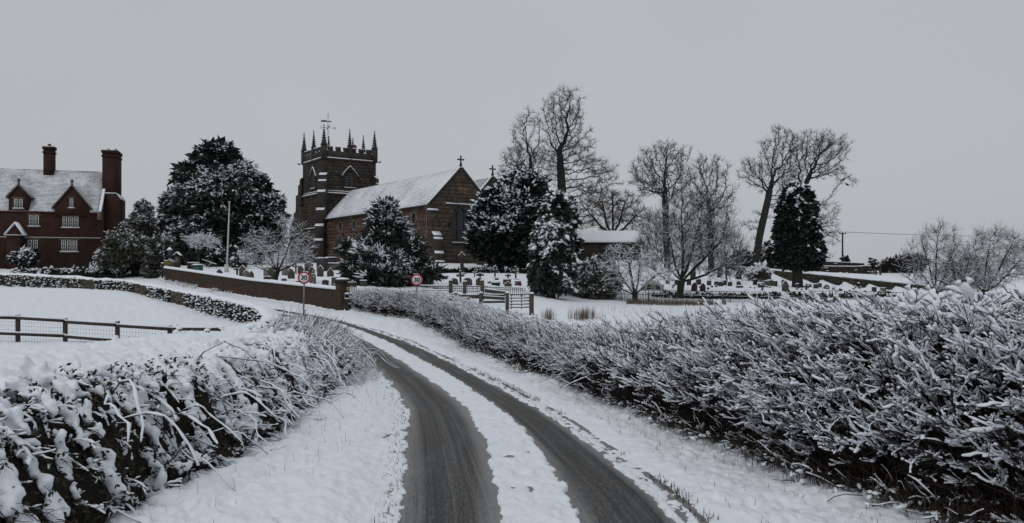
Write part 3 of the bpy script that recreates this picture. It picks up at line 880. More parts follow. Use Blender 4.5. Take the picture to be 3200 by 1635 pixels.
# ---- the tower
TX0, TX1, TY0, TY1 = -0.25, 8.25, LN, LN + 8.5
Z1, Z2, Z3, Z4 = 10.4, 15.45, 16.6, 17.2
MB().box(TX0 + .2, TX1 - .02, TY0 + .2, TY1 - .02, -1.2, Z1).box(TX0 + .35, TX1 - .2, TY0 + .35, TY1 - .2, Z1, Z2 + .3).build('tower_wall', MAT['dark_stone'], church)
fTE = lambda v: np.stack([v[:, 0], v[:, 1] + TY0, v[:, 2]], 1)
fTS = lambda v: np.stack([v[:, 1] + TX0, v[:, 0], v[:, 2]], 1)
bel_e = arch(4.0, 0.85, 11.45, 12.9, 14.1); bel_s = arch(LN + 4.25, 0.85, 11.45, 12.9, 14.1)
rest = PB(fTE)
for c in courses(rng, TX0, TX1, -0.4, Z1, 0.42, 0.6, 1.2): block(rest, c, -0.014 * rng.random(), 0.21, pick(rng, PAL_TOWER))
for c in courses(rng, TX0 + .15, TX1 - .15, Z1, Z2, 0.42, 0.6, 1.2, None, None, lambda cx, cz, a, b, z0, z1: inside_poly(bel_e, cx, cz) or inside_poly(bel_e, a + .1, cz) or inside_poly(bel_e, b - .1, cz)): block(rest, c, 0.15 - 0.014 * rng.random(), 0.36, pick(rng, PAL_TOWER))
rest.build('stone', MAT['sandstone'], church, col=True, kind='stuff')
rest = PB(fTS)
for c in courses(rng, TY0 + .21, TY1, -0.4, Z1, 0.42, 0.6, 1.2): block(rest, c, -0.014 * rng.random(), 0.21, pick(rng, PAL_TOWER))
for c in courses(rng, TY0 + .37, TY1 - .15, Z1, Z2, 0.42, 0.6, 1.2, None, None, lambda cx, cz, a, b, z0, z1: inside_poly(bel_s, cx, cz) or inside_poly(bel_s, a + .1, cz) or inside_poly(bel_s, b - .1, cz)): block(rest, c, 0.15 - 0.014 * rng.random(), 0.36, pick(rng, PAL_TOWER))
rest.build('stone', MAT['sandstone'], church, col=True, kind='stuff')
def tower_string(z, out, h, snow=0.1, inset=0.0, snowy=True):
    a, b, c, d = TX0 + inset - out, TX1 - inset + out, TY0 + inset - out, TY1 - inset + out
    o = MB().box(a, b, c, d, z, z + h).build('string_course', MAT['dark_stone'], church)
    if snowy: MB().box(a + .02, b - .02, c + .02, d - .02, z + h + .004, z + h + snow).build('snow', SNOW_FAR, o)
tower_string(Z1 - .08, 0.16, 0.16, 0.13)
tower_string(Z1 + .32, 0.08, 0.1, 0.09, 0.15)
tower_string(Z2 - .1, 0.14, 0.2, 0.12, 0.15)
tower_string(5.4, 0.12, 0.14, 0.1)
for x_, y_, dx, dy in ((TX0, TY1, -1, 1), (TX1, TY0, 1, -1), (TX0, TY0, -1, -1)):
    g_ = MB(); V, F = scatter(ICO1, [(x_ + dx * .2, y_ + dy * .2, Z2), (x_ + dx * .38, y_ + dy * .38, Z2 + .06)], [(.16, .16, .14), (.14, .14, .12)]); g_.add(V, F); g_.build('gargoyle', MAT['dark_stone'], church)
# parapet
pi_ = 0.15
P0, P1, Q0, Q1 = TX0 + pi_, TX1 - pi_, TY0 + pi_, TY1 - pi_
par = MB().box(P0, P1, Q0, Q0 + .35, Z2 + .2, Z3).box(P0, P1, Q1 - .35, Q1, Z2 + .2, Z3).box(P0, P0 + .35, Q0 + .35, Q1 - .35, Z2 + .2, Z3).box(P1 - .35, P1, Q0 + .35, Q1 - .35, Z2 + .2, Z3)
par = par.build('parapet', MAT['dark_stone'], church)
MB().box(P0 + .02, P1 - .02, Q0 + .02, Q0 + .33, Z3 + .003, Z3 + .1).box(P0 + .02, P1 - .02, Q1 - .33, Q1 - .02, Z3 + .003, Z3 + .1).box(P0 + .02, P0 + .33, Q0 + .34, Q1 - .34, Z3 + .003, Z3 + .1).box(P1 - .33, P1 - .02, Q0 + .34, Q1 - .34, Z3 + .003, Z3 + .1).build('snow', SNOW_FAR, par)
MB().box(P0 + .35, P1 - .35, Q0 + .35, Q1 - .35, Z2 + .31, Z2 + .5).build('tower_roof', SNOW_FAR, church)
for side in range(4):
    for k in range(6):
        t = 0.75 + k * (8.2 - 1.5 - 0.72) / 5 + (0.0)
        x0, x1, y0, y1 = {0: (P0 + t, P0 + t + .72, Q0, Q0 + .35), 1: (P0 + t, P0 + t + .72, Q1 - .35, Q1), 2: (P0, P0 + .35, Q0 + t, Q0 + t + .72), 3: (P1 - .35, P1, Q0 + t, Q0 + t + .72)}[side]
        me_ = MB().box(x0, x1, y0, y1, Z3 + .0, Z4).build('merlon', MAT['dark_stone'], church)
        MB().box(x0 - .03, x1 + .03, y0 - .03, y1 + .03, Z4 + .003, Z4 + .1).build('snow', SNOW_FAR, me_)
def pinnacle(x, y, ztop, w=0.34):
    zb = Z2 - .05
    m_ = MB().box(x - w, x + w, y - w, y + w, zb, Z4 + .25)
    n = 8
    m_.box(x - w * 1.15, x + w * 1.15, y - w * 1.15, y + w * 1.15, Z4 + .2, Z4 + .34)
    zs = Z4 + .3
    ww = w * 0.8
    V = [(x - ww, y - ww, zs), (x + ww, y - ww, zs), (x + ww, y + ww, zs), (x - ww, y + ww, zs), (x, y, ztop)]
    m_.add(V, [(0, 1, 4), (1, 2, 4), (2, 3, 4), (3, 0, 4)])
    P, S = [], []
    for k in range(7):
        t = (k + .5) / 7.3
        for sx in (-1, 1):
            for sy in (-1, 1):
                r = ww * (1 - t) + .03
                P.append((x + sx * r, y + sy * r, zs + (ztop - zs) * t)); S.append((.075, .075, .07))
    P.append((x, y, ztop)); S.append((.11, .11, .14))
    V, F = scatter(ICO1, P, S); m_.add(V, F)
    o = m_.build('pinnacle', MAT['dark_stone'], church)
    P = np.array(P); k = RNG.random(len(P)) < 0.55
    V, F = scatter(ICO1, P[k] + [0, 0, .06], np.array(S)[k] * [.9, .9, .6]); MB().add(V, F).build('snow', SNOW_FAR, o)
xm, ym = (TX0 + TX1) / 2, (TY0 + TY1) / 2
for x_, y_, zt in ((TX0 + .3, TY0 + .3, 20.15), (TX1 - .3, TY0 + .3, 20.1), (TX0 + .3, TY1 - .3, 20.1), (TX1 - .3, TY1 - .3, 20.1)): pinnacle(x_, y_, zt)
for x_, y_ in ((xm, TY0 + .3), (TX0 + .3, ym), (TX1 - .3, ym), (xm, TY1 - .3)): pinnacle(x_, y_, 19.95, 0.27)
for fn, pol, cx in ((fTE, bel_e, 4.0), (fTS, bel_s, LN + 4.25)):
    sh = lambda v, f=fn: f(v + [0, 0.15, 0])
    wdw = window(sh, pol, 0.16, 'belfry_window', 'dark_stone', 0.02, 0.2, bars=(cx,))
    lv = PB(sh)
    for k in range(9):
        z = 11.55 + k * 0.24
        for a, b in ((cx - .78, cx - .08), (cx + .08, cx + .78)):
            if z > 13.2: a, b = (a + .25, b) if a < cx - .5 else (a, b - .25)
            lv.add([(a, 0.04, z), (b, 0.04, z), (b, 0.18, z + .16), (a, 0.18, z + .16), (a, 0.04, z + .03), (b, 0.04, z + .03), (b, 0.18, z + .19), (a, 0.18, z + .19)], BOXF)
    lv.build('louvre', MAT['lead'], wdw, kind='stuff')
    hood_i = arch(cx, 1.2, 13.0, 13.0, 14.62)[2:]; 
    hm = PB(sh)
    hp = [(cx + 1.25, 12.95)] + [(cx + 1.25 * (1 - t), 12.95 + 1.5 * t ** .75) for t in np.linspace(0, 1, 8)[1:]] + [(cx - 1.25 * (1 - t), 12.95 + 1.5 * t ** .75) for t in np.linspace(1, 0, 8)[1:]]
    hq = [(s, z + .14) for s, z in hp]
    hm.add([(s, -.12, z) for s, z in hp] + [(s, -.12, z) for s, z in hq] + [(s, .1, z) for s, z in hp] + [(s, .1, z) for s, z in hq],
           [f for i in range(len(hp) - 1) for f in ((i, i + 1, len(hp) + i + 1, len(hp) + i), (i, 2 * len(hp) + i, 2 * len(hp) + i + 1, i + 1), (len(hp) + i, len(hp) + i + 1, 3 * len(hp) + i + 1, 3 * len(hp) + i))])
    ho = hm.build('hood_mould', MAT['dark_stone'], wdw)
    hs_ = PB(sh); a_, b_ = [(s, z + .145) for s, z in hp], [(s, z + .23) for s, z in hp]; n0 = len(hp)
    hs_.add([(s, -.11, z) for s, z in a_] + [(s, -.11, z) for s, z in b_] + [(s, .08, z) for s, z in b_], [f for i in range(n0 - 1) for f in ((i, i + 1, n0 + i + 1, n0 + i), (n0 + i, n0 + i + 1, 2 * n0 + i + 1, 2 * n0 + i))])
    hs_.build('snow', SNOW_FAR, wdw)
    pb = PB(sh); pb.box(cx - .95, cx + .95, -.1, .16, 11.3, 11.42); pb.build('sill', MAT['dark_stone'], wdw)
    pb = PB(sh); pb.box(cx - .93, cx + .93, -.09, .14, 11.423, 11.5); pb.build('snow', SNOW_FAR, wdw)
stg = [(13.3, 0.35), (12.3, 0.6), (10.8, 0.95), (8.2, 1.3), (5.9, 1.65), (3.8, 1.95)]
r2 = math.sqrt(0.5)
for x_, y_, sx, sy in ((TX0, TY0, -1, -1), (TX0, TY1, -1, 1), (TX1, TY0, 1, -1), (TX1, TY1, 1, 1)):
    buttress(stg, 1.1, lambda v, x_=x_, y_=y_, sx=sx, sy=sy: np.stack([x_ + sx * r2 * (v[:, 1] - .3) - sy * r2 * v[:, 0], y_ + sy * r2 * (v[:, 1] - .3) + sx * r2 * v[:, 0], v[:, 2]], 1))
# stair turret with lean-to roof at the far corner of the tower
st = MB().prism([(TY1 - 1.5, -1), (TY1 + 3.6, -1), (TY1 + 3.6, 5.6), (TY1 + .4, 8.9), (TY1 - 1.5, 8.9)], 0, 1)
st.V = [np.stack([TX0 - .6 + v[:, 1] * 3.2, v[:, 0], v[:, 2]], 1) for v in st.V]
st = st.build('stair_turret', MAT['dark_stone'], church)
snow_sheet('snow', [(TX0 - .65, TY1 + 3.7, 5.55), (TX0 - .65, TY1 + .4, 8.95), (TX0 + 2.6, TY1 + .4, 8.95), (TX0 + 2.6, TY1 + 3.7, 5.55)], st, SNOW_FAR, 4, 4, 0.08)
# flue pot behind the battlements, and the weather vane
fl = MB(); fl.tube([(P1 - 1.6, Q0 + 4.0, Z2 + .4), (P1 - 1.6, Q0 + 4.0, Z4 + .55)], [.2, .18], 10); fl.tube([(P1 - 1.6, Q0 + 4.0, Z4 + .5), (P1 - 1.6, Q0 + 4.0, Z4 + 1.1), (P1 - 1.6, Q0 + 4.0, Z4 + 1.25)], [.27, .27, .1], 10); fl.build('flue_pot', MAT['clay_pot'], church)
vx, vy = TX0 + 1.2, TY0 + 1.0
vn = MB(); vn.tube([(vx, vy, Z2 + .4), (vx, vy, 22.2)], [.05, .025], 6); vn.tube([(vx - .16, vy, 21.85), (vx, vy, 21.72), (vx + .16, vy, 21.85)], .02, 5)
vn = vn.build('weather_vane', MAT['iron'], church)
d35 = math.radians(-35)
p_ = MB().box(-1.0, .25, -.02, .02, 20.85, 20.97).box(-1.0, -.2, -.025, .025, 21.0, 21.12).prism([(.25, 20.8), (.55, 20.93), (.25, 21.05)], -.02, .02).build('pointer', MAT['iron'], vn)
p_.location = (vx, vy, 0); p_.rotation_euler = (0, 0, d35)
def text_mesh(body, size, ext, bold=0.0):
    cu = bpy.data.curves.new('lettering', 'FONT'); cu.body = body; cu.size = size; cu.extrude = ext; cu.offset = bold
    cu.align_x = 'CENTER'; cu.align_y = 'CENTER'
    ob = bpy.data.objects.new('lettering', cu); COL.objects.link(ob)
    dg = bpy.context.evaluated_depsgraph_get()
    me = bpy.data.meshes.new_from_object(ob.evaluated_get(dg))
    bpy.data.objects.remove(ob); bpy.data.curves.remove(cu)
    return me
for k, (L, a) in enumerate((('N', 0), ('E', 90), ('S', 180), ('W', 270))):
    aa = math.radians(a + 20)
    ex, ey = math.cos(aa) * .75, math.sin(aa) * .75
    b_ = MB(); b_.tube([(0, 0, 0), (ex, ey, 0)], .02, 5); b_ = b_.build('arm', MAT['iron'], vn); b_.location = (vx, vy, 20.0); b_.rotation_euler = (0, 0, d35)
    me = text_mesh(L, 0.5, 0.02); me.materials.append(MAT['iron'])
    l_ = inst('letter', me, vn, (vx + math.cos(aa + d35) * .95, vy + math.sin(aa + d35) * .95, 20.0), (math.radians(90), 0, d35))
# ------------------------------------------------------------------ the red brick house
HZ = 2.5
hang = math.atan2(0.296, 0.955)
house = empty('brick_house', (-45.7, 89.0, HZ), hang, 'red brick house with snowy roof, wall dormers and tall chimneys', 'house')
HL, HD, HE, HR = 17.0, 8.4, 6.1, 11.1           # runs to the left from the right front corner: x from -HL to 0
MB().prism([(0, -1), (HD, -1), (HD, HE), (HD / 2, HR - .1), (0, HE)], 0, 1).V
hb = MB().prism([(0.0, -1), (HD, -1), (HD, HE), (HD / 2, HR - .12), (0.0, HE)], -HL, 0)
hb.V = [np.stack([v[:, 1], v[:, 0], v[:, 2]], 1) for v in hb.V]
hb.build('wall', MAT['house_brick'], house)
rf = MB().add([(-HL, -.08, HE - .05), (-.15, -.08, HE - .05), (-.15, HD / 2, HR), (-HL, HD / 2, HR), (-HL, -.08, HE + .07), (-.15, -.08, HE + .07), (-.15, HD / 2, HR + .1), (-HL, HD / 2, HR + .1)], BOXF).build('roof', MAT['clay_pot'], house)
snow_sheet('snow', [(-HL, -.1, HE + .08), (-.15, -.1, HE + .08), (-.15, HD / 2, HR + .11), (-HL, HD / 2, HR + .11)], rf, ROOF_THIN, 24, 10, 0.04, uvs=1.4)
rb = MB().add([(-HL, HD + .25, HE - .2), (-HL, HD / 2, HR), (-.15, HD / 2, HR), (-.15, HD + .25, HE - .2), (-HL, HD + .25, HE - .1), (-HL, HD / 2, HR + .1), (-.15, HD / 2, HR + .1), (-.15, HD + .25, HE - .1)], BOXF).build('roof', MAT['clay_pot'], house)
# raised verge on the right gable
for a, b in (((0, HE - .1), (HD / 2, HR + .1)),):
    v_ = MB().add([(-.2, -.3, HE - .12), (.06, -.3, HE - .12), (.06, HD / 2, HR + .16), (-.2, HD / 2, HR + .16), (-.2, -.3, HE + .15), (.06, -.3, HE + .15), (.06, HD / 2, HR + .42), (-.2, HD / 2, HR + .42)], BOXF).build('verge', MAT['house_trim'], house)
    snow_sheet('snow', [(-.22, -.32, HE + .155), (.08, -.32, HE + .155), (.08, HD / 2, HR + .425), (-.22, HD / 2, HR + .425)], v_, SNOW_FAR, 2, 8, 0.07)
MB().box(-.35, .1, -.35, .05, HE - .75, HE + .05).build('kneeler', MAT['house_trim'], house)
def hx(u, v, d=0.0):
    """photo pixel on the house front -> (x along, z)."""
    dx, dz = (u - CU) / FPX, -(v - CV) / FPX
    h = np.array([0.955, 0.296]); n = np.array([-0.296, 0.955])
    C0 = np.array([-45.7, 89.0]) + n * d
    # (dx*y, y) = C0 + x*h
    x = (dx * C0[1] - C0[0]) / (h[0] - dx * h[1]); y = C0[1] + x * h[1]
    return x, EYE + dz * y - HZ
def casement(u0, u1, v0, v1, lights, d=0.0, depth=0.0, par=None):
    x0, z1 = hx(u0, v0, d); x1, z0 = hx(u1, v1, d)
    w = MB()
    fr = 0.075
    wd = (x1 - x0) / lights
    w.box(x0 - .12, x1 + .12, d - .1, d + .02, z0 - .16, z0 - .04)
    win = w.build('window', MAT['house_trim'], house)
    MB().box(x0 - .12, x1 + .12, d - .05, d + .02, z1 + .02, z1 + .2).build('lintel', MAT['house_trim'], win)
    sn = MB().box(x0 - .1, x1 + .1, d - .1, d - .03, z0 - .037, z0 + .02).build('snow', SNOW_FAR, win)
    for k in range(lights):
        a, b = x0 + k * wd + .06, x0 + (k + 1) * wd - .06
        MB().box(a, b, d - .012, d - .008, z0, z1).build('pane', MAT['window_glass'], win)
        f = MB().box(a, a + fr, d - .05, d - .013, z0, z1).box(b - fr, b, d - .05, d - .013, z0, z1).box(a + fr, b - fr, d - .05, d - .013, z0, z0 + fr).box(a + fr, b - fr, d - .05, d - .013, z1 - fr, z1)
        f.box((a + b) / 2 - .02, (a + b) / 2 + .02, d - .045, d - .014, z0 + fr, z1 - fr)
        for q in (1, 2): f.box(a + fr, b - fr, d - .044, d - .015, z0 + (z1 - z0) * q / 3 - .02, z0 + (z1 - z0) * q / 3 + .02)
        f.build('frame', MAT['white_paint'], win)
casement(89, 124, 673, 707, 2); casement(194, 247, 677, 711, 3); casement(85, 120, 750, 783, 2); casement(190, 243, 752, 786, 3)
def dormer(uc, va, vs, half, win, proud=0.16, base=HE - .3, finial=True):
    xc, za = hx(uc, va); _, zs = hx(uc, vs)
    sl = (za - zs) / half
    dpt = (za - HE) / ((HR - HE) / (HD / 2)) + .2
    body = MB().prism([(xc - half, base), (xc + half, base), (xc + half, zs), (xc, za), (xc - half, zs)], -proud, dpt)
    d_ = body.build('dormer', MAT['house_brick'], house)
    for s in (-1, 1):
        o = MB().add([(xc + s * (half + .25), -proud - .14, zs - .25 * sl), (xc, -proud - .14, za), (xc, dpt + .5, za), (xc + s * (half + .25), dpt + .5, zs - .25 * sl),
                      (xc + s * (half + .25), -proud - .14, zs - .25 * sl + .16), (xc, -proud - .14, za + .16), (xc, dpt + .5, za + .16), (xc + s * (half + .25), dpt + .5, zs - .25 * sl + .16)], BOXF).build('dormer_roof', MAT['house_trim'], d_)
        a, b = (xc + s * (half + .26), zs - .25 * sl + .17), (xc, za + .17)
        q = [(a[0], -proud - .1, a[1]), (b[0], -proud - .1, b[1]), (b[0], dpt + .5, b[1]), (a[0], dpt + .5, a[1])]
        snow_sheet('snow', q if s < 0 else [q[1], q[0], q[3], q[2]], d_, ROOF_THIN, 3, 3, 0.05)
    if finial:
        f = MB(); f.tube([(xc, -proud, za + .1), (xc, -proud, za + .35), (xc, -proud, za + .5), (xc, -proud, za + .72)], [.12, .1, .19, .12], 8); f.build('finial', MAT['house_trim'], d_)
    casement(*win, d=-proud)
dormer(226, 582, 646, 1.72, (216, 231, 621, 649, 1))
dormer(60, 580, 612, 0.95, (42, 73, 622, 651, 2), base=HE + .15)
st_ = hx(300, 744)[1]
o_ = MB().box(-HL, 0.0, -.06, .02, st_ - .12, st_).build('string_course', MAT['house_trim'], house)
MB().box(-HL, -.02, -.06, -.002, st_ + .003, st_ + .035).build('snow', SNOW_FAR, o_)
def stack(x0, x1, y0, y1, z0, z1, name='chimney', pots=1):
    m_ = MB().box(x0, x1, y0, y1, z0, z1 - .7).box(x0 - .08, x1 + .08, y0 - .08, y1 + .08, z1 - .75, z1 - .55).box(x0, x1, y0, y1, z1 - .55, z1 - .3).box(x0 - .1, x1 + .1, y0 - .1, y1 + .1, z1 - .3, z1)
    c = m_.build(name, MAT['house_brick'], house)
    MB().box(x0 - .08, x1 + .08, y0 - .08, y1 + .08, z1 + .003, z1 + .06).build('snow', SNOW_FAR, c)
    for k in range(pots):
        p = MB(); xx = x0 + (k + .5) * (x1 - x0) / pots; p.tube([(xx, (y0 + y1) / 2, z1), (xx, (y0 + y1) / 2, z1 + .35)], [.2, .17], 10); p.build('chimney_pot', MAT['clay_pot'], c)
stack(-6.55, -5.5, 3.6, 4.5, HR - 1.3, HR + 2.7)
stack(-.25, 1.3, 2.0, 4.9, 7.5, 13.45, pots=2)
bs_ = MB().prism([(-.3, -1), (1.65, -1), (1.65, 7.9), (1.3, 8.5), (-.3, 8.5)], 1.7, 5.3).build('chimney_breast', MAT['house_brick'], house)
snow_sheet('snow', [(1.3, 1.7, 8.5), (1.67, 1.7, 7.9), (1.67, 5.3, 7.9), (1.3, 5.3, 8.5)], bs_, SNOW_FAR, 1, 3, 0.08)
MB().box(-.25, 1.25, 1.68, 1.99, 8.505, 8.6).build('snow', SNOW_FAR, house)
# porch at the left end
px0, pz1 = hx(35, 700); px1, pz0 = hx(86, 735)
po = MB().prism([(px0, -1), (px1 - .3, -1), (px1 - .3, pz0), ((px0 + px1) / 2, pz1 - .2), (px0, pz0)], -1.6, -.01).build('porch', MAT['house_brick'], house)
for s in (0, 1):
    xm_ = (px0 + px1) / 2; xe = (px0 - .2, px1)[s]
    MB().add([(xe, -1.8, pz0 - .1), (xm_, -1.8, pz1), (xm_, 0, pz1), (xe, 0, pz0 - .1), (xe, -1.8, pz0 + .06), (xm_, -1.8, pz1 + .16), (xm_, 0, pz1 + .16), (xe, 0, pz0 + .06)], BOXF).build('porch_roof', SNOW_FAR, po)
MB().box(px0 - .2, px1, -1.82, -1.7, pz0 - .12, pz0 - .02).build('tie_beam', MAT['white_paint'], po)

# ------------------------------------------------------------------ barn and far garden wall
bx, by, bz = at(1895, 790, 108)
barn = empty('barn', (bx, by, bz), math.radians(-4), 'long dark barn with smooth snowy roof among the bare trees', 'barn')
MB().prism([(0, -1), (6, -1), (6, 1.8), (3, 3.3), (0, 1.8)], 0, 1)
b_ = MB().prism([(0, -1), (6, -1), (6, 1.5), (3, 2.95), (0, 1.5)], -3.6, 4.6); b_.V = [np.stack([v[:, 1], v[:, 0], v[:, 2]], 1) for v in b_.V]
b_.build('wall', MAT['wet_timber'], barn)
r_ = MB().add([(-3.8, -.3, 1.3), (4.8, -.3, 1.3), (4.8, 3, 2.95), (-3.8, 3, 2.95), (-3.8, -.3, 1.4), (4.8, -.3, 1.4), (4.8, 3, 3.05), (-3.8, 3, 3.05)], BOXF).build('roof', MAT['lead'], barn)
snow_sheet('snow', [(-3.8, -.3, 1.41), (4.8, -.3, 1.41), (4.8, 3, 3.06), (-3.8, 3, 3.06)], r_, SNOW_FAR, 10, 4, 0.12)
MB().box(-1, .4, -.05, -.002, -.5, 1.1).build('door', MAT['iron'], barn)
gw = at(560, 742, 103); gx0 = at(470, 742, 103)[0]
gwl = empty('garden_wall', (gw[0], 103, 2.9), 0, 'stretch of red brick garden wall behind the dark cedar', 'wall')
MB().box(gx0 - gw[0] - 4, 1.5, 0, .4, -.6, 3.3).build('brick_face', MAT['house_brick'], gwl)
MB().box(gx0 - gw[0] - 4, 1.5, -.04, .44, 3.303, 3.42).build('snow', SNOW_FAR, gwl)

# ------------------------------------------------------------------ brick churchyard wall with its pier
wang = math.atan2(BWD[1], BWD[0])
brick_wall = empty('brick_wall', (BW0[0], BW0[1], 0), wang, 'low brick churchyard wall with snow along its coping', 'wall')
top_pts = ([0, 12.8, 31.7], [1.0, 1.44, 2.40])           # top of the brickwork along the wall
def wtop(t): return float(np.interp(t, *top_pts))
def wbase(t):
    p = BW0 + BWD * t - BWN * 0.3
    return gz(p[0], p[1]) - 0.25
SIDE = -1.0 if (np.array([-BWD[1], BWD[0]]) @ BWN) > 0 else 1.0    # local +y is left of the wall's run; the lane is on the other side of BWN
def lane(y): return SIDE * y
cm = MB()
for k in range(16):
    t0, t1 = k * BWL / 16, (k + 1) * BWL / 16
    V = [(t0, lane(.165), wbase(t0) - .3), (t1, lane(.165), wbase(t1) - .3), (t1, lane(-.19), wbase(t1) - .3), (t0, lane(-.19), wbase(t0) - .3), (t0, lane(.165), wtop(t0)), (t1, lane(.165), wtop(t1)), (t1, lane(-.19), wtop(t1)), (t0, lane(-.19), wtop(t0))]
    cm.add(V, BOXF)
cm.build('mortar', MAT['mortar'], brick_wall)
rng = np.random.default_rng(5)
bm_ = MB().box(-.1105, .1105, -.05, .05, -.0345, .0345).mesh('brick'); bm_.materials.append(MAT['brick'])
PAL_B = [(0.058, 0.043, 0.034), (0.066, 0.047, 0.036), (0.052, 0.037, 0.03), (0.06, 0.05, 0.04), (0.07, 0.042, 0.034), (0.047, 0.04, 0.033)]
restb = MB(); nb = 0
cand = []
for row in range(26):
    t = 0.32 + (0.115 if row % 2 else 0)
    while t < BWL - .15:
        z = wtop(t) - .045 - row * .079
        if z > wbase(t): cand.append((t, z, row))
        t += .233
cand.sort()
for t, z, row in cand:
    sl = math.atan2(wtop(t + .1) - wtop(t - .1), .2)
    if nb < 292 and t < 12:
        inst('brick', bm_, brick_wall, (t, lane(.135 + rng.uniform(-.004, .004)), z), (0, -sl, 0)); nb += 1
    else:
        d = .135 + rng.uniform(-.004, .004); s_, c_ = math.sin(sl), math.cos(sl)
        V = np.array([(x, y, zz) for zz in (-.0345, .0345) for x, y in ((-.1105, -.05), (.1105, -.05), (.1105, .05), (-.1105, .05))])
        V = np.stack([t + V[:, 0] * c_ - V[:, 2] * s_, lane(d) + V[:, 1], z + V[:, 0] * s_ + V[:, 2] * c_], 1)
        red = float(sstep(0.12, 0.4, fbm(t * .45, z * 1.5, 77, 3)))
        p = np.array(pick(rng, PAL_B)); p = p * (1 - red * .6) + np.array([0.09, 0.036, 0.028]) * red * .6
        restb.add(V, BOXF, tuple(p))
restb.build('brick', MAT['brickwork'], brick_wall, col=True, kind='stuff')
def along_wall(name, mat, z0, z1, wd, t0=0.25, t1=BWL, n=70, parent=None, lump=0.0):
    V = []; 
    for k in range(n + 1):
        t = t0 + (t1 - t0) * k / n; l = lump * float(fbm(t * 1.7, 3.3, 15, 3))
        V += [(t, lane(wd), wtop(t) + z0), (t, lane(wd * .8), wtop(t) + z1 + l * .6), (t, 0, wtop(t) + z1 * 1.15 + l), (t, lane(-wd * .8), wtop(t) + z1 + l * .6), (t, lane(-wd), wtop(t) + z0)]
    F = [(k * 5 + i, k * 5 + i + 1, k * 5 + 6 + i, k * 5 + 5 + i) for k in range(n) for i in range(4)] + [(k * 5 + 4, k * 5, k * 5 + 5, k * 5 + 9) for k in range(n)] + [(0, 1, 2, 3, 4), tuple(n * 5 + i for i in (4, 3, 2, 1, 0))]
    return MB().add(V, F).build(name, mat, parent, smooth=False)
cp = along_wall('coping', MAT['dark_stone'], .0, .06, .22, parent=brick_wall)
along_wall('snow', SNOW, .045, .21, .235, parent=cp, lump=.05)
# the pier at the lane end, brick by brick
pier = empty('brick_pier', (BW0[0] + .05, BW0[1] - .05, 0), wang, 'square brick gate pier with snow-capped stone top', 'gate pier')
PW, pz0, pz1 = .29, gz(-10, 46.6) - .3, 1.42
MB().box(-PW + .03, PW - .03, -PW + .03, PW - .03, pz0, pz1).build('mortar', MAT['mortar'], pier)
z = pz1 - .04; row = 0
hb_ = MB().box(-.05, .05, -.052, .052, -.0345, .0345).mesh('half_brick'); hb_.materials.append(MAT['brick'])
while z > pz0 + .1:
    for f in range(4):
        a = f * math.pi / 2
        for q in ((-.175, .06) if row % 2 else (-.06, .175)):
            x, y = q, -PW + .045
            inst('brick', bm_, pier, (x * math.cos(a) - y * math.sin(a), x * math.sin(a) + y * math.cos(a), z), (0, 0, a))
    z -= .079; row += 1
cpz = MB().box(-PW - .03, PW + .03, -PW - .03, PW + .03, pz1, pz1 + .1).box(-PW - .1, PW + .1, -PW - .1, PW + .1, pz1 + .1, pz1 + .24)
cpz = cpz.build('pier_cap', MAT['dark_stone'], pier)
V, F = scatter(ICO2, [(0, 0, pz1 + .24)], [(PW + .13, PW + .13, .11)]); k = V[:, 2] > -9
MB().add(np.c_[V[:, :2], np.maximum(V[:, 2], pz1 + .243)], F).build('snow', SNOW, cpz, smooth=True)

# ------------------------------------------------------------------ rubble wall round the left field
rub = empty('rubble_wall', (0, 0, 0), 0, 'long low rubble field wall capped with snow beside the left field', 'wall')
rp = np.array(WALL_PTS); seg = np.r_[0, np.cumsum(np.linalg.norm(np.diff(rp, axis=0), axis=1))]
def rw(t): return np.array([np.interp(t, seg, rp[:, 0]), np.interp(t, seg, rp[:, 1])])
rtop_t = np.interp([42, 43.2, 46, 50, 60, 66, 70], rp[:, 1], seg)
def rtop(t): return float(np.interp(t, rtop_t, [-.45, 0.26, 0.48, 0.72, 1.52, 1.98, 2.1])) - .12
def rfoot(t):
    p = rw(t); return float(Z_FIELD(np.array([p[0]]), np.array([p[1]]))[0]) - .1
RL = seg[-1]
def rdir(t): return nrm(rw(min(t + .3, RL)) - rw(max(t - .3, 0)))
rc = MB(); N_ = 60
for k in range(N_):
    t0, t1 = k * RL / N_, (k + 1) * RL / N_
    Q = []
    for t in (t0, t1):
        d = rdir(t); n = np.array([-d[1], d[0]]); 
        if n[1] > 0: n = -n
        p = rw(t); Q.append((p + n * .17, p - n * .28, rfoot(t) - .3, rtop(t)))
    (a0, b0, f0, z0), (a1, b1, f1, z1) = Q
    rc.add([(*a0, f0), (*a1, f1), (*b1, f1), (*b0, f0), (*a0, z0), (*a1, z1), (*b1, z1), (*b0, z0)], BOXF)
rc.build('core', MAT['dark_stone'], rub)
tpl = []
for k in range(6):
    V = MB().box(-.5, .5, -.5, .5, -.5, .5).V[0]; V = V * (1 + .16 * rng.standard_normal((8, 3)))
    tpl.append(V)
tm = []
for V in tpl:
    me = MB().add(V, BOXF).mesh('stone'); me.materials.append(MAT['rubble_stone']); tm.append(me)
st_list = []
row = 0
for row in range(9):
    t = rng.uniform(0, .2)
    while t < RL - .2:
        L = rng.uniform(.2, .5); h = rng.uniform(.13, .2)
        z = rtop(t) - .08 - row * .15
        if z > rfoot(t) - .02: st_list.append((t + L / 2, z, L, h))
        t += L + .015
st_list.sort()
ivs = MB(); nrs = 0
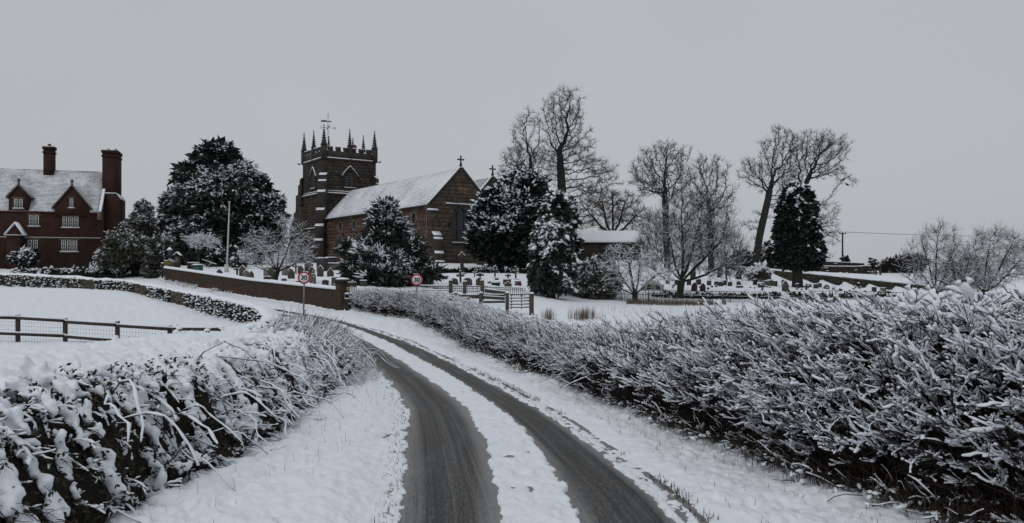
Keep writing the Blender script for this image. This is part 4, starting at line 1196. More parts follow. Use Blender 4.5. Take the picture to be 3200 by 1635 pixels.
for t, z, L, h in st_list:
    d = rdir(t); n = np.array([-d[1], d[0]]); n = n if n[1] < 0 else -n
    p = rw(t) + n * (.15 + rng.uniform(-.02, .03)); ang_ = math.atan2(d[1], d[0]); k = rng.integers(6)
    if nrs < 296:
        inst('stone', tm[k], rub, (p[0], p[1], z), (rng.uniform(-.1, .1), rng.uniform(-.1, .1), ang_), (L, .22, h)); nrs += 1
    else:
        V = tpl[k] * [L, .22, h]; V = np.stack([p[0] + V[:, 0] * d[0] + V[:, 1] * n[0], p[1] + V[:, 0] * d[1] + V[:, 1] * n[1], z + V[:, 2]], 1)
        ivs.add(V, BOXF, pick(rng, [(0.06, 0.052, 0.04), (0.085, 0.075, 0.055), (0.11, 0.10, 0.08), (0.05, 0.045, 0.036)]))
ivs.build('stone', MAT['rubble'], rub, col=True, kind='stuff')
# snow on top of it, and the ivy and snow pats clinging to the face
V = []; n = 150
for k in range(n + 1):
    t = RL * k / n; d = rdir(t); nn = np.array([-d[1], d[0]]); nn = nn if nn[1] < 0 else -nn; p = rw(t); z = rtop(t)
    l = .10 * float(fbm(t * .9, 1.1, 23, 3))
    for w_, zz in ((.27, -.05), (.25, .07 + l * .5), (.02, .15 + l), (-.25, .1 + l), (-.75, -.02), (-1.2, -.35)):
        V.append((*(p + nn * w_), z + zz))
F = [(k * 6 + i, k * 6 + i + 1, k * 6 + 7 + i, k * 6 + 6 + i) for k in range(n) for i in range(5)]
MB().add(V, np.array(F)).build('snow', SNOW, rub, smooth=True)
nI = 2600
tt = RL * rng.random(nI) ** 1.5
keep = fbm(tt * .35, 0 * tt, 61, 2) > -.25
tt = tt[keep]
PP, NN = [], []
for t in tt:
    d = rdir(t); nn = np.array([-d[1], d[0]]); nn = nn if nn[1] < 0 else -nn; p = rw(t) + nn * rng.uniform(.2, .42)
    z0, z1 = rfoot(t), rtop(t); PP.append((p[0], p[1], z0 + (z1 - z0) * rng.random() ** .8)); NN.append((nn[0], nn[1], 0))
PP, NN = np.array(PP), np.array(NN)
def leaf_fan(rng, P, D, size, m, spread=0.8, wid=0.3, droop=0.15):
    """m diamond leaves per point, fanning out along D."""
    P = np.repeat(P, m, 0); D = np.repeat(nrm(D), m, 0); n = len(P)
    S = np.repeat(np.broadcast_to(np.asarray(size, float), (n // m,)), m) * rng.uniform(.55, 1.1, n)
    d = nrm(D + spread * rng.standard_normal((n, 3)) * [1, 1, .8] - [0, 0, droop])
    side = nrm(np.cross(d, rng.standard_normal((n, 3)) * .6 + UPV)) * (S * wid)[:, None]
    a = P; c = P + d * S[:, None]; b = P + d * (S * .5)[:, None]
    V = np.stack([a, b + side, c, b - side], 1).reshape(-1, 3)
    return V, np.arange(n * 4).reshape(n, 4)
V, F = leaf_fan(rng, PP, NN - [0, 0, .3], .16, 4)
MB().add(V, F).build('ivy', MAT['ivy'], rub, kind='stuff')
k = rng.random(len(PP)) < .5
V, F = scatter(ICO1, PP[k] + NN[k] * .08 + [0, 0, .04], np.stack([rng.uniform(.05, .13, k.sum()), rng.uniform(.04, .08, k.sum()), rng.uniform(.025, .05, k.sum())], 1), NN[k] + .8 * rng.standard_normal((k.sum(), 3)) * [1, 1, .3], rng, .15)
MB().add(V, F).build('snow', SNOW, rub, smooth=True, kind='stuff')

# ------------------------------------------------------------------ the two retaining walls on the right
def stone_wall(name, label, pts, pal, course, snow_h, n_single=0, thick=.45, lmin=.3, lmax=.7, snow_patch=0.0):
    """pts: (x, y, z top, z foot) along the wall."""
    o = empty(name, (0, 0, 0), 0, label, 'wall')
    P = np.array(pts, float); sg = np.r_[0, np.cumsum(np.linalg.norm(np.diff(P[:, :2], axis=0), axis=1))]; L = sg[-1]
    f = lambda t, c: np.interp(t, sg, P[:, c])
    r = np.random.default_rng(len(label))
    core, sn, rest = MB(), MB(), MB(); K = max(2, int(L / 2))
    for k in range(K):
        q = []
        for t in (k * L / K, (k + 1) * L / K):
            d = nrm(np.array([f(min(t + .2, L), 0) - f(max(t - .2, 0), 0), f(min(t + .2, L), 1) - f(max(t - .2, 0), 1)])); n = np.array([-d[1], d[0]]); n = n if n[1] < 0 else -n
            p = np.array([f(t, 0), f(t, 1)]); q.append((p, n, f(t, 3) - .5, f(t, 2)))
        (p0, n0, a0, z0), (p1, n1, a1, z1) = q
        core.add([(*(p0), a0), (*(p1), a1), (*(p1 - n1 * thick), a1), (*(p0 - n0 * thick), a0), (*p0, z0), (*p1, z1), (*(p1 - n1 * thick), z1), (*(p0 - n0 * thick), z0)], BOXF)
        h0, h1 = snow_h * r.uniform(.6, 1.2), snow_h * r.uniform(.6, 1.2)
        sn.add([(*(p0 + n0 * .1), z0 + .004), (*(p1 + n1 * .1), z1 + .004), (*(p1 - n1 * (thick + .1)), z1 + .004), (*(p0 - n0 * (thick + .1)), z0 + .004), (*(p0 + n0 * .08), z0 + h0), (*(p1 + n1 * .08), z1 + h0), (*(p1 - n1 * (thick + .1)), z1 + h0), (*(p0 - n0 * (thick + .1)), z0 + h0)], BOXF)
    core.build('core', MAT['dark_stone'], o); sn.build('snow', SNOW_FAR, o)
    cnt = 0; extra = MB()
    for row in range(12):
        t = r.uniform(0, .3)
        while t < L - .1:
            l = r.uniform(lmin, lmax); h = course * r.uniform(.75, 1.1); tc = min(t + l / 2, L)
            z = f(tc, 2) - course * (row + .5)
            if z > f(tc, 3) - .1:
                d = nrm(np.array([f(min(tc + .2, L), 0) - f(max(tc - .2, 0), 0), f(min(tc + .2, L), 1) - f(max(tc - .2, 0), 1)])); n = np.array([-d[1], d[0]]); n = n if n[1] < 0 else -n
                p = np.array([f(tc, 0), f(tc, 1)]) + n * r.uniform(.0, .05)
                V = tpl[r.integers(6)] * [l, .2, h]
                V = np.stack([p[0] + V[:, 0] * d[0] + V[:, 1] * n[0], p[1] + V[:, 0] * d[1] + V[:, 1] * n[1], z + V[:, 2] + V[:, 0] * (f(min(tc + .5, L), 2) - f(max(tc - .5, 0), 2))], 1)
                if cnt < n_single:
                    MB().add(V, BOXF, pick(r, pal)).build('stone', MAT['rubble'], o, col=True); cnt += 1
                else: rest.add(V, BOXF, pick(r, pal))
                if r.random() < snow_patch:
                    extra.add(np.stack([V[:, 0], V[:, 1], V[:, 2]], 1) * 1 + np.array([n[0] * .06, n[1] * .06, h * .55]) , BOXF)
            t += l + .012
    rest.build('stone', MAT['rubble'], o, col=True, kind='stuff')
    if extra.n:
        V = np.concatenate(extra.V).reshape(-1, 8, 3); c = V.mean(1, keepdims=True); V = c + (V - c) * [1, 1, .35]
        MB().add(V.reshape(-1, 3), np.concatenate([BOXF + 8 * k for k in range(len(V))])).build('snow', SNOW_FAR, o, kind='stuff')
    return o
PAL_W = [(0.045, 0.042, 0.032), (0.06, 0.055, 0.04), (0.038, 0.036, 0.028), (0.052, 0.05, 0.034)]
A = at(2275, 832, 101); B = at(2507, 854, 94); C = at(2821, 886, 85); D = at(3000, 905, 80)
stone_wall('retaining_wall', 'low mossy stone retaining wall sloping down behind the right-hand graves', [(*A, gz(A[0], 99.5) - .1), (*B, gz(B[0], 92.5) - .1), (*C, gz(C[0], 83.5) - .1), (*D, gz(D[0], 79) - .2)], PAL_W, .26, .12, 0)
PAL_U = [(0.042, 0.034, 0.03), (0.055, 0.04, 0.034), (0.036, 0.031, 0.028)]
A = at(2270, 822, 116); B = at(2480, 820, 112); C = at(2560, 818, 110); D = at(2700, 820, 107)
stone_wall('ruined_wall', 'upper broken stone wall with snowy ledges at the top of the slope', [(A[0], A[1], A[2], A[2] - 1.6), (B[0], B[1], B[2], B[2] - 1.7), (C[0], C[1], C[2] + .05, C[2] - 1.6), (D[0], D[1], D[2] - .15, D[2] - 1.8)], PAL_U, .2, .1, 0, snow_patch=.12)
A = at(2555, 832, 106.5); D = at(2712, 834, 103); E = at(2722, 832, 106)
stone_wall('ruined_wall', 'stepped lower face of the broken stone wall beside the field gateway', [(A[0], A[1], A[2], A[2] - 1.4), (D[0], D[1], D[2], D[2] - 1.2), (E[0], E[1], E[2] + .2, E[2] - 1.2)], PAL_U, .2, .1, 0, snow_patch=.16)
# ------------------------------------------------------------------ bare trees: limbs grow towards points filling the crown
def colonize(rng, pts, trunk, step, infl, kill, up=0.08, wander=0.18, iters=160, par=None):
    pos = [np.array(p, float) for p in trunk]; par = list(par) if par is not None else [-1] + list(range(len(trunk) - 1))
    P = np.array(pos); near = np.zeros(len(pts), int); dist = np.full(len(pts), 1e9)
    d = np.linalg.norm(pts[:, None] - P[None], axis=2); near = d.argmin(1); dist = d.min(1)
    alive = np.ones(len(pts), bool)
    infl0 = infl * 3
    for it in range(iters):
        act = alive & (dist < (infl0 if it < 25 else infl))
        if not act.any(): break
        k = near[act]; v = nrm(pts[act] - P[k])
        ks, inv = np.unique(k, return_inverse=True)
        D = np.zeros((len(ks), 3)); np.add.at(D, inv, v)
        D = nrm(nrm(D) + [0, 0, up] + wander * rng.standard_normal(D.shape))
        new = P[ks] + D * step
        # drop those that stand on an older node
        dd = np.array([np.min(np.linalg.norm(P - n, axis=1)) for n in new]) if len(P) * len(new) < 4e5 else np.min(np.linalg.norm(P[None] - new[:, None], axis=2), 1)
        ok = dd > step * .45
        if not ok.any():
            alive[act] = False; continue
        new, ks = new[ok], ks[ok]
        base = len(P); P = np.vstack([P, new]); par += list(ks)
        dn = np.linalg.norm(pts[:, None] - new[None], axis=2)
        j = dn.argmin(1); m = dn[np.arange(len(pts)), j]; b = m < dist
        near[b] = base + j[b]; dist[b] = m[b]
        alive &= dist > kill
    return P, np.array(par)

def in_ellipsoids(rng, ells, n, shell=0.0):
    vol = np.array([e[3] * e[4] * e[5] for e in ells]); pick_ = rng.choice(len(ells), n, p=vol / vol.sum())
    E = np.array(ells)[pick_]
    d = nrm(rng.standard_normal((n, 3))); r = rng.uniform(shell, 1, n) ** (1 / 2.2)
    return E[:, :3] + d * r[:, None] * E[:, 3:]

def px_ells(y, ells, dscale=.8):
    out = []
    for u, v, ru, rv in ells:
        c = at(u, v, y); s = y / FPX; out.append((c[0], c[1], c[2], ru * s, ru * s * dscale, rv * s))
    return out

def bare_tree(name, label, y, base, trunk, ells, n, seed, step=.55, tipr=.014, twigs=3, twl=.8, snow=0.0, mat='bark', tmat='twig', up=.08, group=None, n_exp=2.35, cat='tree', wander=.18, base_r=None, snowr=1.0, dscale=.8, stems=None, droop=0.0, twup=0.0):
    rng = np.random.default_rng(seed)
    bx, by, bz = (base[0] - CU) / FPX * y, y, None
    bz = gz(bx, by) - .15
    root = empty(name, (bx, by, bz), 0, label, cat, group)
    O = np.array([bx, by, bz])
    path = [O] + [at(u, v, y) for u, v in trunk]
    tp = [path[0]]
    for a, b in zip(path[:-1], path[1:]):
        k = max(1, int(np.linalg.norm(b - a) / step))
        for i in range(1, k + 1): tp.append(a + (b - a) * i / k + rng.standard_normal(3) * .03 * step)
    par0 = [-1] + list(range(len(tp) - 1)); fork = len(tp) - 1
    for sp in (stems or []):
        a = tp[fork]; last = fork
        for u, v in sp:
            b = at(u, v, y) + np.array([0, rng.uniform(-1, 1) * .45 * abs(at(u, v, y)[0] - tp[fork][0]) + rng.uniform(-.2, .2), 0])
            k = max(1, int(np.linalg.norm(b - a) / step))
            for i in range(1, k + 1):
                tp.append(a + (b - a) * i / k + rng.standard_normal(3) * .06 * step); par0.append(last); last = len(tp) - 1
            a = b
    pts = in_ellipsoids(rng, px_ells(y, ells, dscale), int(n * 1.35))
    cc = pts.mean(0); far_ = rng.random(len(pts)) < .07; pts[far_] = cc + (pts[far_] - cc) * rng.uniform(1.05, 1.22, (far_.sum(), 1))
    g_ = fbm(pts[:, 0] * .42 + pts[:, 1] * .3, pts[:, 2] * .42 - pts[:, 1] * .23, seed * 3, 2); pts = pts[g_ > np.quantile(g_, .24)]
    P, par = colonize(rng, pts, tp, step, step * 7, step * 1.7, up, wander, par=par0)
    N = len(P); ch = np.zeros(N, int); np.add.at(ch, par[1:], 1)
    if base_r: n_exp = max(1.45, math.log(max(4, (ch == 0).sum())) / math.log(base_r / tipr))
    acc = np.where(ch == 0, tipr ** n_exp, 0.0)
    for i in range(N - 1, 0, -1): acc[par[i]] += acc[i]
    R = acc ** (1 / n_exp)
    c = np.arange(1, N); p = par[1:]
    m1, m2 = MB(), MB()
    big = R[p] > 4.5 * tipr
    R1 = R[c]; R0 = np.minimum(R[p], R1 * 1.25 + .004)
    V, F = tubes(P[p][big] - O, P[c][big] - O + (P[c] - P[p])[big] * .06, R0[big], R1[big], 7); m1.add(V, F)
    V, F = tubes(P[p][~big] - O, P[c][~big] - O, R0[~big], R1[~big], 3); m2.add(V, F)
    # fine twigs
    cand = np.nonzero(R < 3.2 * tipr)[0]; cand = cand[cand > 3]
    k = np.repeat(cand, twigs); k = k[rng.random(len(k)) < .9]
    base_d = nrm(P[k] - P[par[k]]); d = nrm(base_d + .75 * rng.standard_normal((len(k), 3)) + [0, 0, .25 - droop + twup])
    L = twl * rng.uniform(.4, 1.1, len(k))
    a = P[k] - O; b = a + d * (L * .5)[:, None]; d2 = nrm(d + .35 * rng.standard_normal(d.shape) + [0, 0, .15 - droop + twup]); e = b + d2 * (L * .5)[:, None]
    V, F = tubes(a, b, tipr * .7, tipr * .5, 3); m2.add(V, F)
    V, F = tubes(b, e, tipr * .5, tipr * .25, 3); m2.add(V, F)
    d3 = nrm(d + .8 * rng.standard_normal(d.shape)); V, F = tubes(b, b + d3 * (L * .4)[:, None], tipr * .4, tipr * .2, 3); m2.add(V, F)
    m1.build('trunk', MAT[mat], root, smooth=True)
    m2.build('crown', MAT[tmat], root, kind='stuff')
    if snow > 0:
        A0 = np.vstack([P[p] - O, a, b]); A1 = np.vstack([P[c] - O, b, e]); RR = np.r_[R1, np.full(len(a), tipr * .55), np.full(len(b), tipr * .4)]
        dz = np.abs(nrm(A1 - A0)[:, 2]); kk = (dz < .88) & (rng.random(len(A0)) < snow)
        A0, A1, RR = A0[kk], A1[kk], RR[kk]
        up_ = np.stack([0 * RR, 0 * RR, RR * .8 + tipr * .35 * snowr], 1)
        V, F = tubes(A0 + up_, A1 + up_, RR * .75 + tipr * .55 * snowr, RR * .75 + tipr * .45 * snowr, 4)
        MB().add(V, F).build('snow', SNOW_FAR, root, kind='stuff')
    return root

TALL = 'tall bare trees behind the churchyard'
BIG = dict(step=.42, group=TALL, twigs=8, tipr=.021, up=.16, wander=.36, twl=.9)
bare_tree('lime_tree', 'slender bare tree with forked trunk rising beside the aisle gable cross', 100, (1648, 815), [(1652, 640), (1656, 560)],
          [(1652, 425, 52, 88), (1635, 500, 75, 60), (1620, 545, 70, 45)], 1300, 1, base_r=.42, **BIG)
bare_tree('lime_tree', 'tallest bare tree with broad spreading crown behind the large yew', 102, (1757, 815), [(1758, 640), (1754, 560), (1748, 470)],
          [(1757, 365, 75, 92), (1770, 480, 85, 80), (1845, 475, 75, 80), (1870, 540, 75, 55), (1720, 480, 40, 110), (1830, 590, 70, 35)], 2600, 2, base_r=.6, **BIG)
bare_tree('oak_tree', 'rounded bare tree in the distance behind the snowy barn roof', 128, (1915, 745), [(1915, 735)],
          [(1900, 650, 110, 78), (1965, 680, 75, 60), (1840, 680, 60, 50)], 3400, 3, step=.5, group=TALL, tipr=.026, up=.1, base_r=.42, twigs=8, twl=1.1,
          stems=[[(1880, 710), (1840, 660)], [(1895, 700), (1880, 620)], [(1915, 690), (1915, 610)], [(1935, 700), (1955, 630)], [(1950, 715), (1990, 670)]])
bare_tree('lime_tree', 'bare tree with upright trunk and wide crown behind the twiggy tree', 101, (2085, 825), [(2080, 690), (2078, 620)],
          [(2078, 490, 80, 58), (2010, 540, 55, 55), (2065, 560, 95, 70), (2120, 560, 45, 60)], 2000, 4, base_r=.42, **BIG)
bare_tree('lime_tree', 'bare tree with narrow upright crown right of the twiggy tree', 103, (2222, 825), [(2218, 720), (2214, 660)],
          [(2215, 550, 65, 68), (2240, 610, 65, 60), (2180, 590, 40, 60)], 1500, 5, base_r=.42, **BIG)
bare_tree('lime_tree', 'leaning bare tree with long clear trunk left of the dark cypress', 108, (2357, 828), [(2375, 730), (2400, 620), (2406, 590)],
          [(2430, 455, 80, 55), (2375, 535, 60, 60), (2335, 525, 28, 28), (2440, 540, 60, 60), (2350, 690, 45, 25), (2445, 640, 40, 30)], 2200, 6, base_r=.5, **BIG)
bare_tree('lime_tree', 'spreading bare tree with two rooks behind the dark cypress', 112, (2520, 830), [(2505, 720), (2502, 620), (2510, 590)],
          [(2560, 470, 95, 58), (2590, 520, 65, 55), (2625, 575, 48, 35), (2500, 520, 45, 60), (2590, 690, 50, 65)], 2300, 7, base_r=.46, **BIG)
bare_tree('twiggy_tree', 'broad many-stemmed bare tree at the railings, its low boughs edged with snow', 66, (2125, 928), [(2126, 900), (2130, 880)],
          [(2150, 730, 140, 130), (2075, 770, 95, 95), (2235, 790, 95, 90), (2150, 640, 85, 60), (2010, 800, 40, 50)], 4200, 8, step=.36, tipr=.0145, up=.2, twigs=11, twl=1.15, twup=.45, snow=.3, snowr=.7, tmat='twig', base_r=.3,
          stems=[[(2090, 840), (2040, 790)], [(2110, 820), (2085, 720)], [(2135, 800), (2130, 690)], [(2155, 820), (2185, 700)], [(2180, 830), (2240, 760)], [(2190, 865), (2270, 825)], [(2080, 875), (2030, 830)]])
bare_tree('thorn_tree', 'low twisted thorn tree laced with snow right of the snowy shrub', 63, (1985, 942), [(1984, 922)],
          [(1985, 835, 110, 70), (1930, 820, 65, 60), (2050, 860, 65, 45), (1960, 790, 80, 35)], 2400, 9, step=.27, tipr=.011, up=.0, wander=.45, twigs=4, twl=.5, snow=.75, snowr=1.2, base_r=.22,
          stems=[[(1960, 890), (1935, 850)], [(1975, 880), (1965, 820)], [(1995, 880), (2000, 820)], [(2020, 890), (2050, 860)], [(1945, 905), (1925, 880)]])
bare_tree('cherry_tree', 'snow-laced bare tree with long low boughs among the left-hand graves', 57, (858, 884), [(862, 866), (866, 850)],
          [(880, 735, 65, 70), (810, 765, 60, 65), (935, 775, 58, 60), (870, 800, 118, 38)], 1700, 10, step=.27, tipr=.010, up=.08, twigs=6, twl=.7, snow=.7, snowr=.95, tmat='pale_twig', base_r=.19,
          stems=[[(830, 815), (790, 760)], [(845, 800), (835, 730)], [(870, 800), (868, 700)], [(895, 800), (915, 720)], [(915, 825), (960, 790)], [(820, 840), (770, 815)]])
bare_tree('cherry_tree', 'small umbrella-shaped snowy tree left of the flagpole', 82, (621, 840), [(621, 798)],
          [(620, 755, 62, 26), (590, 768, 34, 18), (655, 765, 36, 20)], 800, 11, step=.25, tipr=.012, up=-.05, twigs=4, twl=.7, snow=.9, snowr=1.8, tmat='pale_twig', base_r=.14)
bare_tree('hazel_bush', 'bare spreading bush with spiky shoots above the right-hand hedge', 56, (2925, 925), [(2924, 918)],
          [(2915, 810, 85, 80), (2865, 825, 52, 60), (2985, 850, 75, 50), (2930, 755, 70, 50)], 2600, 12, step=.28, tipr=.0105, up=.16, twigs=8, twl=.8, twup=.2, snow=.35, snowr=.8, base_r=.16, cat='bush',
          stems=[[(2890, 870), (2850, 800)], [(2905, 850), (2890, 760)], [(2925, 850), (2930, 740)], [(2945, 860), (2975, 770)], [(2965, 880), (3010, 830)], [(2880, 895), (2840, 860)]])
bare_tree('hazel_bush', 'dense bare bush with arching boughs at the right edge of view', 54, (3080, 925), [(3078, 918)],
          [(3080, 830, 125, 75), (3170, 800, 90, 80), (3030, 850, 100, 45), (3110, 755, 80, 45)], 3200, 13, step=.28, tipr=.0105, up=.1, twigs=9, twl=.8, snow=.35, snowr=.8, base_r=.16, cat='bush',
          stems=[[(3040, 880), (2990, 840)], [(3060, 860), (3040, 770)], [(3085, 850), (3095, 750)], [(3110, 860), (3150, 770)], [(3130, 880), (3190, 820)]])
bare_tree('hazel_bush', 'low arching bare bush between the two taller ones above the hedge', 52, (3000, 930), [(3000, 924)],
          [(3000, 865, 90, 50), (2950, 880, 70, 35), (3060, 870, 80, 45), (3000, 810, 60, 40)], 1800, 18, step=.28, tipr=.0105, up=.02, twigs=8, twl=.8, snow=.45, snowr=.9, base_r=.13, cat='bush', wander=.3,
          stems=[[(2970, 890), (2920, 870)], [(2985, 870), (2975, 810)], [(3015, 870), (3030, 800)], [(3035, 890), (3100, 860)]])
bare_tree('scrub_bush', 'brown twiggy scrub filling the gap left of the leaning tree', 84, (2270, 850), [(2270, 840)], [(2270, 770, 60, 75), (2300, 800, 40, 45)], 600, 14, step=.4, tipr=.012, up=.12, twigs=8, twl=.9, twup=.3, base_r=.1, cat='bush', snow=.2)
bare_tree('scrub_bush', 'small bare bush beyond the upper broken wall', 125, (2590, 822), [(2590, 815)], [(2588, 800, 28, 22)], 90, 15, step=.4, tipr=.014, up=.2, twigs=5, twl=.7, base_r=.08, cat='bush')
bare_tree('scrub_bush', 'bare undergrowth beneath the leaning tree trunk', 112, (2345, 822), [(2345, 818)], [(2355, 790, 50, 30)], 200, 16, step=.4, tipr=.013, up=.1, twigs=4, twl=.8, base_r=.08, cat='bush', snow=.4)
bare_tree('scrub_bush', 'grey bare thicket showing behind the left side of the cedar', 112, (490, 800), [(490, 780)], [(500, 700, 45, 50)], 260, 17, step=.5, tipr=.018, twigs=5, twl=1.0, base_r=.12, cat='bush', snow=.5)

# ------------------------------------------------------------------ evergreens
def evergreen(name, label, y, base_u, lumps, n, seed, size=.7, mat='needles', cat='tree', snow=.6, snow_bias=0.0, leaves=7, trunk=None, core=.8, droop=.35, pad=(.55, .26, .12), padj=.2, wid=.3, dscale=.8, trunk_r=.3, snow_side=None, shadow_low=None, group=None, base_v=None, up=0.0, pads=2, clump=(.33, .45), bulge=.9):
    rng = np.random.default_rng(seed)
    E = px_ells(y, lumps, dscale)
    bx = (base_u - CU) / FPX * y; bz = gz(bx, y) - .1
    root = empty(name, (bx, y, bz), 0, label, cat, group); O = np.array([bx, y, bz])
    EA = np.array(E)
    if cat in ('hedge', 'plant'):
        EA[:, 2] = H0(EA[:, 0], EA[:, 1]) + EA[:, 5] * .9
    area = (EA[:, 3] * EA[:, 5]) ** .8; k = rng.choice(len(E), n, p=area / area.sum())
    d = nrm(rng.standard_normal((n, 3)) * [1, 1, 1]); d[:, 1] = np.where(rng.random(n) < .75, -np.abs(d[:, 1]), d[:, 1])
    r = rng.uniform(.78, 1.06, n)
    P = EA[k, :3] + d * EA[k, 3:] * r[:, None]
    # keep what lies on the outside of the whole crown
    q = np.stack([(((P - e[:3]) / (e[3:])) ** 2).sum(1) for e in EA], 1); q[np.arange(n), k] = 9
    ok = (q.min(1) > .72) & (P[:, 2] > H0(P[:, 0], P[:, 1]) - .05)
    P, d, k = P[ok], d[ok], k[ok]; n = len(P)
    out = nrm(d / EA[k, 3:] * EA[k, 3:].mean(1, keepdims=True) * [1, 1, .35] + .25 * rng.standard_normal((n, 3)) - [0, 0, droop - up])
    cl = fbm(P[:, 0] * clump[0] / size + P[:, 1] * .21 / size, P[:, 2] * clump[1] / size + P[:, 1] * .17 / size, seed, 2)
    P = P + d * (cl * bulge * size)[:, None]
    S = size * rng.uniform(.6, 1.2, n) * np.where(rng.random(n) < .1, 1.5, 1.0)
    V, F = leaf_fan(rng, P - O, out, S, leaves, .75, wid, .1)
    MB().add(V, F).build('crown', MAT[mat], root, kind='stuff')
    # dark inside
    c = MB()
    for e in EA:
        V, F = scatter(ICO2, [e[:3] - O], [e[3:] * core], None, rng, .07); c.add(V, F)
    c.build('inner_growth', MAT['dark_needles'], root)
    z0, z1 = P[:, 2].min(), P[:, 2].max(); hrel = (P[:, 2] - z0) / (z1 - z0)
    nz = d[:, 2] / EA[k, 5] * EA[k, 5]
    prob = snow * np.clip(.55 + .8 * nz + snow_bias * (hrel - .5) * 2, 0.03, 1.15)
    if snow_side is not None: prob = prob * np.clip(snow_side(P), 0, 1.5)
    prob = prob * (.12 + 1.35 * sstep(-.2, .22, cl))
    kk = rng.random(n) < prob
    A = np.repeat(np.nonzero(kk)[0], pads); m = len(A)
    dd = nrm(out[A] + .35 * rng.standard_normal((m, 3)) * [1, 1, .5])
    SS = S[A] * rng.uniform(.6, 1.1, m)
    pos = P[A] - O + dd * (SS * rng.uniform(.2, .6, m))[:, None] + [0, 0, 1] * (SS * .16)[:, None] + rng.standard_normal((m, 3)) * (S[A] * .12)[:, None]
    V, F = scatter(OCT, pos, SS[:, None] * np.array(pad) * 1.25, dd, rng, padj)
    MB().add(V, F).build('snow', SNOW_FAR, root, smooth=True, kind='stuff')
    tr = MB(); top = trunk if trunk else .5
    tr.tube([(0, 0, -.2), (0, 0, (z1 - bz) * top * .5), (0, 0, (z1 - bz) * top)], [trunk_r * 1.25, trunk_r, trunk_r * .6], 9); tr.build('trunk', MAT['bark'], root, smooth=True)
    return root

evergreen('cedar_tree', 'huge dark evergreen with snow-dusted layered branches left of the church tower', 96, 690,
          [(680, 500, 70, 48), (640, 560, 85, 55), (735, 570, 75, 60), (690, 630, 130, 70), (600, 650, 75, 60), (800, 620, 62, 60), (840, 660, 40, 55), (570, 720, 80, 60), (690, 740, 150, 80), (810, 730, 80, 75), (545, 770, 50, 45), (620, 790, 90, 40)],
          4200, 21, size=1.1, mat='needles', snow=.62, snow_bias=.25, trunk_r=.6, pad=(.24, .09, .045), leaves=9, pads=11, core=.80, wid=.22, clump=(.16, .55))
evergreen('yew_tree', 'large black-green yew with snowy tips at the east end of the church', 82, 1600,
          [(1640, 590, 55, 38), (1570, 640, 65, 50), (1650, 650, 85, 65), (1540, 700, 60, 50), (1600, 750, 110, 85), (1700, 690, 70, 80), (1520, 740, 45, 40), (1742, 690, 42, 65), (1670, 780, 90, 60), (1768, 770, 28, 40)],
          3300, 22, size=.95, mat='dark_needles', snow=.75, snow_bias=.75, trunk_r=.5, pad=(.26, .09, .055), leaves=9, droop=.1, up=.15, pads=10, core=.84)
evergreen('spruce_tree', 'bushy grey-green spruce with snowy sprays standing before the nave', 56, 1192,
          [(1205, 655, 22, 26), (1200, 700, 42, 40), (1190, 755, 52, 42), (1235, 735, 30, 50), (1140, 800, 50, 36), (1200, 815, 80, 45), (1275, 785, 48, 34), (1300, 840, 45, 32), (1120, 845, 42, 36), (1190, 862, 105, 34), (1085, 778, 24, 13), (1345, 850, 26, 12), (1325, 862, 30, 14)],
          4200, 23, size=.62, mat='spruce_needles', snow=.95, snow_bias=.1, pad=(.30, .06, .045), leaves=10, droop=.05, up=.2, trunk_r=.22, core=.74, wid=.14, pads=13, clump=(.2, .3), bulge=.6)
def side17(P): return .12 + 2.2 * sstep(0.55, 0.9, (P[:, 2] - P[:, 2].min()) / (P[:, 2].max() - P[:, 2].min())) + .25 * sstep(0, 1.5, P[:, 0] - P[:, 0].mean())
evergreen('cypress_tree', 'cone-shaped conifer hung with heavy clumps of snow at the railings', 60, 1722,
          [(1738, 628, 26, 22), (1735, 670, 38, 42), (1730, 730, 50, 52), (1726, 790, 60, 58), (1722, 845, 66, 48), (1722, 880, 62, 26)],
          2300, 25, size=.55, mat='needles', snow=1.25, snow_bias=.1, pad=(.31, .19, .14), padj=.2, leaves=9, droop=.75, trunk_r=.3, trunk=.3, core=.86, pads=7, clump=(.3, .4), bulge=.4)
evergreen('cypress_tree', 'tall dark columnar cypress with snow only on its crown', 78, 2492,
          [(2487, 612, 44, 34), (2488, 655, 58, 50), (2488, 715, 66, 65), (2492, 775, 68, 50), (2520, 795, 45, 40), (2465, 795, 40, 38)],
          2400, 26, size=.6, mat='dark_needles', snow=.7, pad=(.45, .24, .14), leaves=9, droop=.65, trunk_r=.45, trunk=.4, core=.9, snow_side=side17, pads=3, bulge=.3)
evergreen('holly_tree', 'dark pointed evergreen right of the brick house chimney', 76, 455,
          [(452, 655, 16, 26), (450, 700, 32, 40), (452, 760, 55, 55), (455, 820, 60, 50), (410, 720, 22, 30)], 1300, 27, size=.55, mat='shrub_leaves', snow=.8, pad=(.26, .1, .06), leaves=8, trunk_r=.2, core=.78, pads=7, up=.1)
evergreen('laurel_shrub', 'pale frosted rounded shrub in front of the pointed evergreen', 73, 380,
          [(380, 780, 55, 50), (350, 805, 40, 35), (425, 770, 40, 40), (500, 790, 38, 50), (510, 765, 30, 28), (490, 840, 40, 25)], 1200, 28, size=.45, mat='shrub_leaves', snow=1.0, pad=(.28, .09, .06), leaves=8, trunk_r=.1, core=.8, pads=7, cat='shrub', up=.2)
evergreen('rhododendron_bush', 'round snowy shrub between the heavy conifer and the thorn tree', 64, 1850,
          [(1850, 860, 55, 45), (1820, 880, 40, 40), (1890, 870, 45, 40), (1860, 905, 60, 30)], 1000, 29, size=.5, mat='shrub_leaves', snow=2.4, snow_bias=.2, pad=(.3, .12, .08), leaves=8, trunk_r=.1, core=.8, cat='shrub', pads=7, bulge=.4)
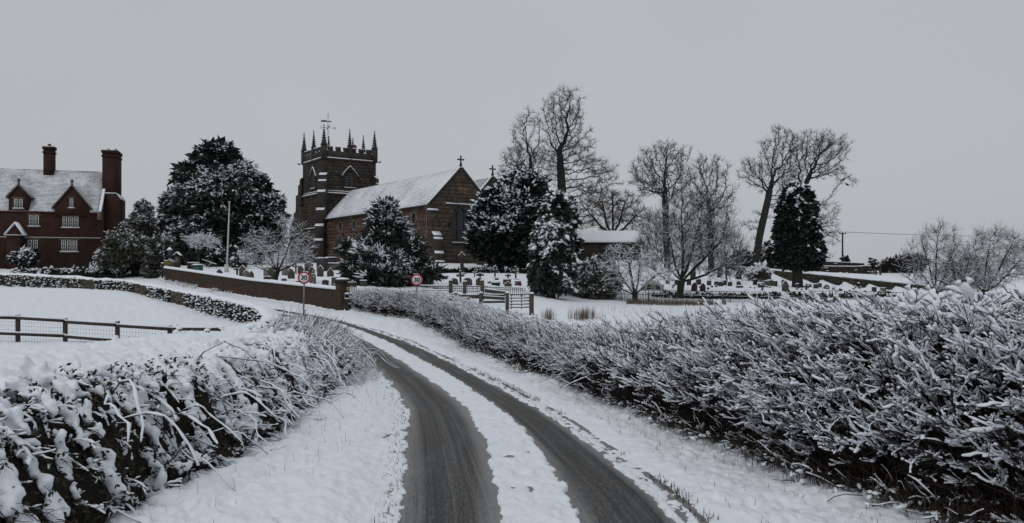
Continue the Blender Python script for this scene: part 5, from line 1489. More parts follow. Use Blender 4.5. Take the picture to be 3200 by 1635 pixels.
evergreen('shrub', 'snowy evergreen bush right of the flagpole foot', 86, 755, [(745, 800, 30, 26), (715, 805, 35, 24), (690, 815, 30, 18)], 420, 30, size=.6, mat='needles', snow=.8, leaves=8, trunk_r=.1, cat='shrub')
evergreen('shrub', 'small round frosted shrub among the graves right of the flagpole', 80, 748, [(747, 812, 17, 20)], 200, 31, size=.45, mat='shrub_leaves', snow=.9, leaves=7, trunk_r=.06, cat='shrub', up=.25)
evergreen('shrub', 'dark evergreen growth behind the leaning tree trunk', 114, 2320, [(2320, 802, 32, 18), (2420, 800, 40, 22), (2400, 790, 14, 22)], 380, 32, size=.8, mat='needles', snow=.45, leaves=8, trunk_r=.08, cat='shrub')
evergreen('shrub', 'dark leafless thicket on the skyline right of the pole', 110, 2800, [(2800, 830, 45, 20), (2850, 825, 40, 26), (2760, 838, 20, 12)], 500, 33, size=.8, mat='twig', snow=.15, leaves=9, trunk_r=.08, cat='bush', wid=.1, up=.4)
evergreen('shrub', 'tiny conifer beside the field gateway at the broken wall end', 105, 2728, [(2728, 822, 7, 9), (2728, 832, 11, 8)], 90, 34, size=.4, mat='needles', snow=.3, leaves=7, trunk_r=.05, cat='shrub')
evergreen('shrub', 'tiny bush on the skyline at the foot of the pole', 118, 2640, [(2640, 815, 9, 9)], 70, 35, size=.5, mat='needles', snow=.3, leaves=7, trunk_r=.05, cat='shrub')
evergreen('shrub', 'snowy brambles against the sloping retaining wall', 91, 2375, [(2375, 855, 28, 18), (2350, 860, 18, 12)], 420, 36, size=.5, mat='pale_twig', snow=1.0, leaves=8, trunk_r=.05, cat='shrub', wid=.08, up=.4)
# clipped hedges in front of the house
for u0, u1, vt, vb, yy, lb in ((52, 208, 824, 850, 76, 'square-cut snowy garden hedge left of the house path'), (243, 330, 820, 862, 75, 'rounded snowy garden hedge right of the house path'), (325, 400, 826, 864, 74, 'darker end of the garden hedge beneath the pale shrub')):
    evergreen('garden_hedge', lb, yy, (u0 + u1) / 2, [(u, (vt + vb) / 2, 26, (vb - vt) / 2) for u in range(u0 + 18, u1, 26)], 700, u0, size=.35, mat='needles', snow=.75, leaves=7, trunk_r=.05, cat='hedge', core=.92, snow_bias=.9, group='clipped hedges in front of the house', pad=(.5, .3, .14))
evergreen('shrub', 'domed snowy shrub behind the garden hedge left of the porch', 79, 105, [(105, 800, 22, 22), (70, 808, 30, 16)], 350, 41, size=.4, mat='needles', snow=.9, leaves=7, trunk_r=.05, cat='shrub')
# low clipped hedge across the middle of the churchyard, and ivy along the railings
evergreen('low_hedge', 'low ragged dark hedge across the churchyard behind the centre crosses', 77, 1490, [(u, 860, 16, 7) for u in range(1352, 1660, 18)], 900, 42, size=.35, mat='dark_needles', snow=.3, leaves=7, trunk_r=.03, cat='hedge', core=.85, pad=(.5, .25, .12))
evergreen('ivy_bank', 'low dark ivy growing behind the iron railings on the right', 66.5, 2300, [(u, 930, 20, 7) for u in range(2060, 2780, 22)], 1500, 43, size=.3, mat='ivy', snow=.35, leaves=7, trunk_r=.02, cat='plant', core=.85, pad=(.5, .25, .12))
# ------------------------------------------------------------------ graves
def outline(kind, w, h):
    a = w / 2
    if kind == 'gothic': return arch(0, a, 0, h * .62, h, 6)
    if kind == 'round': return arch(0, a, 0, h - a * .75, h, 6, False)
    if kind == 'curved': return [(-a, 0), (a, 0), (a, h * .86), (a * .6, h * .95), (0, h), (-a * .6, h * .95), (-a, h * .86)]
    if kind == 'peak': return [(-a, 0), (a, 0), (a, h * .82), (0, h), (-a, h * .82)]
    if kind == 'rect': return [(-a, 0), (a, 0), (a, h), (-a, h)]
    if kind == 'ogee': return [(-a, 0), (a, 0), (a, h * .55), (a * .75, h * .68), (a * .5, h * .74), (a * .28, h * .9), (0, h), (-a * .28, h * .9), (-a * .5, h * .74), (-a * .75, h * .68), (-a, h * .55)]
    if kind == 'shoulder': return [(-a, 0), (a, 0), (a, h * .78), (a * .72, h * .78), (a * .62, h * .9), (a * .3, h * .97), (0, h), (-a * .3, h * .97), (-a * .62, h * .9), (-a * .72, h * .78), (-a, h * .78)]
    if kind == 'scallop': return [(-a, 0), (a, 0), (a, h * .66), (a * .8, h * .76), (a * .55, h * .7), (a * .3, h * .92), (0, h), (-a * .3, h * .92), (-a * .55, h * .7), (-a * .8, h * .76), (-a, h * .66)]
    if kind == 'cross':
        t = w * .13; z = h * .66; k = h * .12
        return [(-a * .55, 0), (a * .55, 0), (a * .4, k), (t, k), (t, z - t), (a, z - t), (a, z + t), (t, z + t), (t, h), (-t, h), (-t, z + t), (-a, z + t), (-a, z - t), (-t, z - t), (-t, k), (-a * .4, k)]
    if kind == 'celtic':
        t = w * .17; z = h * .80; k = h * .04
        return [(-a * .75, 0), (a * .75, 0), (a * .62, k), (t * 1.15, z - a * .75), (a * .62, z - a * .62), (a, z - t), (a, z + t), (a * .62, z + a * .62), (t * 1.1, z + a * .75), (t * 1.1, h), (-t * 1.1, h), (-t * 1.1, z + a * .75), (-a * .62, z + a * .62), (-a, z + t), (-a, z - t), (-a * .62, z - a * .62), (-t * 1.15, z - a * .75), (-a * .62, k)]
    if kind == 'triple': return [(-a, 0), (a, 0), (a, h * .85), (a * .38, h * .85), (a * .33, h * .94), (0, h), (-a * .33, h * .94), (-a * .38, h * .85), (-a, h * .85)]
GG = 'graves in the churchyard'
def grave(kind, u0, u1, v0, v1, mat, label, lean=0.0, y=None, th=None, yaw=0.0, name='gravestone', cat='gravestone', snow=True):
    uc = (u0 + u1) / 2
    if y is None: x, yy, z = on_ground(uc, v1, 46)
    else: x, yy, z = (uc - CU) / FPX * y, y, EYE - (v1 - CV) * y / FPX
    s = yy / FPX; w, h = (u1 - u0) * s, (v1 - v0) * s
    t = th or min(.18, max(.1, w * .2))
    o = empty(name, (x, yy, z - .05), yaw, label, cat, GG); o.rotation_euler = (0, lean, yaw)
    m_ = MB(); sn = MB()
    if kind in ('slab', 'chest', 'pillar'):
        dp = {'slab': w * .55, 'chest': min(w * .6, 1.0), 'pillar': w * .8}[kind]
        m_.box(-w / 2, w / 2, 0, dp, -.3, h - .08).box(-w / 2 - .05, w / 2 + .05, -.05, dp + .05, h - .08, h)
        sn.box(-w / 2 - .04, w / 2 + .04, -.04, dp + .04, h + .003, h + .09)
    elif kind == 'boulder':
        V, F = scatter(ICO2, [(0, .15, h * .35)], [(w / 2, .25, h * .65)], None, RNG, .05); m_.add(V, F)
        V, F = scatter(ICO2, [(0, .15, h * .5)], [(w / 2 * .95, .24, h * .6)], None, RNG, .04); sn.add(V, F)
    else:
        P = outline(kind, w, h)
        base_h = .0
        m_.prism([(x_, z_ if z_ > 0 else -.3) for x_, z_ in P], -t / 2, t / 2)
        n = len(P)
        for i in range(n):
            (xa, za), (xb, zb) = P[i], P[(i + 1) % n]
            d = np.array([xb - xa, zb - za]); L = np.linalg.norm(d)
            if L < .004: continue
            nx, nz = d[1] / L, -d[0] / L
            if nz > .25 and max(za, zb) > h * .25:
                k = .055 * min(1, nz + .15)
                sn.add([(xa, -t / 2 - .015, za + .003), (xb, -t / 2 - .015, zb + .003), (xb, t / 2 + .015, zb + .003), (xa, t / 2 + .015, za + .003), (xa, -t / 2 - .01, za + k), (xb, -t / 2 - .01, zb + k), (xb, t / 2 + .01, zb + k), (xa, t / 2 + .01, za + k)], BOXF)
        if kind in ('cross', 'celtic'):
            bsx = MB().box(-w * .42, w * .42, -w * .42, w * .42, -.3, h * .07).build('plinth', MAT[mat], o)
            MB().box(-w * .4, w * .4, -w * .4, w * .4, h * .07 + .003, h * .07 + .06).build('snow', SNOW_FAR, bsx)
        if kind == 'celtic':
            rg = PB(lambda v: v); zc = h * .8; rg.ring(circle(0, zc, w * .26, 16), circle(0, zc, w * .36, 16), -t * .42, t * .42); rg.build('wheel', MAT[mat], o)
    b = m_.build('stone', MAT[mat], o)
    if snow and sn.n: sn.build('snow', SNOW_FAR, b)
    return o
L_ = [
 ('ogee', 677, 695, 839, 857, 'grave_red', 'small bell-shaped red headstone left of the flagpole'),
 ('cross', 731, 751, 829, 863, 'grave_brown', 'stone cross on a stepped base right of the flagpole'),
 ('gothic', 748, 770, 828, 866, 'grave_brown', 'tall dark pointed headstone behind two smaller pointed ones'),
 ('gothic', 759, 781, 843, 869, 'grave_grey', 'pale pointed headstone in front of the tall dark pointed one'),
 ('gothic', 779, 793, 844, 871, 'grave_brown', 'narrow pointed headstone at the right of the pointed trio'),
 ('rect', 824, 840, 835, 868, 'grave_grey', 'pale square-topped headstone left of the snow-laced tree trunk'),
 ('round', 838, 861, 834, 874, 'grave_brown', 'broad round-topped headstone just behind the snow-laced tree trunk'),
 ('curved', 824, 846, 862, 879, 'grave_dark', 'low dark headstone with curved snowy top at the wall'),
 ('rect', 881, 905, 829, 862, 'grave_grey', 'wide pale ribbed headstone right of the snow-laced tree'),
 ('gothic', 900, 921, 837, 872, 'grave_brown', 'pointed headstone in front of the wide pale ribbed one'),
 ('cross', 915, 934, 818, 858, 'grave_grey', 'tall grey cross on steps left above the near speed sign'),
 ('gothic', 930, 949, 828, 857, 'grave_brown', 'pointed headstone with a snowy carved cross above the near sign'),
 ('curved', 879, 896, 870, 882, 'grave_dark', 'small low dark headstone left of the near speed sign'),
 ('curved', 925, 943, 877, 887, 'grave_dark', 'very low dark stone half hidden by the near sign'),
 ('shoulder', 952, 978, 817, 848, 'grave_dark', 'dark headstone with wavy ornate top near the church door'),
 ('gothic', 963, 984, 832, 862, 'grave_brown', 'pointed headstone rising behind the weathered figure'),
 ('gothic', 991, 1011, 828, 865, 'grave_brown', 'tall pointed headstone right of the weathered figure'),
 ('ogee', 1022, 1043, 836, 865, 'grave_brown', 'ogee-topped headstone right of the tall pointed one'),
 ('curved', 1007, 1027, 873, 892, 'grave_black', 'small polished black headstone with gilt lettering near the pier'),
 ('rect', 1036, 1056, 865, 897, 'grave_brown', 'plain square headstone directly left of the brick pier'),
 ('rect', 1058, 1072, 868, 888, 'grave_dark', 'small dark headstone right behind the brick pier'),
 ('rect', 1077, 1091, 872, 898, 'grave_pale', 'pale upright stone just right of the brick pier'),
 ('rect', 1093, 1105, 876, 895, 'grave_dark', 'dark headstone at the churchyard gate'),
 ('rect', 1125, 1147, 875, 896, 'grave_dark', 'dark square stone under the left of the spruce'),
 ('curved', 1161, 1183, 881, 895, 'grave_dark', 'low dark stone at the spruce trunk'),
 ('rect', 1329, 1350, 870, 893, 'grave_brown', 'square headstone at the right foot of the spruce'),
 ('slab', 1352, 1398, 862, 872, 'grave_dark', 'long low table tomb under thick snow right of the spruce'),
 ('cross', 1427, 1452, 845, 887, 'grave_brown', 'leaning stone cross between two round-topped headstones'),
 ('celtic', 1433, 1456, 788, 857, 'grave_dark', 'very tall wheel-head cross before the church gable'),
 ('round', 1406, 1432, 868, 893, 'grave_brown', 'left of two matching round-topped headstones at the railings'),
 ('round', 1448, 1476, 867, 894, 'grave_brown', 'right of two matching round-topped headstones at the railings'),
 ('shoulder', 1487, 1509, 866, 894, 'grave_brown', 'headstone with stepped shoulders right of the round-topped pair'),
 ('cross', 1476, 1490, 842, 869, 'grave_grey', 'slim grey cross right of the very tall wheel-head cross'),
 ('cross', 1488, 1512, 851, 872, 'grave_dark', 'squat dark cross right of the slim grey cross'),
 ('cross', 1538, 1556, 831, 869, 'grave_dark', 'dark cross on a plinth below the yew'),
 ('cross', 1602, 1621, 832, 874, 'grave_brown', 'cross on a block plinth left of the heavy conifer'),
 ('boulder', 1522, 1547, 872, 886, 'grave_grey', 'rounded boulder-like stone heaped with snow'),
 ('slab', 1537, 1562, 882, 894, 'grave_dark', 'low oblong kerb tomb beside the snowy boulder stone'),
 ('cross', 1579, 1597, 854, 872, 'grave_brown', 'small cross standing on a brown pedestal'),
 ('rect', 1572, 1597, 872, 891, 'grave_red', 'square brown pedestal under the small cross'),
 ('scallop', 1576, 1599, 879, 898, 'grave_brown', 'low scalloped headstone in front of the brown pedestal'),
 ('rect', 1609, 1629, 878, 894, 'grave_red', 'plain square headstone left of the heavy conifer foot'),
 ('round', 1489, 1512, 794, 829, 'grave_brown', 'dark round-topped headstone against the yew by the church gable'),
 ('shoulder', 1838, 1862, 796, 826, 'grave_dark', 'shouldered dark headstone above the round snowy shrub'),
 ('rect', 1865, 1885, 802, 818, 'grave_dark', 'low dark stone right of the shouldered headstone'),
 ('curved', 1883, 1907, 784, 805, 'grave_dark', 'dark broad stone below the barn'),
 ('gothic', 2032, 2051, 874, 907, 'grave_pale', 'pale pointed headstone right of the thorn tree'),
 ('gothic', 2050, 2062, 875, 907, 'grave_brown', 'narrow brown stone against the right of the pale pointed one'),
 ('rect', 2062, 2074, 889, 908, 'grave_pale', 'small pale square stone right of the pale pointed one'),
 ('rect', 2020, 2032, 878, 907, 'grave_dark', 'narrow dark stone left of the pale pointed one'),
 ('round', 2003, 2020, 886, 908, 'grave_pale', 'pale stone seen through the thorn tree stems'),
 ('rect', 2080, 2093, 875, 888, 'grave_black', 'black square stone left of the twiggy tree, farther from its trunk'),
 ('curved', 2108, 2120, 874, 892, 'grave_dark', 'dark curved stone touching the left of the twiggy tree trunk'),
 ('cross', 2101, 2111, 887, 899, 'grave_brown', 'tiny cross left of the twiggy tree trunk'),
 ('rect', 2146, 2160, 875, 892, 'grave_dark', 'dark square stone just right of the twiggy tree trunk'),
 ('gothic', 2159, 2177, 881, 912, 'grave_red', 'left of two red pointed headstones, leaning right'),
 ('curved', 2175, 2191, 871, 891, 'grave_dark', 'dark stone behind and between the two red pointed headstones'),
 ('gothic', 2187, 2204, 884, 912, 'grave_red', 'right of two red pointed headstones'),
 ('rect', 2209, 2223, 877, 893, 'grave_red', 'single dark stone right of the two red pointed headstones'),
 ('curved', 2232, 2246, 878, 893, 'grave_dark', 'leftmost of three overlapping dark headstones'),
 ('curved', 2246, 2260, 879, 895, 'grave_dark', 'middle of three overlapping dark headstones'),
 ('rect', 2259, 2271, 875, 892, 'grave_dark', 'rightmost of three overlapping dark headstones'),
 ('peak', 2274, 2288, 879, 895, 'grave_dark', 'peaked dark headstone right of the overlapping three'),
 ('peak', 2302, 2316, 877, 893, 'grave_dark', 'peaked dark headstone behind a low oblong stone'),
 ('slab', 2304, 2321, 893, 901, 'grave_dark', 'low oblong stone before a peaked headstone'),
 ('curved', 2353, 2366, 871, 892, 'grave_black', 'upright black headstone with curved top standing alone'),
 ('cross', 2371, 2391, 883, 911, 'grave_brown', 'leaning stone cross left of the wide three-part headstone'),
 ('rect', 2368, 2384, 885, 900, 'grave_dark', 'dark stone behind the leaning cross'),
 ('gothic', 2299, 2317, 840, 874, 'grave_dark', 'pointed headstone in a snowy arched frame by the slope'),
 ('round', 2240, 2255, 835, 868, 'grave_brown', 'tall leaning brown stone near the foot of the slope'),
 ('round', 2266, 2282, 846, 861, 'grave_red', 'round-headed stone half sunk in snow by the slope'),
 ('peak', 2157, 2174, 845, 872, 'grave_dark', 'tall peaked stone behind the right of the twiggy tree'),
 ('celtic', 2395, 2414, 845, 876, 'grave_brown', 'stone wheel cross behind the wide three-part headstone'),
 ('triple', 2388, 2429, 874, 895, 'grave_brown', 'wide three-part headstone left of the dark cypress'),
 ('curved', 2442, 2456, 873, 892, 'grave_dark', 'dark headstone behind the tall pointed one by the cypress'),
 ('gothic', 2444, 2465, 876, 913, 'grave_brown', 'tall pointed headstone left of the cypress trunk'),
 ('curved', 2486, 2497, 885, 902, 'grave_dark', 'dark headstone in front of the cypress trunk'),
 ('rect', 2499, 2509, 882, 898, 'grave_grey', 'small grey headstone right of the cypress trunk'),
 ('cross', 2511, 2529, 886, 911, 'grave_brown', 'stout cross right of the cypress trunk'),
 ('rect', 2524, 2536, 887, 903, 'grave_dark', 'dark stone behind the stout cross'),
 ('rect', 2542, 2558, 887, 903, 'grave_dark', 'left of two dark square stones below the retaining wall'),
 ('rect', 2555, 2568, 884, 899, 'grave_brown', 'right of two dark square stones below the retaining wall'),
 ('round', 2574, 2592, 889, 904, 'grave_grey', 'rounded pale headstone below the retaining wall'),
 ('rect', 2620, 2630, 901, 912, 'grave_brown', 'small tilted stone left of the topiary bush'),
 ('rect', 2724, 2739, 896, 912, 'grave_black', 'black headstone with snowy top below the retaining wall end'),
 ('rect', 2750, 2768, 898, 911, 'grave_grey', 'grey headstone at the far right of the graves'),
]
rng = np.random.default_rng(17)
for g in L_:
    kind = g[0]
    lean = {'leaning stone cross between two round-topped headstones': -.03, 'left of two red pointed headstones, leaning right': .12, 'right of two red pointed headstones': .06, 'leaning stone cross left of the wide three-part headstone': .16,
            'tall leaning brown stone near the foot of the slope': .14, 'small tilted stone left of the topiary bush': .25, 'tall pointed headstone left of the cypress trunk': -.03}.get(g[6], rng.uniform(-.025, .025))
    grave(*g, lean=lean, yaw=rng.uniform(-.12, .25))
# the weathered figure, the box monuments and the black stone's gilt flower
x, y, z = on_ground(976, 892, 46)
an = empty('statue', (x, y, z - .05), 0, 'weathered kneeling stone figure on a block against a pointed slab', 'statue')
m_ = MB(); m_.prism(outline('gothic', .42, 1.05), .06, .16); m_.build('slab', MAT['grave_grey'], an)
m_ = MB().box(-.36, .36, -.3, .2, -.3, .12); p_ = m_.build('plinth', MAT['grave_dark'], an)
MB().box(-.34, .1, -.28, .04, .123, .2).build('snow', SNOW_FAR, p_)
fg = MB()
for P, S in (((.1, -.1, .42), (.12, .1, .32)), ((.1, -.13, .22), (.15, .14, .14)), ((.1, -.12, .74), (.135, .1, .16)), ((.09, -.16, .95), (.075, .08, .095)), ((.2, -.16, .6), (.05, .06, .14)), ((.0, -.16, .6), (.05, .06, .14)), ((.09, -.2, .56), (.1, .05, .05))):
    V, F = scatter(ICO2, [P], [S], None, RNG, .03); fg.add(V, F)
fo = fg.build('figure', MAT['grave_grey'], an, smooth=True)
rm = fo.modifiers.new('remesh', 'REMESH'); rm.mode = 'VOXEL'; rm.voxel_size = .025; rm.use_smooth_shade = True
V, F = scatter(ICO1, [(.09, -.16, 1.04), (.1, -.14, .84), (.14, -.2, .64)], [(.07, .07, .03), (.12, .08, .03), (.06, .05, .025)]); MB().add(V, F).build('snow', SNOW_FAR, an, smooth=True)
for a in ((989, 1019, 806, 848, 'tall dark box monument capped with snow before the nave wall'), (1019, 1047, 804, 828, 'lower dark box monument right of the tall one')):
    uc = (a[0] + a[1]) / 2; grave('pillar', a[0], a[1], a[2], a[3], 'grave_dark', a[4], name='box_monument', cat='monument')
grave('chest', 1016, 1072, 822, 845, 'grave_grey', 'snow-covered chest tomb left of the spruce', name='chest_tomb', cat='tomb')
# flower vases and small kerbs poking through the snow
VASES = ['flower vase on the snow below the two red pointed headstones', 'vase with dark rim right below the single dark stone', 'vase before the leftmost overlapping headstone', 'left of two little vases beside the leaning cross', 'right of two little vases beside the leaning cross', 'dark vase at the cypress trunk foot', 'vase right of the cypress trunk foot', 'tiny vase under the stout cross', 'small vase between the two red pointed headstones', 'tiny vase left of the twiggy tree stem', 'left of two low flower holders on the open snow', 'right of two low flower holders on the open snow', 'flower pot before the rounded pale headstone', 'flower pot right of the rounded pale headstone', 'small pot left of the cloud-pruned bush foot', 'small pot right of the cloud-pruned bush', 'flat snowy trough behind the boulder stone', 'small snow-topped pot left of the kerb tomb', 'left pot before the plain square headstone by the conifer', 'right pot before the plain square headstone by the conifer', 'small pot right of the brick pier cap', 'rounded snowy pot before the square headstone left of the pier']
for vlab, (u, v, w) in zip(VASES, ((2213, 905, 9), (2225, 899, 8), (2238, 899, 8), (2398, 900, 5), (2406, 901, 5), (2490, 908, 7), (2505, 908, 6), (2533, 908, 4), (2186, 901, 5), (2102, 902, 5), (2345, 902, 6), (2358, 904, 5), (2585, 905, 7), (2603, 906, 6), (2655, 912, 6), (2703, 914, 6), (1552, 876, 14), (1528, 887, 9), (1612, 893, 9), (1626, 893, 9), (1068, 890, 8), (1045, 897, 9))):
    x, y, z = on_ground(u, v, 46); s = y / FPX
    o = empty('grave_vase', (x, y, z - .03), rng.uniform(0, 3), vlab, 'vase', 'grave vases in the snow')
    r = w * s / 2
    m_ = MB(); m_.tube([(0, 0, -.05), (0, 0, .1), (0, 0, .16), (0, 0, .2)], [r * .6, r * .9, r, r * .7], 8); m_.build('pot', MAT['grave_dark'], o)
    V, F = scatter(ICO1, [(0, 0, .21)], [(r * .85, r * .85, .06)]); MB().add(V, F).build('snow', SNOW_FAR, o, smooth=True)
# topiary bush: a bare stem with snowy puffs
x, y, z = on_ground(2682, 922, 46); s = y / FPX
tp_ = empty('topiary_bush', (x, y, z), 0, 'little cloud-pruned bush with snowy tufts on bare stems', 'bush')
m_ = MB(); lf = MB(); sn = MB()
for u, v, r in ((2682, 888, 6), (2674, 897, 5), (2668, 903, 4), (2688, 899, 5), (2686, 910, 4), (2677, 907, 4)):
    p = np.array([(u - 2682) * s, rng.uniform(-.15, .15), (922 - v) * s]); m_.tube([(0, 0, 0), (p[0] * .3, 0, p[2] * .5), tuple(p)], [.04, .03, .02], 5)
    V, F = leaf_fan(rng, np.repeat(p[None], 26, 0) + rng.standard_normal((26, 3)) * r * s * .35, rng.standard_normal((26, 3)), r * s * .7, 3); lf.add(V, F)
    V, F = scatter(ICO1, [p + [0, 0, r * s * .55]], [(r * s * .8, r * s * .8, r * s * .35)], None, rng, .1); sn.add(V, F)
m_.build('stem', MAT['bark'], tp_); lf.build('foliage', MAT['needles'], tp_, kind='stuff'); sn.build('snow', SNOW_FAR, tp_, smooth=True)

# ------------------------------------------------------------------ iron railings
def railings(label, a, b, pick_px, tall, mat='iron', posts_every=0, rails=(.12, .88), name='railing', r=.02, jit=.0, z_off=0.0):
    """a, b: (u, v top, y); pickets at a pixel spacing."""
    A, B = at(*a), at(*b); L = np.linalg.norm(B[:2] - A[:2]); n = int(abs(b[0] - a[0]) / pick_px)
    o = empty(name, (A[0], A[1], 0), 0, label, 'railing')
    r_ = np.random.default_rng(int(a[0]))
    pk = MB(); pk.tube([(0, 0, 0), (0, 0, tall)], [r, r], 5); pk.add([(-r * 1.7, 0, tall), (0, -r * 1.7, tall), (r * 1.7, 0, tall), (0, r * 1.7, tall), (0, 0, tall + .09)], [(0, 1, 4), (1, 2, 4), (2, 3, 4), (3, 0, 4)])
    me = pk.mesh('picket'); me.materials.append(MAT[mat])
    pp = MB(); pp.tube([(0, 0, -.1), (0, 0, tall + .14)], [r * 2.3, r * 2.3], 6); mp_ = pp.mesh('post'); mp_.materials.append(MAT[mat])
    for k in range(n + 1):
        t = k / n; p = A + (B - A) * t - np.array([A[0], A[1], 0])
        z = p[2] - tall
        if posts_every and k % posts_every == 0: inst('post', mp_, o, (p[0], p[1], z), (r_.uniform(-.02, .02), r_.uniform(-.02, .02), 0))
        else: inst('picket', me, o, (p[0], p[1], z + r_.uniform(-jit, jit)), (r_.uniform(-.02, .02), r_.uniform(-.03, .03), 0))
    for h in rails:
        m_ = MB(); d = B - A; m_.tube([(0, 0, A[2] - tall * (1 - h)), (d[0], d[1], B[2] - tall * (1 - h))], .022, 5); ro = m_.build('rail', MAT[mat], o)
        sn = MB(); K = 40
        for k in range(K):
            if r_.random() < .75:
                t0, t1 = k / K, (k + .95) / K
                sn.tube([(d[0] * t0, d[1] * t0, A[2] + d[2] * t0 - tall * (1 - h) + .025), (d[0] * t1, d[1] * t1, A[2] + d[2] * t1 - tall * (1 - h) + .025)], .016, 4)
        sn.build('snow', SNOW, ro, kind='stuff')
    return o
railings('long run of iron railings below the right-hand graves', (1770, 911, 63), (2735, 930, 63.5), 5.0, 1.05, posts_every=17, jit=.03)
railings('iron railings behind the trunk of the heavy conifer', (1665, 905, 60.5), (1768, 911, 62.5), 5.0, 1.05, posts_every=10)
railings('short iron railings left of the centre graves', (1352, 897, 55), (1500, 899, 55), 6.2, .75, posts_every=0)
railings('short iron railings right of the centre graves', (1510, 900, 56), (1640, 903, 57), 6.2, .75, posts_every=0)
railings('small iron grave surround with snowy bars under the yew', (1508, 829, 83), (1588, 831, 83), 6.5, .36, rails=(.1, .9), name='grave_railing', r=.03)
# low kerb rail in front of the right-hand graves
kr = empty('kerb_rail', (0, 0, 0), 0, 'knee-high wire rail on short posts along the edge of the right-hand graves', 'rail')
pts = [at(u, v, 67) for u, v in ((1880, 906), (2080, 909), (2250, 911), (2420, 914), (2600, 909), (2790, 914), (2900, 917))]
us = np.arange(1880, 2890, 23)
pm = MB().box(-.025, .025, -.025, .025, -.32, .03).mesh('post'); pm.materials.append(MAT['iron'])
cx = [p[0] for p in pts]; cz = [p[2] for p in pts]
for u in us:
    x = (u - CU) / FPX * 67; inst('post', pm, kr, (x, 67, float(np.interp(x, cx, cz))))
m_ = MB(); m_.tube(pts, .022, 5); m_.build('rail', MAT['iron'], kr)
# white tubular rails behind the field gate
tr = empty('tubular_rail', (0, 0, 0), 0, 'snow-topped tubular rail fence on three tall posts behind the hedge', 'fence')
for u, vt, vb in ((1409, 877, 920), (1453, 880, 920), (1508, 877, 922)):
    a, b = at(u, vt, 51), at(u, vb, 51); m_ = MB().box(a[0] - .13, a[0] + .1, 50.9, 51.1, b[2] - .3, a[2]); o = m_.build('post', MAT['grey_timber'], tr)
    MB().box(a[0] - .14, a[0] + .12, 50.88, 51.12, a[2] + .003, a[2] + .07).build('snow', SNOW, o)
for (u0, v0), (u1, v1) in (((1310, 893), (1500, 896)), ((1310, 907), (1508, 911)), ((1512, 897), (1632, 901))):
    m_ = MB(); m_.tube([at(u0, v0, 51.2), at(u1, v1, 51.2)], .03, 6); o = m_.build('rail', MAT['zinc'], tr)
    m_ = MB(); m_.tube([at(u0, v0 - 2, 51.2), at(u1, v1 - 2, 51.2)], .03, 5); m_.build('snow', SNOW, o)
a, b = at(1514, 903, 50), at(1580, 912, 49); 
fb = empty('fallen_board', (0, 0, 0), 0, 'sloping timber board propped behind the gate posts', 'board')
m_ = MB().add([(a[0], 50, a[2] - .22), (b[0], 49, b[2] - .22), (b[0], 49.08, b[2] - .22), (a[0], 50.08, a[2] - .22), (a[0], 50, a[2]), (b[0], 49, b[2]), (b[0], 49.08, b[2]), (a[0], 50.08, a[2])], BOXF); m_.build('plank', MAT['grey_timber'], fb)
MB().add([(a[0], 49.98, a[2] + .003), (b[0], 48.98, b[2] + .003), (b[0], 49.1, b[2] + .003), (a[0], 50.1, a[2] + .003), (a[0], 49.98, a[2] + .06), (b[0], 48.98, b[2] + .06), (b[0], 49.1, b[2] + .06), (a[0], 50.1, a[2] + .06)], BOXF).build('snow', SNOW, fb)

# ------------------------------------------------------------------ timber fence and gate beyond the hedge
GY = 44.0
PU = (1425, 1503, 1585, 1661)
gf = empty('timber_fence', (0, 0, 0), 0, 'three-rail timber fence on stout posts beyond the middle of the hedge', 'fence')
def post(u, vt, vb, w, parent, y=GY, mat='grey_timber'):
    a, b = at(u, vt, y), at(u, vb, y)
    o = MB().box(a[0] - w / 2, a[0] + w / 2, y - w / 2, y + w / 2, b[2] - .4, a[2]).build('post', MAT[mat], parent)
    V, F = scatter(ICO2, [(a[0], y, a[2])], [(w * .62, w * .62, .09)]); MB().add(np.c_[V[:, :2], np.maximum(V[:, 2], a[2] + .003)], F).build('snow', SNOW, o, smooth=True)
for u in PU[:3]: post(u, 916, 970, .2, gf)
def rail(u0, v0, u1, v1, parent, h=.11, y=GY, mat='grey_timber', snow=True, t=.05, y1=None):
    a, b = at(u0, v0, y), at(u1, v1, y1 or y)
    V = [(a[0], a[1] - t, a[2] - h), (b[0], b[1] - t, b[2] - h), (b[0], b[1], b[2] - h), (a[0], a[1], a[2] - h), (a[0], a[1] - t, a[2]), (b[0], b[1] - t, b[2]), (b[0], b[1], b[2]), (a[0], a[1], a[2])]
    o = MB().add(V, BOXF).build('rail', MAT[mat], parent)
    if snow:
        V = np.array(V)[4:]; V = np.vstack([V + [0, 0, .003], V + [0, 0, .045]]); V[[0, 1, 4, 5], 1] -= .01
        MB().add(V, BOXF).build('snow', SNOW, o)
    return o
rail(1330, 922, 1419, 919, gf, .16); rail(1431, 921, 1497, 922, gf, .2); rail(1510, 920, 1578, 921, gf, .1); rail(1431, 931, 1467, 930, gf, .08); rail(1510, 925, 1578, 929, gf, .16); rail(1510, 941, 1578, 940, gf, .12)
ga = empty('field_gate', (0, 0, 0), 0, 'small five-bar timber gate beside a thick end post in the hedge gap', 'gate')
post(PU[3], 918, 985, .25, ga)
for v in (919, 931, 940, 950, 960): rail(1592, v, 1655, v - 1, ga, .05, t=.04)
a, b = at(1598, 920, GY), at(1598, 966, GY); MB().box(a[0] - .03, a[0] + .03, GY + .003, GY + .04, b[2], a[2]).build('upright', MAT['grey_timber'], ga)
a, b = at(1630, 920, GY), at(1630, 966, GY); MB().box(a[0] - .03, a[0] + .03, GY + .003, GY + .04, b[2], a[2]).build('upright', MAT['grey_timber'], ga)

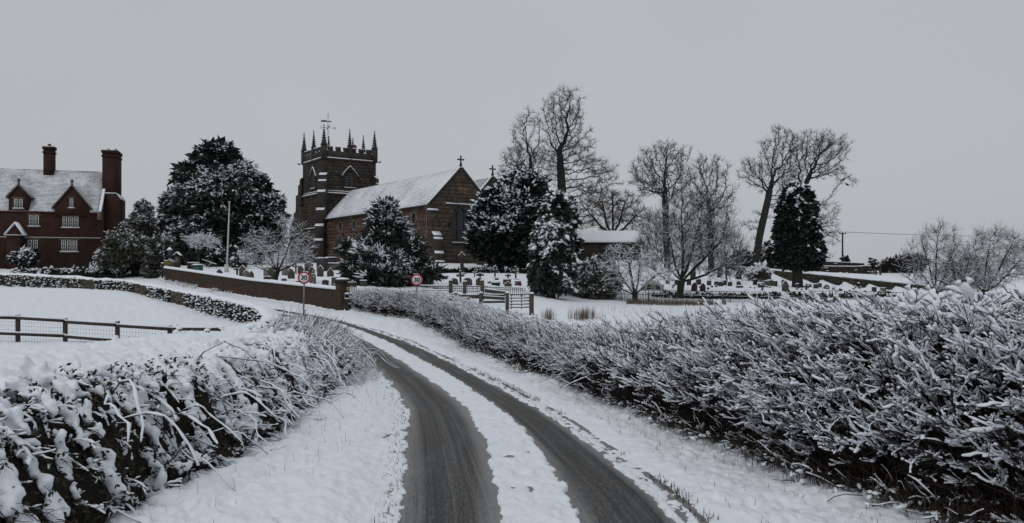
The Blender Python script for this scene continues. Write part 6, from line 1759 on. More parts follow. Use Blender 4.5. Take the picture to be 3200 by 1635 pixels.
# ------------------------------------------------------------------ post-and-rail fence in the left field
lf_ = empty('field_fence', (0, 0, 0), 0, 'dark two-rail timber fence with wire netting in the left field', 'fence')
FY = lambda u: float(np.interp(u, [-100, 204, 531, 700], [30.6, 30.0, 28.6, 28.0]))
for u, vt, vb in ((-100, 976, 1065), (56, 985, 1068), (204, 996, 1078), (367, 1005, 1090), (531, 1019, 1098)):
    y = FY(u); a, b = at(u, vt, y), at(u, vb, y); w = .125
    o = MB().box(a[0] - w / 2, a[0] + w / 2, y - .06, y + .06, b[2] - .4, a[2]).build('post', MAT['wet_timber'], lf_)
    MB().box(a[0] - w / 2 - .005, a[0] + w / 2 + .005, y - .065, y + .065, a[2] + .003, a[2] + .04).build('snow', SNOW, o)
for (u0, v0), (u1, v1) in (((-100, 986), (56, 990)), ((56, 990), (204, 999)), ((204, 1002), (367, 1012)), ((367, 1014), (531, 1024)), ((531, 1024), (690, 1025)), ((-100, 1034), (204, 1046)), ((204, 1048), (367, 1061)), ((367, 1061), (531, 1070))):
    rail(u0, v0, u1, v1, lf_, .105, y=FY(u0) - .06, y1=FY(u1) - .06, mat='wet_timber', t=.04)
wm = MB(); us = np.arange(-90, 590, 9.0)
def vt_(u): return np.interp(u, [-100, 204, 367, 531, 600], [992, 1005, 1015, 1027, 1032])
P0, P1 = [], []
for q in range(6):
    P = [at(u, vt_(u) + 7 + q * 13.0 * (1 + .02 * math.sin(u * .05 + q)), FY(u) + .07) for u in us]; P0 += P[:-1]; P1 += P[1:]
for u in us: P0.append(at(u, vt_(u) + 7, FY(u) + .07)); P1.append(at(u, vt_(u) + 72, FY(u) + .07))
V, F = tubes(P0, P1, .0035, .0035, 3); wm.add(V, F).build('wire_netting', MAT['wire'], lf_, kind='stuff')

# ------------------------------------------------------------------ speed limit signs
def speed_sign(u, v, y, label, vb, lean=0.0):
    c = at(u, v, y); zb = gz(c[0], y) - .3
    o = empty('speed_limit_sign', (c[0], y, zb), 0, label, 'road sign', 'speed limit signs'); o.rotation_euler = (0, lean, 0)
    h = c[2] - zb
    m_ = MB(); m_.tube([(0, .05, 0), (0, .05, h + .2)], .038, 10); m_.build('pole', MAT['zinc'], o, smooth=True)
    d = PB(lambda v_: v_); d.prism(circle(0, h, .3, 40), -.004, .012); pl = d.build('plate', MAT['sign_white'], o)
    r_ = PB(lambda v_: v_); r_.ring(circle(0, h, .228, 40), circle(0, h, .302, 40), -.009, -.0045); r_.build('ring', MAT['sign_red'], o)
    me = text_mesh('30', .3, .002, .012); me.materials.append(MAT['sign_black'])
    t = inst('numerals', me, o, (0, -.008, h + .0), (math.radians(90), 0, 0), (1.0, 1.0, 1))
    MB().box(-.07, .07, .015, .095, h + .08, h + .12).box(-.07, .07, .015, .095, h - .12, h - .08).build('bracket', MAT['zinc'], o)
    V, F = scatter(ICO1, [(0, .03, h + .3)], [(.12, .03, .015)]); MB().add(V, F).build('snow', SNOW, o, smooth=True)
speed_sign(947, 868, 38.3, 'round red-ringed 30 sign on grey pole, left of the lane', 1003, .02)
speed_sign(1301, 875, 39.5, 'round red-ringed 30 sign on grey pole, in the right hedge', 1003, .012)

# ------------------------------------------------------------------ flagpole, lamp, bins and other small things
p = at(708, 862, 70); q = at(717, 633, 70)
fp = empty('flagpole', (p[0], 70, gz(p[0], 70) - .1), 0, 'tall white flagpole leaning slightly in front of the dark cedar', 'flagpole')
O = np.array(fp.location)
m_ = MB(); m_.tube([(0, 0, 0), tuple((p + (q - p) * .55) - O), tuple(q - O)], [.095, .065, .04], 10); m_.build('pole', MAT['flagpole_paint'], fp, smooth=True)
m_ = MB(); V, F = scatter(ICO1, [q - O + [0, 0, .05]], [(.12, .12, .06)]); m_.add(V, F).build('truck', MAT['flagpole_paint'], fp, smooth=True)
m_ = MB().box(-.15, .15, -.12, .12, -.1, .8); m_.build('tabernacle', MAT['flagpole_paint'], fp)
c = at(530, 772, 72); x, y = c[0], 72
zb = gz(x, y); lp = empty('street_lamp', (x, y, zb), 0, 'old lantern lamp post behind the left end of the brick wall', 'lamp post')
h = c[2] - zb
m_ = MB(); m_.tube([(0, 0, 0), (0, 0, h * .3), (0, 0, h * .31), (0, 0, h - .95), (0, 0, h - .85)], [.09, .07, .05, .04, .09], 8); m_.build('post', MAT['iron'], lp)
m_ = MB(); m_.tube([(0, 0, h - .85), (0, 0, h - .3)], [.11, .2], 6); m_.build('lantern', MAT['window_glass'], lp)
m_ = MB(); m_.tube([(0, 0, h - .31), (0, 0, h - .05), (0, 0, h), (0, 0, h + .12)], [.26, .08, .06, .02], 6); r_ = m_.build('lantern_roof', MAT['iron'], lp)
m_ = MB(); m_.tube([(0, 0, h - .29), (0, 0, h - .04)], [.27, .08], 6); m_.build('snow', SNOW_FAR, r_)
# scalloped mossy boards beside the lamp
c0, c1 = at(513, 812, 71.4), at(549, 836, 71.4)
sb = empty('board_fence', ((c0[0] + c1[0]) / 2, 71.4, c1[2]), 0, 'scallop-topped mossy board panel behind the lamp post', 'fence')
W_ = c1[0] - c0[0]; Hh = c0[2] - c1[2]
P = [(-W_ / 2, 0), (W_ / 2, 0), (W_ / 2, Hh * .55), (W_ * .4, Hh * .75), (W_ * .25, Hh * .88), (W_ * .15, Hh * .78), (W_ * .02, Hh), (-W_ * .1, Hh * .98), (-W_ * .25, Hh * .82), (-W_ / 2, Hh * .95)]
b_ = MB().prism(P, -.03, .03).build('board', MAT['mossy_board'], sb)
sn = MB()
for (xa, za), (xb, zb) in zip(P[2:-1], P[3:]): sn.add([(xa, -.05, za + .003), (xb, -.05, zb + .003), (xb, .05, zb + .003), (xa, .05, za + .003), (xa, -.05, za + .05), (xb, -.05, zb + .05), (xb, .05, zb + .05), (xa, .05, za + .05)], BOXF)
sn.build('snow', SNOW, b_)
c = at(555, 834, 71.2); nb_ = empty('notice_post', (c[0], 71.2, c[2]), 0, 'small gabled wooden notice post right of the lamp post', 'notice board')
MB().box(-.2, .2, -.15, .15, -.2, .95).build('post', MAT['wet_timber'], nb_)
MB().box(-.14, .14, -.16, -.152, .35, .8).build('notice', MAT['grave_grey'], nb_)
r_ = MB().prism([(-.3, .93), (0, 1.2), (.3, .93), (.3, 1.0), (0, 1.27), (-.3, 1.0)], -.25, .25).build('roof', MAT['wet_timber'], nb_)
MB().prism([(-.31, 1.003), (0, 1.275), (.31, 1.003), (.31, 1.06), (0, 1.34), (-.31, 1.06)], -.26, .26).build('snow', SNOW, r_)
# grit bin and compost box behind the wall
c0, c1 = at(589, 822, 72.5), at(617, 845, 72.5); bx_ = empty('compost_box', ((c0[0] + c1[0]) / 2, 72.5, c1[2]), 0, 'dark square timber box behind the brick wall', 'box')
w = c1[0] - c0[0]; h = c0[2] - c1[2]
MB().box(-w / 2, w / 2, -.3, .4, -.4, h).build('body', MAT['wet_timber'], bx_); MB().box(-w / 2 - .02, w / 2 + .02, -.32, .42, h + .003, h + .08).build('snow', SNOW, bx_)
c0, c1 = at(607, 831, 68.5), at(631, 847, 68.5); bx_ = empty('grit_bin', ((c0[0] + c1[0]) / 2, 68.5, c1[2]), 0, 'green grit bin with thick snow on its lid', 'bin')
w = c1[0] - c0[0]; h = c0[2] - c1[2]
MB().prism([(-w * .42, -.5), (w * .42, -.5), (w * .5, h), (-w * .5, h)], -.3, .3).build('body', MAT['green_plastic'], bx_); MB().box(-w * .53, w * .53, -.34, .34, h, h + .06).build('lid', MAT['green_plastic'], bx_)
MB().prism([(-w * .7, h + .063), (w * .52, h + .063), (w * .5, h + .16), (-w * .3, h + .18)], -.33, .33).build('snow', SNOW, bx_)
# handrail on the slope
hr = empty('handrail', (0, 0, 0), 0, 'thin snowy handrail on posts behind the green bin', 'handrail')
a, b = at(632, 812, 76), at(676, 827, 74)
m_ = MB(); m_.tube([a, b], .035, 6); m_.build('rail', MAT['iron'], hr); m_ = MB(); m_.tube([a + [0, 0, .04], b + [0, 0, .04]], .035, 5); m_.build('snow', SNOW, hr)
for p_ in (a, b, (a + b) / 2):
    m_ = MB(); m_.tube([p_, p_ - [0, 0, 1.0]], .025, 5); m_.build('post', MAT['iron'], hr)
# iron gate at the far end of the brick wall
gp = BW1 + BWD * .8
ig = empty('iron_gate', (gp[0], gp[1], gz(*gp)), wang, 'narrow dark iron gate at the far end of the brick wall', 'gate')
m_ = MB().box(-.12, .12, -.12, .12, -.2, 1.35); o = m_.build('post', MAT['iron'], ig); MB().box(-.15, .15, -.15, .15, 1.353, 1.43).build('snow', SNOW, o)
for k in range(6):
    m_ = MB(); m_.tube([(.25 + k * .16, 0, .1), (.25 + k * .16, 0, 1.15)], .015, 5); m_.build('bar', MAT['iron'], ig)
for z in (.15, .65, 1.1):
    m_ = MB(); m_.tube([(.12, 0, z), (1.15, 0, z)], .02, 5); m_.build('rail', MAT['iron'], ig); m_ = MB(); m_.tube([(.12, 0, z + .03), (1.15, 0, z + .03)], .02, 5); m_.build('snow', SNOW, ig)
# churchyard gate, notice and litter bin right of the pier
c0, c1 = at(1086, 902, 46.5), at(1112, 960, 46.5)
cg = empty('churchyard_gate', ((c0[0] + c1[0]) / 2, 46.6, gz((c0[0] + c1[0]) / 2, 46.5)), 0, 'dark green slatted gate between the brick pier and the hedge', 'gate')
w = c1[0] - c0[0]; sl_ = MB().box(-.025, .025, -.012, .012, 0.05, 1.05).mesh('slat'); sl_.materials.append(MAT['iron'])
for k in range(6): inst('slat', sl_, cg, (-w / 2 + w * k / 5, 0, 0))
for z in (.2, .85): MB().box(-w / 2, w / 2, .013, .05, z - .05, z + .05).build('rail', MAT['iron'], cg)
MB().box(-w / 2, w / 2, -.02, .05, 1.053, 1.09).build('snow', SNOW, cg)
c = at(1088, 903, 45.9); ys_ = empty('notice', (c[0], 45.9, c[2]), 0, 'small yellow notice on the churchyard gate', 'notice')
MB().box(-.085, .085, -.012, .012, -.1, .1).build('plate', MAT['yellow_paint'], ys_); MB().box(-.04, .05, -.0145, -.0125, -.03, .03).build('symbol', MAT['sign_black'], ys_)
c0 = at(1088, 918, 46.0); zb = gz(c0[0], 46.0)
lb = empty('litter_bin', (c0[0], 46.0, zb), 0, 'black litter bin with snowy rim beside the brick pier', 'bin'); h = c0[2] - zb
MB().prism([(-.15, 0), (.15, 0), (.18, h - .28), (-.18, h - .28)], -.16, .16).build('body', MAT['black_plastic'], lb)
hd = PB(lambda v_: v_); hd.ring([(-.15, h - .24), (.15, h - .24), (.13, h - .05), (-.13, h - .05)], [(-.185, h - .28), (.185, h - .28), (.16, h), (-.16, h)], -.18, .16); hd.build('hood', MAT['zinc'], lb)
MB().box(-.17, .17, -.05, .15, h - .27, h - .02).build('opening', MAT['black_plastic'], lb)
sn = MB().prism([(-.17, h + .003), (.17, h + .003), (.13, h + .06), (-.13, h + .06)], -.18, .16).build('snow', SNOW, lb)
MB().box(-.17, .17, -.2, -.183, h - .29, h - .25).build('snow', SNOW, lb)
# electricity pole and its wires
pb_ = at(2633, 832, 130); pt = at(2633, 727, 130)
ep = empty('electricity_pole', (pb_[0], 130, pb_[2] - .5), 0, 'timber electricity pole with crossarm on the right skyline', 'pole')
h = pt[2] - pb_[2] + .5
m_ = MB(); m_.tube([(0, 0, 0), (0, 0, h)], [.17, .12], 8); m_.build('post', MAT['bark'], ep, smooth=True)
m_ = MB().box(-.55, .55, -.1, .0, h - .25, h - .12); m_.build('crossarm', MAT['bark'], ep)
for x_ in (-.5, 0.0, .5):
    m_ = MB(); m_.tube([(x_, -.05, h - .12), (x_, -.05, h + .1)], [.06, .05], 6); m_.build('insulator', MAT['grave_grey'], ep)
wr = empty('overhead_wire', (0, 0, 0), 0, 'overhead wires running right from the electricity pole', 'wire')
e1 = at(3420, 742, 118)
for dx in (-.5, 0, .5):
    P = [(pb_[0] + dx + (e1[0] - pb_[0]) * t, 130 + (e1[1] - 130) * t, pb_[2] - .5 + h + .1 + (e1[2] - (pb_[2] - .5 + h + .1)) * t - .9 * 4 * t * (1 - t) * .25) for t in np.linspace(0, 1, 16)]
    m_ = MB(); m_.tube(P, .014, 4); m_.build('cable', MAT['wire'], wr)
# field gateway timbers by the broken wall
fg_ = empty('field_gateway', (0, 0, 0), 0, 'broken timber gateway in the gap right of the broken wall', 'gate')
for u, v0, v1 in ((2730, 840, 856), (2738, 842, 857), (2751, 838, 858)):
    a, b = at(u, v0, 102), at(u, v1, 102); MB().box(a[0] - .09, a[0] + .09, 101.9, 102.1, b[2] - .3, a[2]).build('post', MAT['wet_timber'], fg_)
a, b = at(2722, 843, 102.3), at(2750, 841, 102.3); MB().box(a[0], b[0], 102.2, 102.3, a[2] - .1, a[2]).build('rail', MAT['wet_timber'], fg_)
a, b = at(2722, 851, 102.3), at(2745, 851, 102.3); MB().box(a[0], b[0], 102.2, 102.3, a[2] - .1, a[2]).build('rail', MAT['wet_timber'], fg_)
# two rooks in the spreading tree
for u, v, lb, fl in ((2635, 562, 'upper of two black rooks perched in the spreading bare tree', 1), (2648, 577, 'lower of two black rooks perched in the spreading bare tree', -1)):
    c = at(u, v, 112); rk = empty('rook', tuple(c), 0, lb, 'bird')
    b = MB()
    for P, S in (((0, 0, 0), (.22, .12, .13)), ((.2 * fl, 0, .15), (.09, .08, .08)), ((.12 * fl, 0, .09), (.1, .08, .1)), ((-.26 * fl, 0, -.1), (.18, .06, .04))):
        V, F = scatter(ICO2, [P], [S]); b.add(V, F)
    b = b.build('body', MAT['bird_black'], rk, smooth=True); rm = b.modifiers.new('remesh', 'REMESH'); rm.mode = 'VOXEL'; rm.voxel_size = .02; rm.use_smooth_shade = True
    m_ = MB(); m_.tube([(.27 * fl, 0, .15), (.39 * fl, 0, .12)], [.035, .004], 5); m_.build('beak', MAT['bird_black'], rk)
    for s in (-.04, .04):
        m_ = MB(); m_.tube([(.02 * fl, s, -.1), (.03 * fl, s, -.22)], .012, 4); m_.build('leg', MAT['bird_black'], rk)
# ------------------------------------------------------------------ the flailed hedge along the right of the lane
rng = np.random.default_rng(101)
hp_ = [hit_road(u, v) for u, v in ((1100, 976), (1205, 992), (1305, 1006), (1400, 1052), (1480, 1095), (1594, 1141), (1720, 1190), (1860, 1244), (2100, 1335), (2330, 1425), (2559, 1525), (2760, 1590))]
hp_ = np.array(hp_ + [(hp_[-1][0] + .75, hp_[-1][1] - 2.0), (hp_[-1][0] + 1.5, hp_[-1][1] - 4.0), (hp_[-1][0] + 2.5, hp_[-1][1] - 7.0)])
hs_ = np.r_[0, np.cumsum(np.linalg.norm(np.diff(hp_, axis=0), axis=1))]; HLn = hs_[-1]
def hxy(s): return np.stack([np.interp(s, hs_, hp_[:, 0]), np.interp(s, hs_, hp_[:, 1])], -1)
def hdir(s):
    return nrm(hxy(np.minimum(s + .6, HLn)) - hxy(np.maximum(s - .6, 0)))
_hy = np.array([0, 3, 5, 8, 10.3, 13.5, 18, 23, 28, 35, 44, 50.]); _ht = np.array([1.84, 1.84, 1.82, 1.73, 1.46, 1.06, 0.82, 0.78, 0.80, 1.05, 1.1, 1.1])
_hT = np.array([2.7, 2.7, 2.6, 2.4, 2.2, 1.9, 1.6, 1.5, 1.5, 1.5, 1.5, 1.5])
def hedge_pt(s, q, depth=0.0):
    """s along; q 0..1 front face from foot to top, 1..2 across the top; depth inwards. Returns point, normal, height fraction."""
    c = hxy(s); d = hdir(s); n2 = np.stack([d[..., 1], -d[..., 0]], -1)
    n2 = np.where(n2[..., :1] > 0, -n2, n2)
    zb = zroad(c[..., 1]) + .02; zt = np.interp(c[..., 1], _hy, _ht); T = np.interp(c[..., 1], _hy, _hT); h = zt - zb
    qf = np.clip(q, 0, 1); qt = np.clip(q - 1, 0, 1)
    lump = .16 * fbm(s * .9, q * 2.2, 51, 3) + .08 * vnoise(s * 3.1, q * 7, 53)
    o = np.where(q <= 1, .30 * np.sin(np.pi * np.clip(qf * 1.05, 0, 1)) ** 1.2 - .12 * (1 - qf) - .12 * qf ** 4 + lump, -.12 - qt * T)
    z = np.where(q <= 1, zb + h * qf, zt + .10 * np.sin(np.pi * qt) + lump * .8 - .15 * qt ** 3)
    nz = np.where(q <= 1, .05 + .5 * qf ** 3, 1.0); no = np.where(q <= 1, 1.0, .15)
    N = nrm(np.concatenate([n2 * no[..., None], nz[..., None]], -1))
    P = np.concatenate([c + n2 * o[..., None], z[..., None]], -1) - N * np.asarray(depth)[..., None]
    return P, N, qf, n2, d
hedge = empty('hedge', (0, 0, 0), 0, 'long untrimmed roadside hedge with thick snow on every shoot', 'hedge')
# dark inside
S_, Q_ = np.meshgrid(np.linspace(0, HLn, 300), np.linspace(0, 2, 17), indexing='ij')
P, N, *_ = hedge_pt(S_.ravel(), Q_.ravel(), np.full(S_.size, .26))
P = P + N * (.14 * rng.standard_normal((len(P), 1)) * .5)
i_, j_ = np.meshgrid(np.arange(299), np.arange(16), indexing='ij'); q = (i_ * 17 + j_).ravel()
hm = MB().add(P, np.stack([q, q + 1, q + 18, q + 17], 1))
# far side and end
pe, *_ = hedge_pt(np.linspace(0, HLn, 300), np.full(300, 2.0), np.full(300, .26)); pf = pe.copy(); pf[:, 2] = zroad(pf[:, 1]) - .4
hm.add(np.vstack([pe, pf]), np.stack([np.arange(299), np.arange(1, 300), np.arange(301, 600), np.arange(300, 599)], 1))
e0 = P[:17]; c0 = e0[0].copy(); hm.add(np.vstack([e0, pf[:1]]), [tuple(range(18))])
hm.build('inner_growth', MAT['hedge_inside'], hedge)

def snow_on(path, r0, lo=.25, n=6, K=6, rs=None, jit=.12, var=.16):
    """A rounded cushion of snow lying along the upper side of each shoot."""
    N, K0, _ = path.shape
    t = lo[:, None] + (1.03 - lo)[:, None] * np.linspace(0, 1, K); x = np.clip(t, 0, 1) * (K0 - 1)
    i = np.minimum(x.astype(int), K0 - 2); f = (x - i)[..., None]
    pp = np.take_along_axis(path, i[..., None].repeat(3, 2), 1) * (1 - f) + np.take_along_axis(path, (i + 1)[..., None].repeat(3, 2), 1) * f
    prof = np.interp(np.linspace(0, 1, K), [0, .15, .5, .85, 1], [.4, .9, 1.0, 1.1, .62])
    R = r0[:, None] * prof[None] * (1 + var * rng.standard_normal((N, K)))
    R = np.maximum(R, .002)
    pp = pp + UPV * (R * .8)[..., None]
    tipd = nrm(pp[:, -1] - pp[:, -2]); R = np.c_[R[:, :1] * .1, R, R[:, -1:] * .12]
    pp = np.concatenate([pp[:, :1] - (nrm(pp[:, 1] - pp[:, 0]) * R[:, 1:2] * .6)[:, None], pp, (pp[:, -1] + tipd * R[:, -2:-1] * .75)[:, None]], 1)
    return strips(pp, R, n, .82, jit, rng)

def twig_set(count, pitch, length, r_snow, r_twig=.0055, sides=6, curve=(-.1, .2), n_side=(4, 8), cover=.85):
    """A family of little branches (twig mesh, snow mesh), each lying along +x with its own pitch."""
    out = []
    for c in range(count):
        p = math.radians(rng.normal(*pitch)); L = length * rng.uniform(.75, 1.25); K = 8; t = np.linspace(0, 1, K)
        D = np.array([math.cos(p), 0, math.sin(p)])
        main = D * (L * t)[:, None] + UPV * (rng.uniform(*curve) * L * t ** 2)[:, None] + np.cumsum(rng.standard_normal((K, 3)) * .028 * L, 0)
        paths, rad, rs_ = [main], [np.linspace(r_twig * 1.25, r_twig * .6, K)], [r_snow * rng.uniform(.8, 1.3)]
        for q in range(rng.integers(*n_side)):
            k = rng.integers(1, K - 1); sgn = rng.choice([-1, 1]); d = nrm(nrm(main[k + 1] - main[k]) + np.array([0, sgn * rng.uniform(.4, 1.1), rng.uniform(-.1, .7)])); l = L * rng.uniform(.18, .5)
            pp = main[k] + d * (l * t)[:, None] + UPV * (rng.uniform(-.1, .25) * l * t ** 2)[:, None] + np.cumsum(rng.standard_normal((K, 3)) * .03 * l, 0)
            paths.append(pp); rad.append(np.linspace(r_twig * .7, r_twig * .4, K)); rs_.append(r_snow * rng.uniform(.45, .9))
        tw_, sn_ = MB(), MB()
        V, F = strips(np.array(paths), np.array(rad), 3); tw_.add(V, F)
        for pp, r in zip(paths, rs_):
            # one to three cushions with gaps between them
            cuts = np.sort(rng.random(rng.integers(0, 3))); a = np.r_[0, cuts]; b = np.r_[cuts, 1]
            for lo, hi in zip(a, b):
                if hi - lo < .12 or rng.random() > cover: continue
                x = np.linspace(lo + .01, hi - .02, 5) * (K - 1); i = np.minimum(x.astype(int), K - 2); f = (x - i)[:, None]
                V, F = snow_on((pp[i] * (1 - f) + pp[i + 1] * f)[None], np.array([r * rng.uniform(.75, 1.2)]), np.array([.0]), sides, 5, var=.25, jit=.16); sn_.add(V, F)
        res = []
        for m_, mat, nm, smt in ((tw_, MAT['hedge_twig'], 'twig', False), (sn_, SNOW, 'twig_snow', True)):
            me = m_.mesh(nm, smooth=smt); me.materials.append(mat); res.append(bpy.data.objects.new(nm, me))
        out.append(res)
    return out
def scatter_nodes(variants, which):
    ng = bpy.data.node_groups.new('scatter', 'GeometryNodeTree')
    ng.interface.new_socket('Geometry', in_out='INPUT', socket_type='NodeSocketGeometry'); ng.interface.new_socket('Geometry', in_out='OUTPUT', socket_type='NodeSocketGeometry')
    N = ng.nodes; gi, go = N.new('NodeGroupInput'), N.new('NodeGroupOutput')
    g2i = N.new('GeometryNodeGeometryToInstance'); iop = N.new('GeometryNodeInstanceOnPoints')
    for v in variants:
        oi = N.new('GeometryNodeObjectInfo'); oi.inputs['Object'].default_value = v[which]; ng.links.new(oi.outputs['Geometry'], g2i.inputs[0])
    def attr(nm, tp):
        a = N.new('GeometryNodeInputNamedAttribute'); a.data_type = tp; a.inputs['Name'].default_value = nm; return [o for o in a.outputs if o.enabled and o.name == 'Attribute'][0]
    e2r = N.new('FunctionNodeEulerToRotation')
    ng.links.new(attr('rot', 'FLOAT_VECTOR'), e2r.inputs[0])
    ng.links.new(gi.outputs[0], iop.inputs['Points']); ng.links.new(g2i.outputs[0], iop.inputs['Instance'])
    iop.inputs['Pick Instance'].default_value = True
    ng.links.new(attr('idx', 'INT'), iop.inputs['Instance Index']); ng.links.new(e2r.outputs[0], iop.inputs['Rotation']); ng.links.new(attr('scl', 'FLOAT'), iop.inputs['Scale'])
    ng.links.new(iop.outputs[0], go.inputs[0])
    return ng
def scatter_part(name, parent, mat, nodes, P, rot, scl, idx):
    me = bpy.data.meshes.new(name); me.vertices.add(len(P)); me.vertices.foreach_set('co', np.asarray(P, np.float32).ravel())
    a = me.attributes.new('rot', 'FLOAT_VECTOR', 'POINT'); a.data.foreach_set('vector', np.asarray(rot, np.float32).ravel())
    a = me.attributes.new('scl', 'FLOAT', 'POINT'); a.data.foreach_set('value', np.asarray(scl, np.float32))
    a = me.attributes.new('idx', 'INT', 'POINT'); a.data.foreach_set('value', np.asarray(idx, np.int32))
    me.materials.append(mat)
    o = bpy.data.objects.new(name, me); COL.objects.link(o); o.parent = parent; o['kind'] = 'stuff'
    md = o.modifiers.new('scatter', 'NODES'); md.node_group = nodes
    return o
NV = 26
SET_FRONT = twig_set(NV, (8, 16), .38, .0155, r_twig=.0066, cover=.74, n_side=(7, 13))
SET_TOP = twig_set(NV, (12, 14), .32, .024, r_twig=.0066, n_side=(4, 8), cover=.92)
SET_DROOP = twig_set(NV, (-18, 20), .40, .016, curve=(-.55, -.1), n_side=(3, 7))
SET_WIRE = twig_set(NV, (38, 22), .55, .009, r_twig=.0042, curve=(-.35, .1), cover=.6)
NODES = {id(s_): (scatter_nodes(s_, 0), scatter_nodes(s_, 1)) for s_ in (SET_FRONT, SET_TOP, SET_DROOP, SET_WIRE)}
def scatter_twigs(parent, sett, P, yaw, scl, snowy, tilt=.12):
    n = len(P); rot = np.stack([rng.normal(0, tilt, n), rng.normal(0, tilt, n), yaw], 1); idx = rng.integers(0, NV, n)
    nt_, ns_ = NODES[id(sett)]
    scatter_part('shoots', parent, MAT['hedge_twig'], nt_, P, rot, scl, idx)
    k = snowy
    scatter_part('snow', parent, SNOW, ns_, P[k], rot[k], np.asarray(scl)[k], idx[k])
S_NEAR = float(np.interp(-14.0, -hp_[:, 1], hs_)); S_MID = float(np.interp(-24.0, -hp_[:, 1], hs_))
tw, sn = MB(), MB()
for n, s0, s1, ql, qh, sett, sc in ((4400, S_NEAR, HLn - 2.6, .03, 1.0, SET_FRONT, .76), (2400, S_NEAR, HLn - 2.6, 1.0, 2.0, SET_TOP, .8), (5200, S_MID, S_NEAR, .03, 1.0, SET_FRONT, .58), (2200, S_MID, S_NEAR, 1.0, 2.0, SET_TOP, .58), (8500, 0, S_MID, .03, 1.0, SET_FRONT, .5), (3400, 0, S_MID, 1.0, 2.0, SET_TOP, .5)):
    s = s0 + (s1 - s0) * rng.random(n); q = ql + (qh - ql) * rng.random(n)
    P, N, qf, n2, d = hedge_pt(s, q, rng.uniform(.05, .28, n))
    sw = .9 * fbm(s * .45, q * 1.3, 91, 2)[:, None]
    D2 = n2 + d * (1.3 * sw + .7 * rng.standard_normal((n, 1))) + np.where((q > 1)[:, None], .6, 0) * rng.standard_normal((n, 2))
    yaw = np.arctan2(D2[:, 1], D2[:, 0])
    hole = fbm(s * .8 + 3, q * 2.0, 95, 2)
    pr = np.where(q > 1, .97, .07 + .92 * sstep(.16, .58, qf + .38 * hole))
    scatter_twigs(hedge, sett, P, yaw, sc * rng.uniform(.45, 1.35, n), rng.random(n) < pr)
# low tangled fringe running out on to the verge
n = 2200
s = rng.random(n) * (HLn - 3.2); P, N, qf, n2, d = hedge_pt(s, rng.uniform(.0, .14, n), rng.uniform(-.28, .1, n))
P[:, 2] = np.maximum(P[:, 2], zroad(P[:, 1]) + .05)
D = nrm(np.concatenate([n2 * .55 + d * rng.normal(0, .7, (n, 1)), rng.normal(.25, .35, (n, 1))], 1)); L = rng.uniform(.1, .34, n); t = np.linspace(0, 1, 5)
path = P[:, None] + D[:, None] * (L[:, None] * t)[..., None] + np.cumsum(.014 * rng.standard_normal((n, 5, 3)), 1); path[..., 2] = np.maximum(path[..., 2], zroad(path[..., 1]) + .05)
V, F = strips(path, np.full((n, 5), .0045), 3); tw.add(V, F)
k = rng.random(n) < .4
V, F = snow_on(path[k], rng.uniform(.004, .011, k.sum()), rng.uniform(0, .4, k.sum()), 4, 4); sn.add(V, F)
# bare inner and lower twigs
n = 9000
s = (rng.random(n) ** .75) * (HLn - 3.0); q = rng.random(n) ** 1.3 * .8
P, N, qf, n2, d = hedge_pt(s, q, rng.uniform(.02, .3, n))
D = nrm(np.concatenate([n2 * .35 + d * rng.normal(0, .5, (n, 1)), rng.normal(.5, .45, (n, 1))], 1)); L = rng.uniform(.2, .6, n)
V, F = tubes(P, P + D * L[:, None], .005, .003, 3); tw.add(V, F)
tw.build('inner_twigs', MAT['hedge_twig'], hedge, kind='stuff')
sn.build('snow', SNOW, hedge, smooth=True, kind='stuff')
# long loose branches thrown out over the verge
for k in range(6):
    s = rng.uniform(S_MID - 4, S_NEAR + 1.5); q = rng.uniform(.12, .5)
    P, N, qf, n2, d = hedge_pt(np.array([s]), np.array([q]), np.array([.15])); n3 = np.r_[n2[0], 0]; d3 = np.r_[d[0], 0]
    D = nrm(n3 * .9 + d3 * rng.uniform(-.6, .4) + UPV * rng.uniform(-.1, .4)); L = rng.uniform(.4, .75); t = np.linspace(0, 1, 8)
    path = P + D * (L * t)[:, None] + UPV * (L * rng.uniform(-.25, .1) * t ** 2)[:, None] + np.cumsum(.022 * rng.standard_normal((8, 3)), 0)
    zmin = zroad(path[:, 1]) + .12; path[:, 2] = np.maximum(path[:, 2], zmin)
    m_ = MB(); V, F = strips(path[None], np.linspace(.012, .005, 8)[None], 5); m_.add(V, F); b = m_.build('branch', MAT['hedge_twig'], hedge, smooth=True)
    ks = rng.integers(4, 8); 
    m_ = MB(); V, F = snow_on(path[None], np.array([rng.uniform(.007, .011)]), np.array([.02]), 6, 16, jit=.25); m_.add(V, F)
    for z in range(ks):
        i = rng.integers(2, 7); D2 = nrm(D + .9 * rng.standard_normal(3)); D2[2] = abs(D2[2]) * .7; p2 = path[i] + D2 * (np.linspace(0, 1, 4) * L * .35)[:, None]
        V, F = snow_on(p2[None], np.array([.006]), np.array([.0]), 6, 7); m_.add(V, F)
    m_.build('snow', SNOW, b, smooth=True)

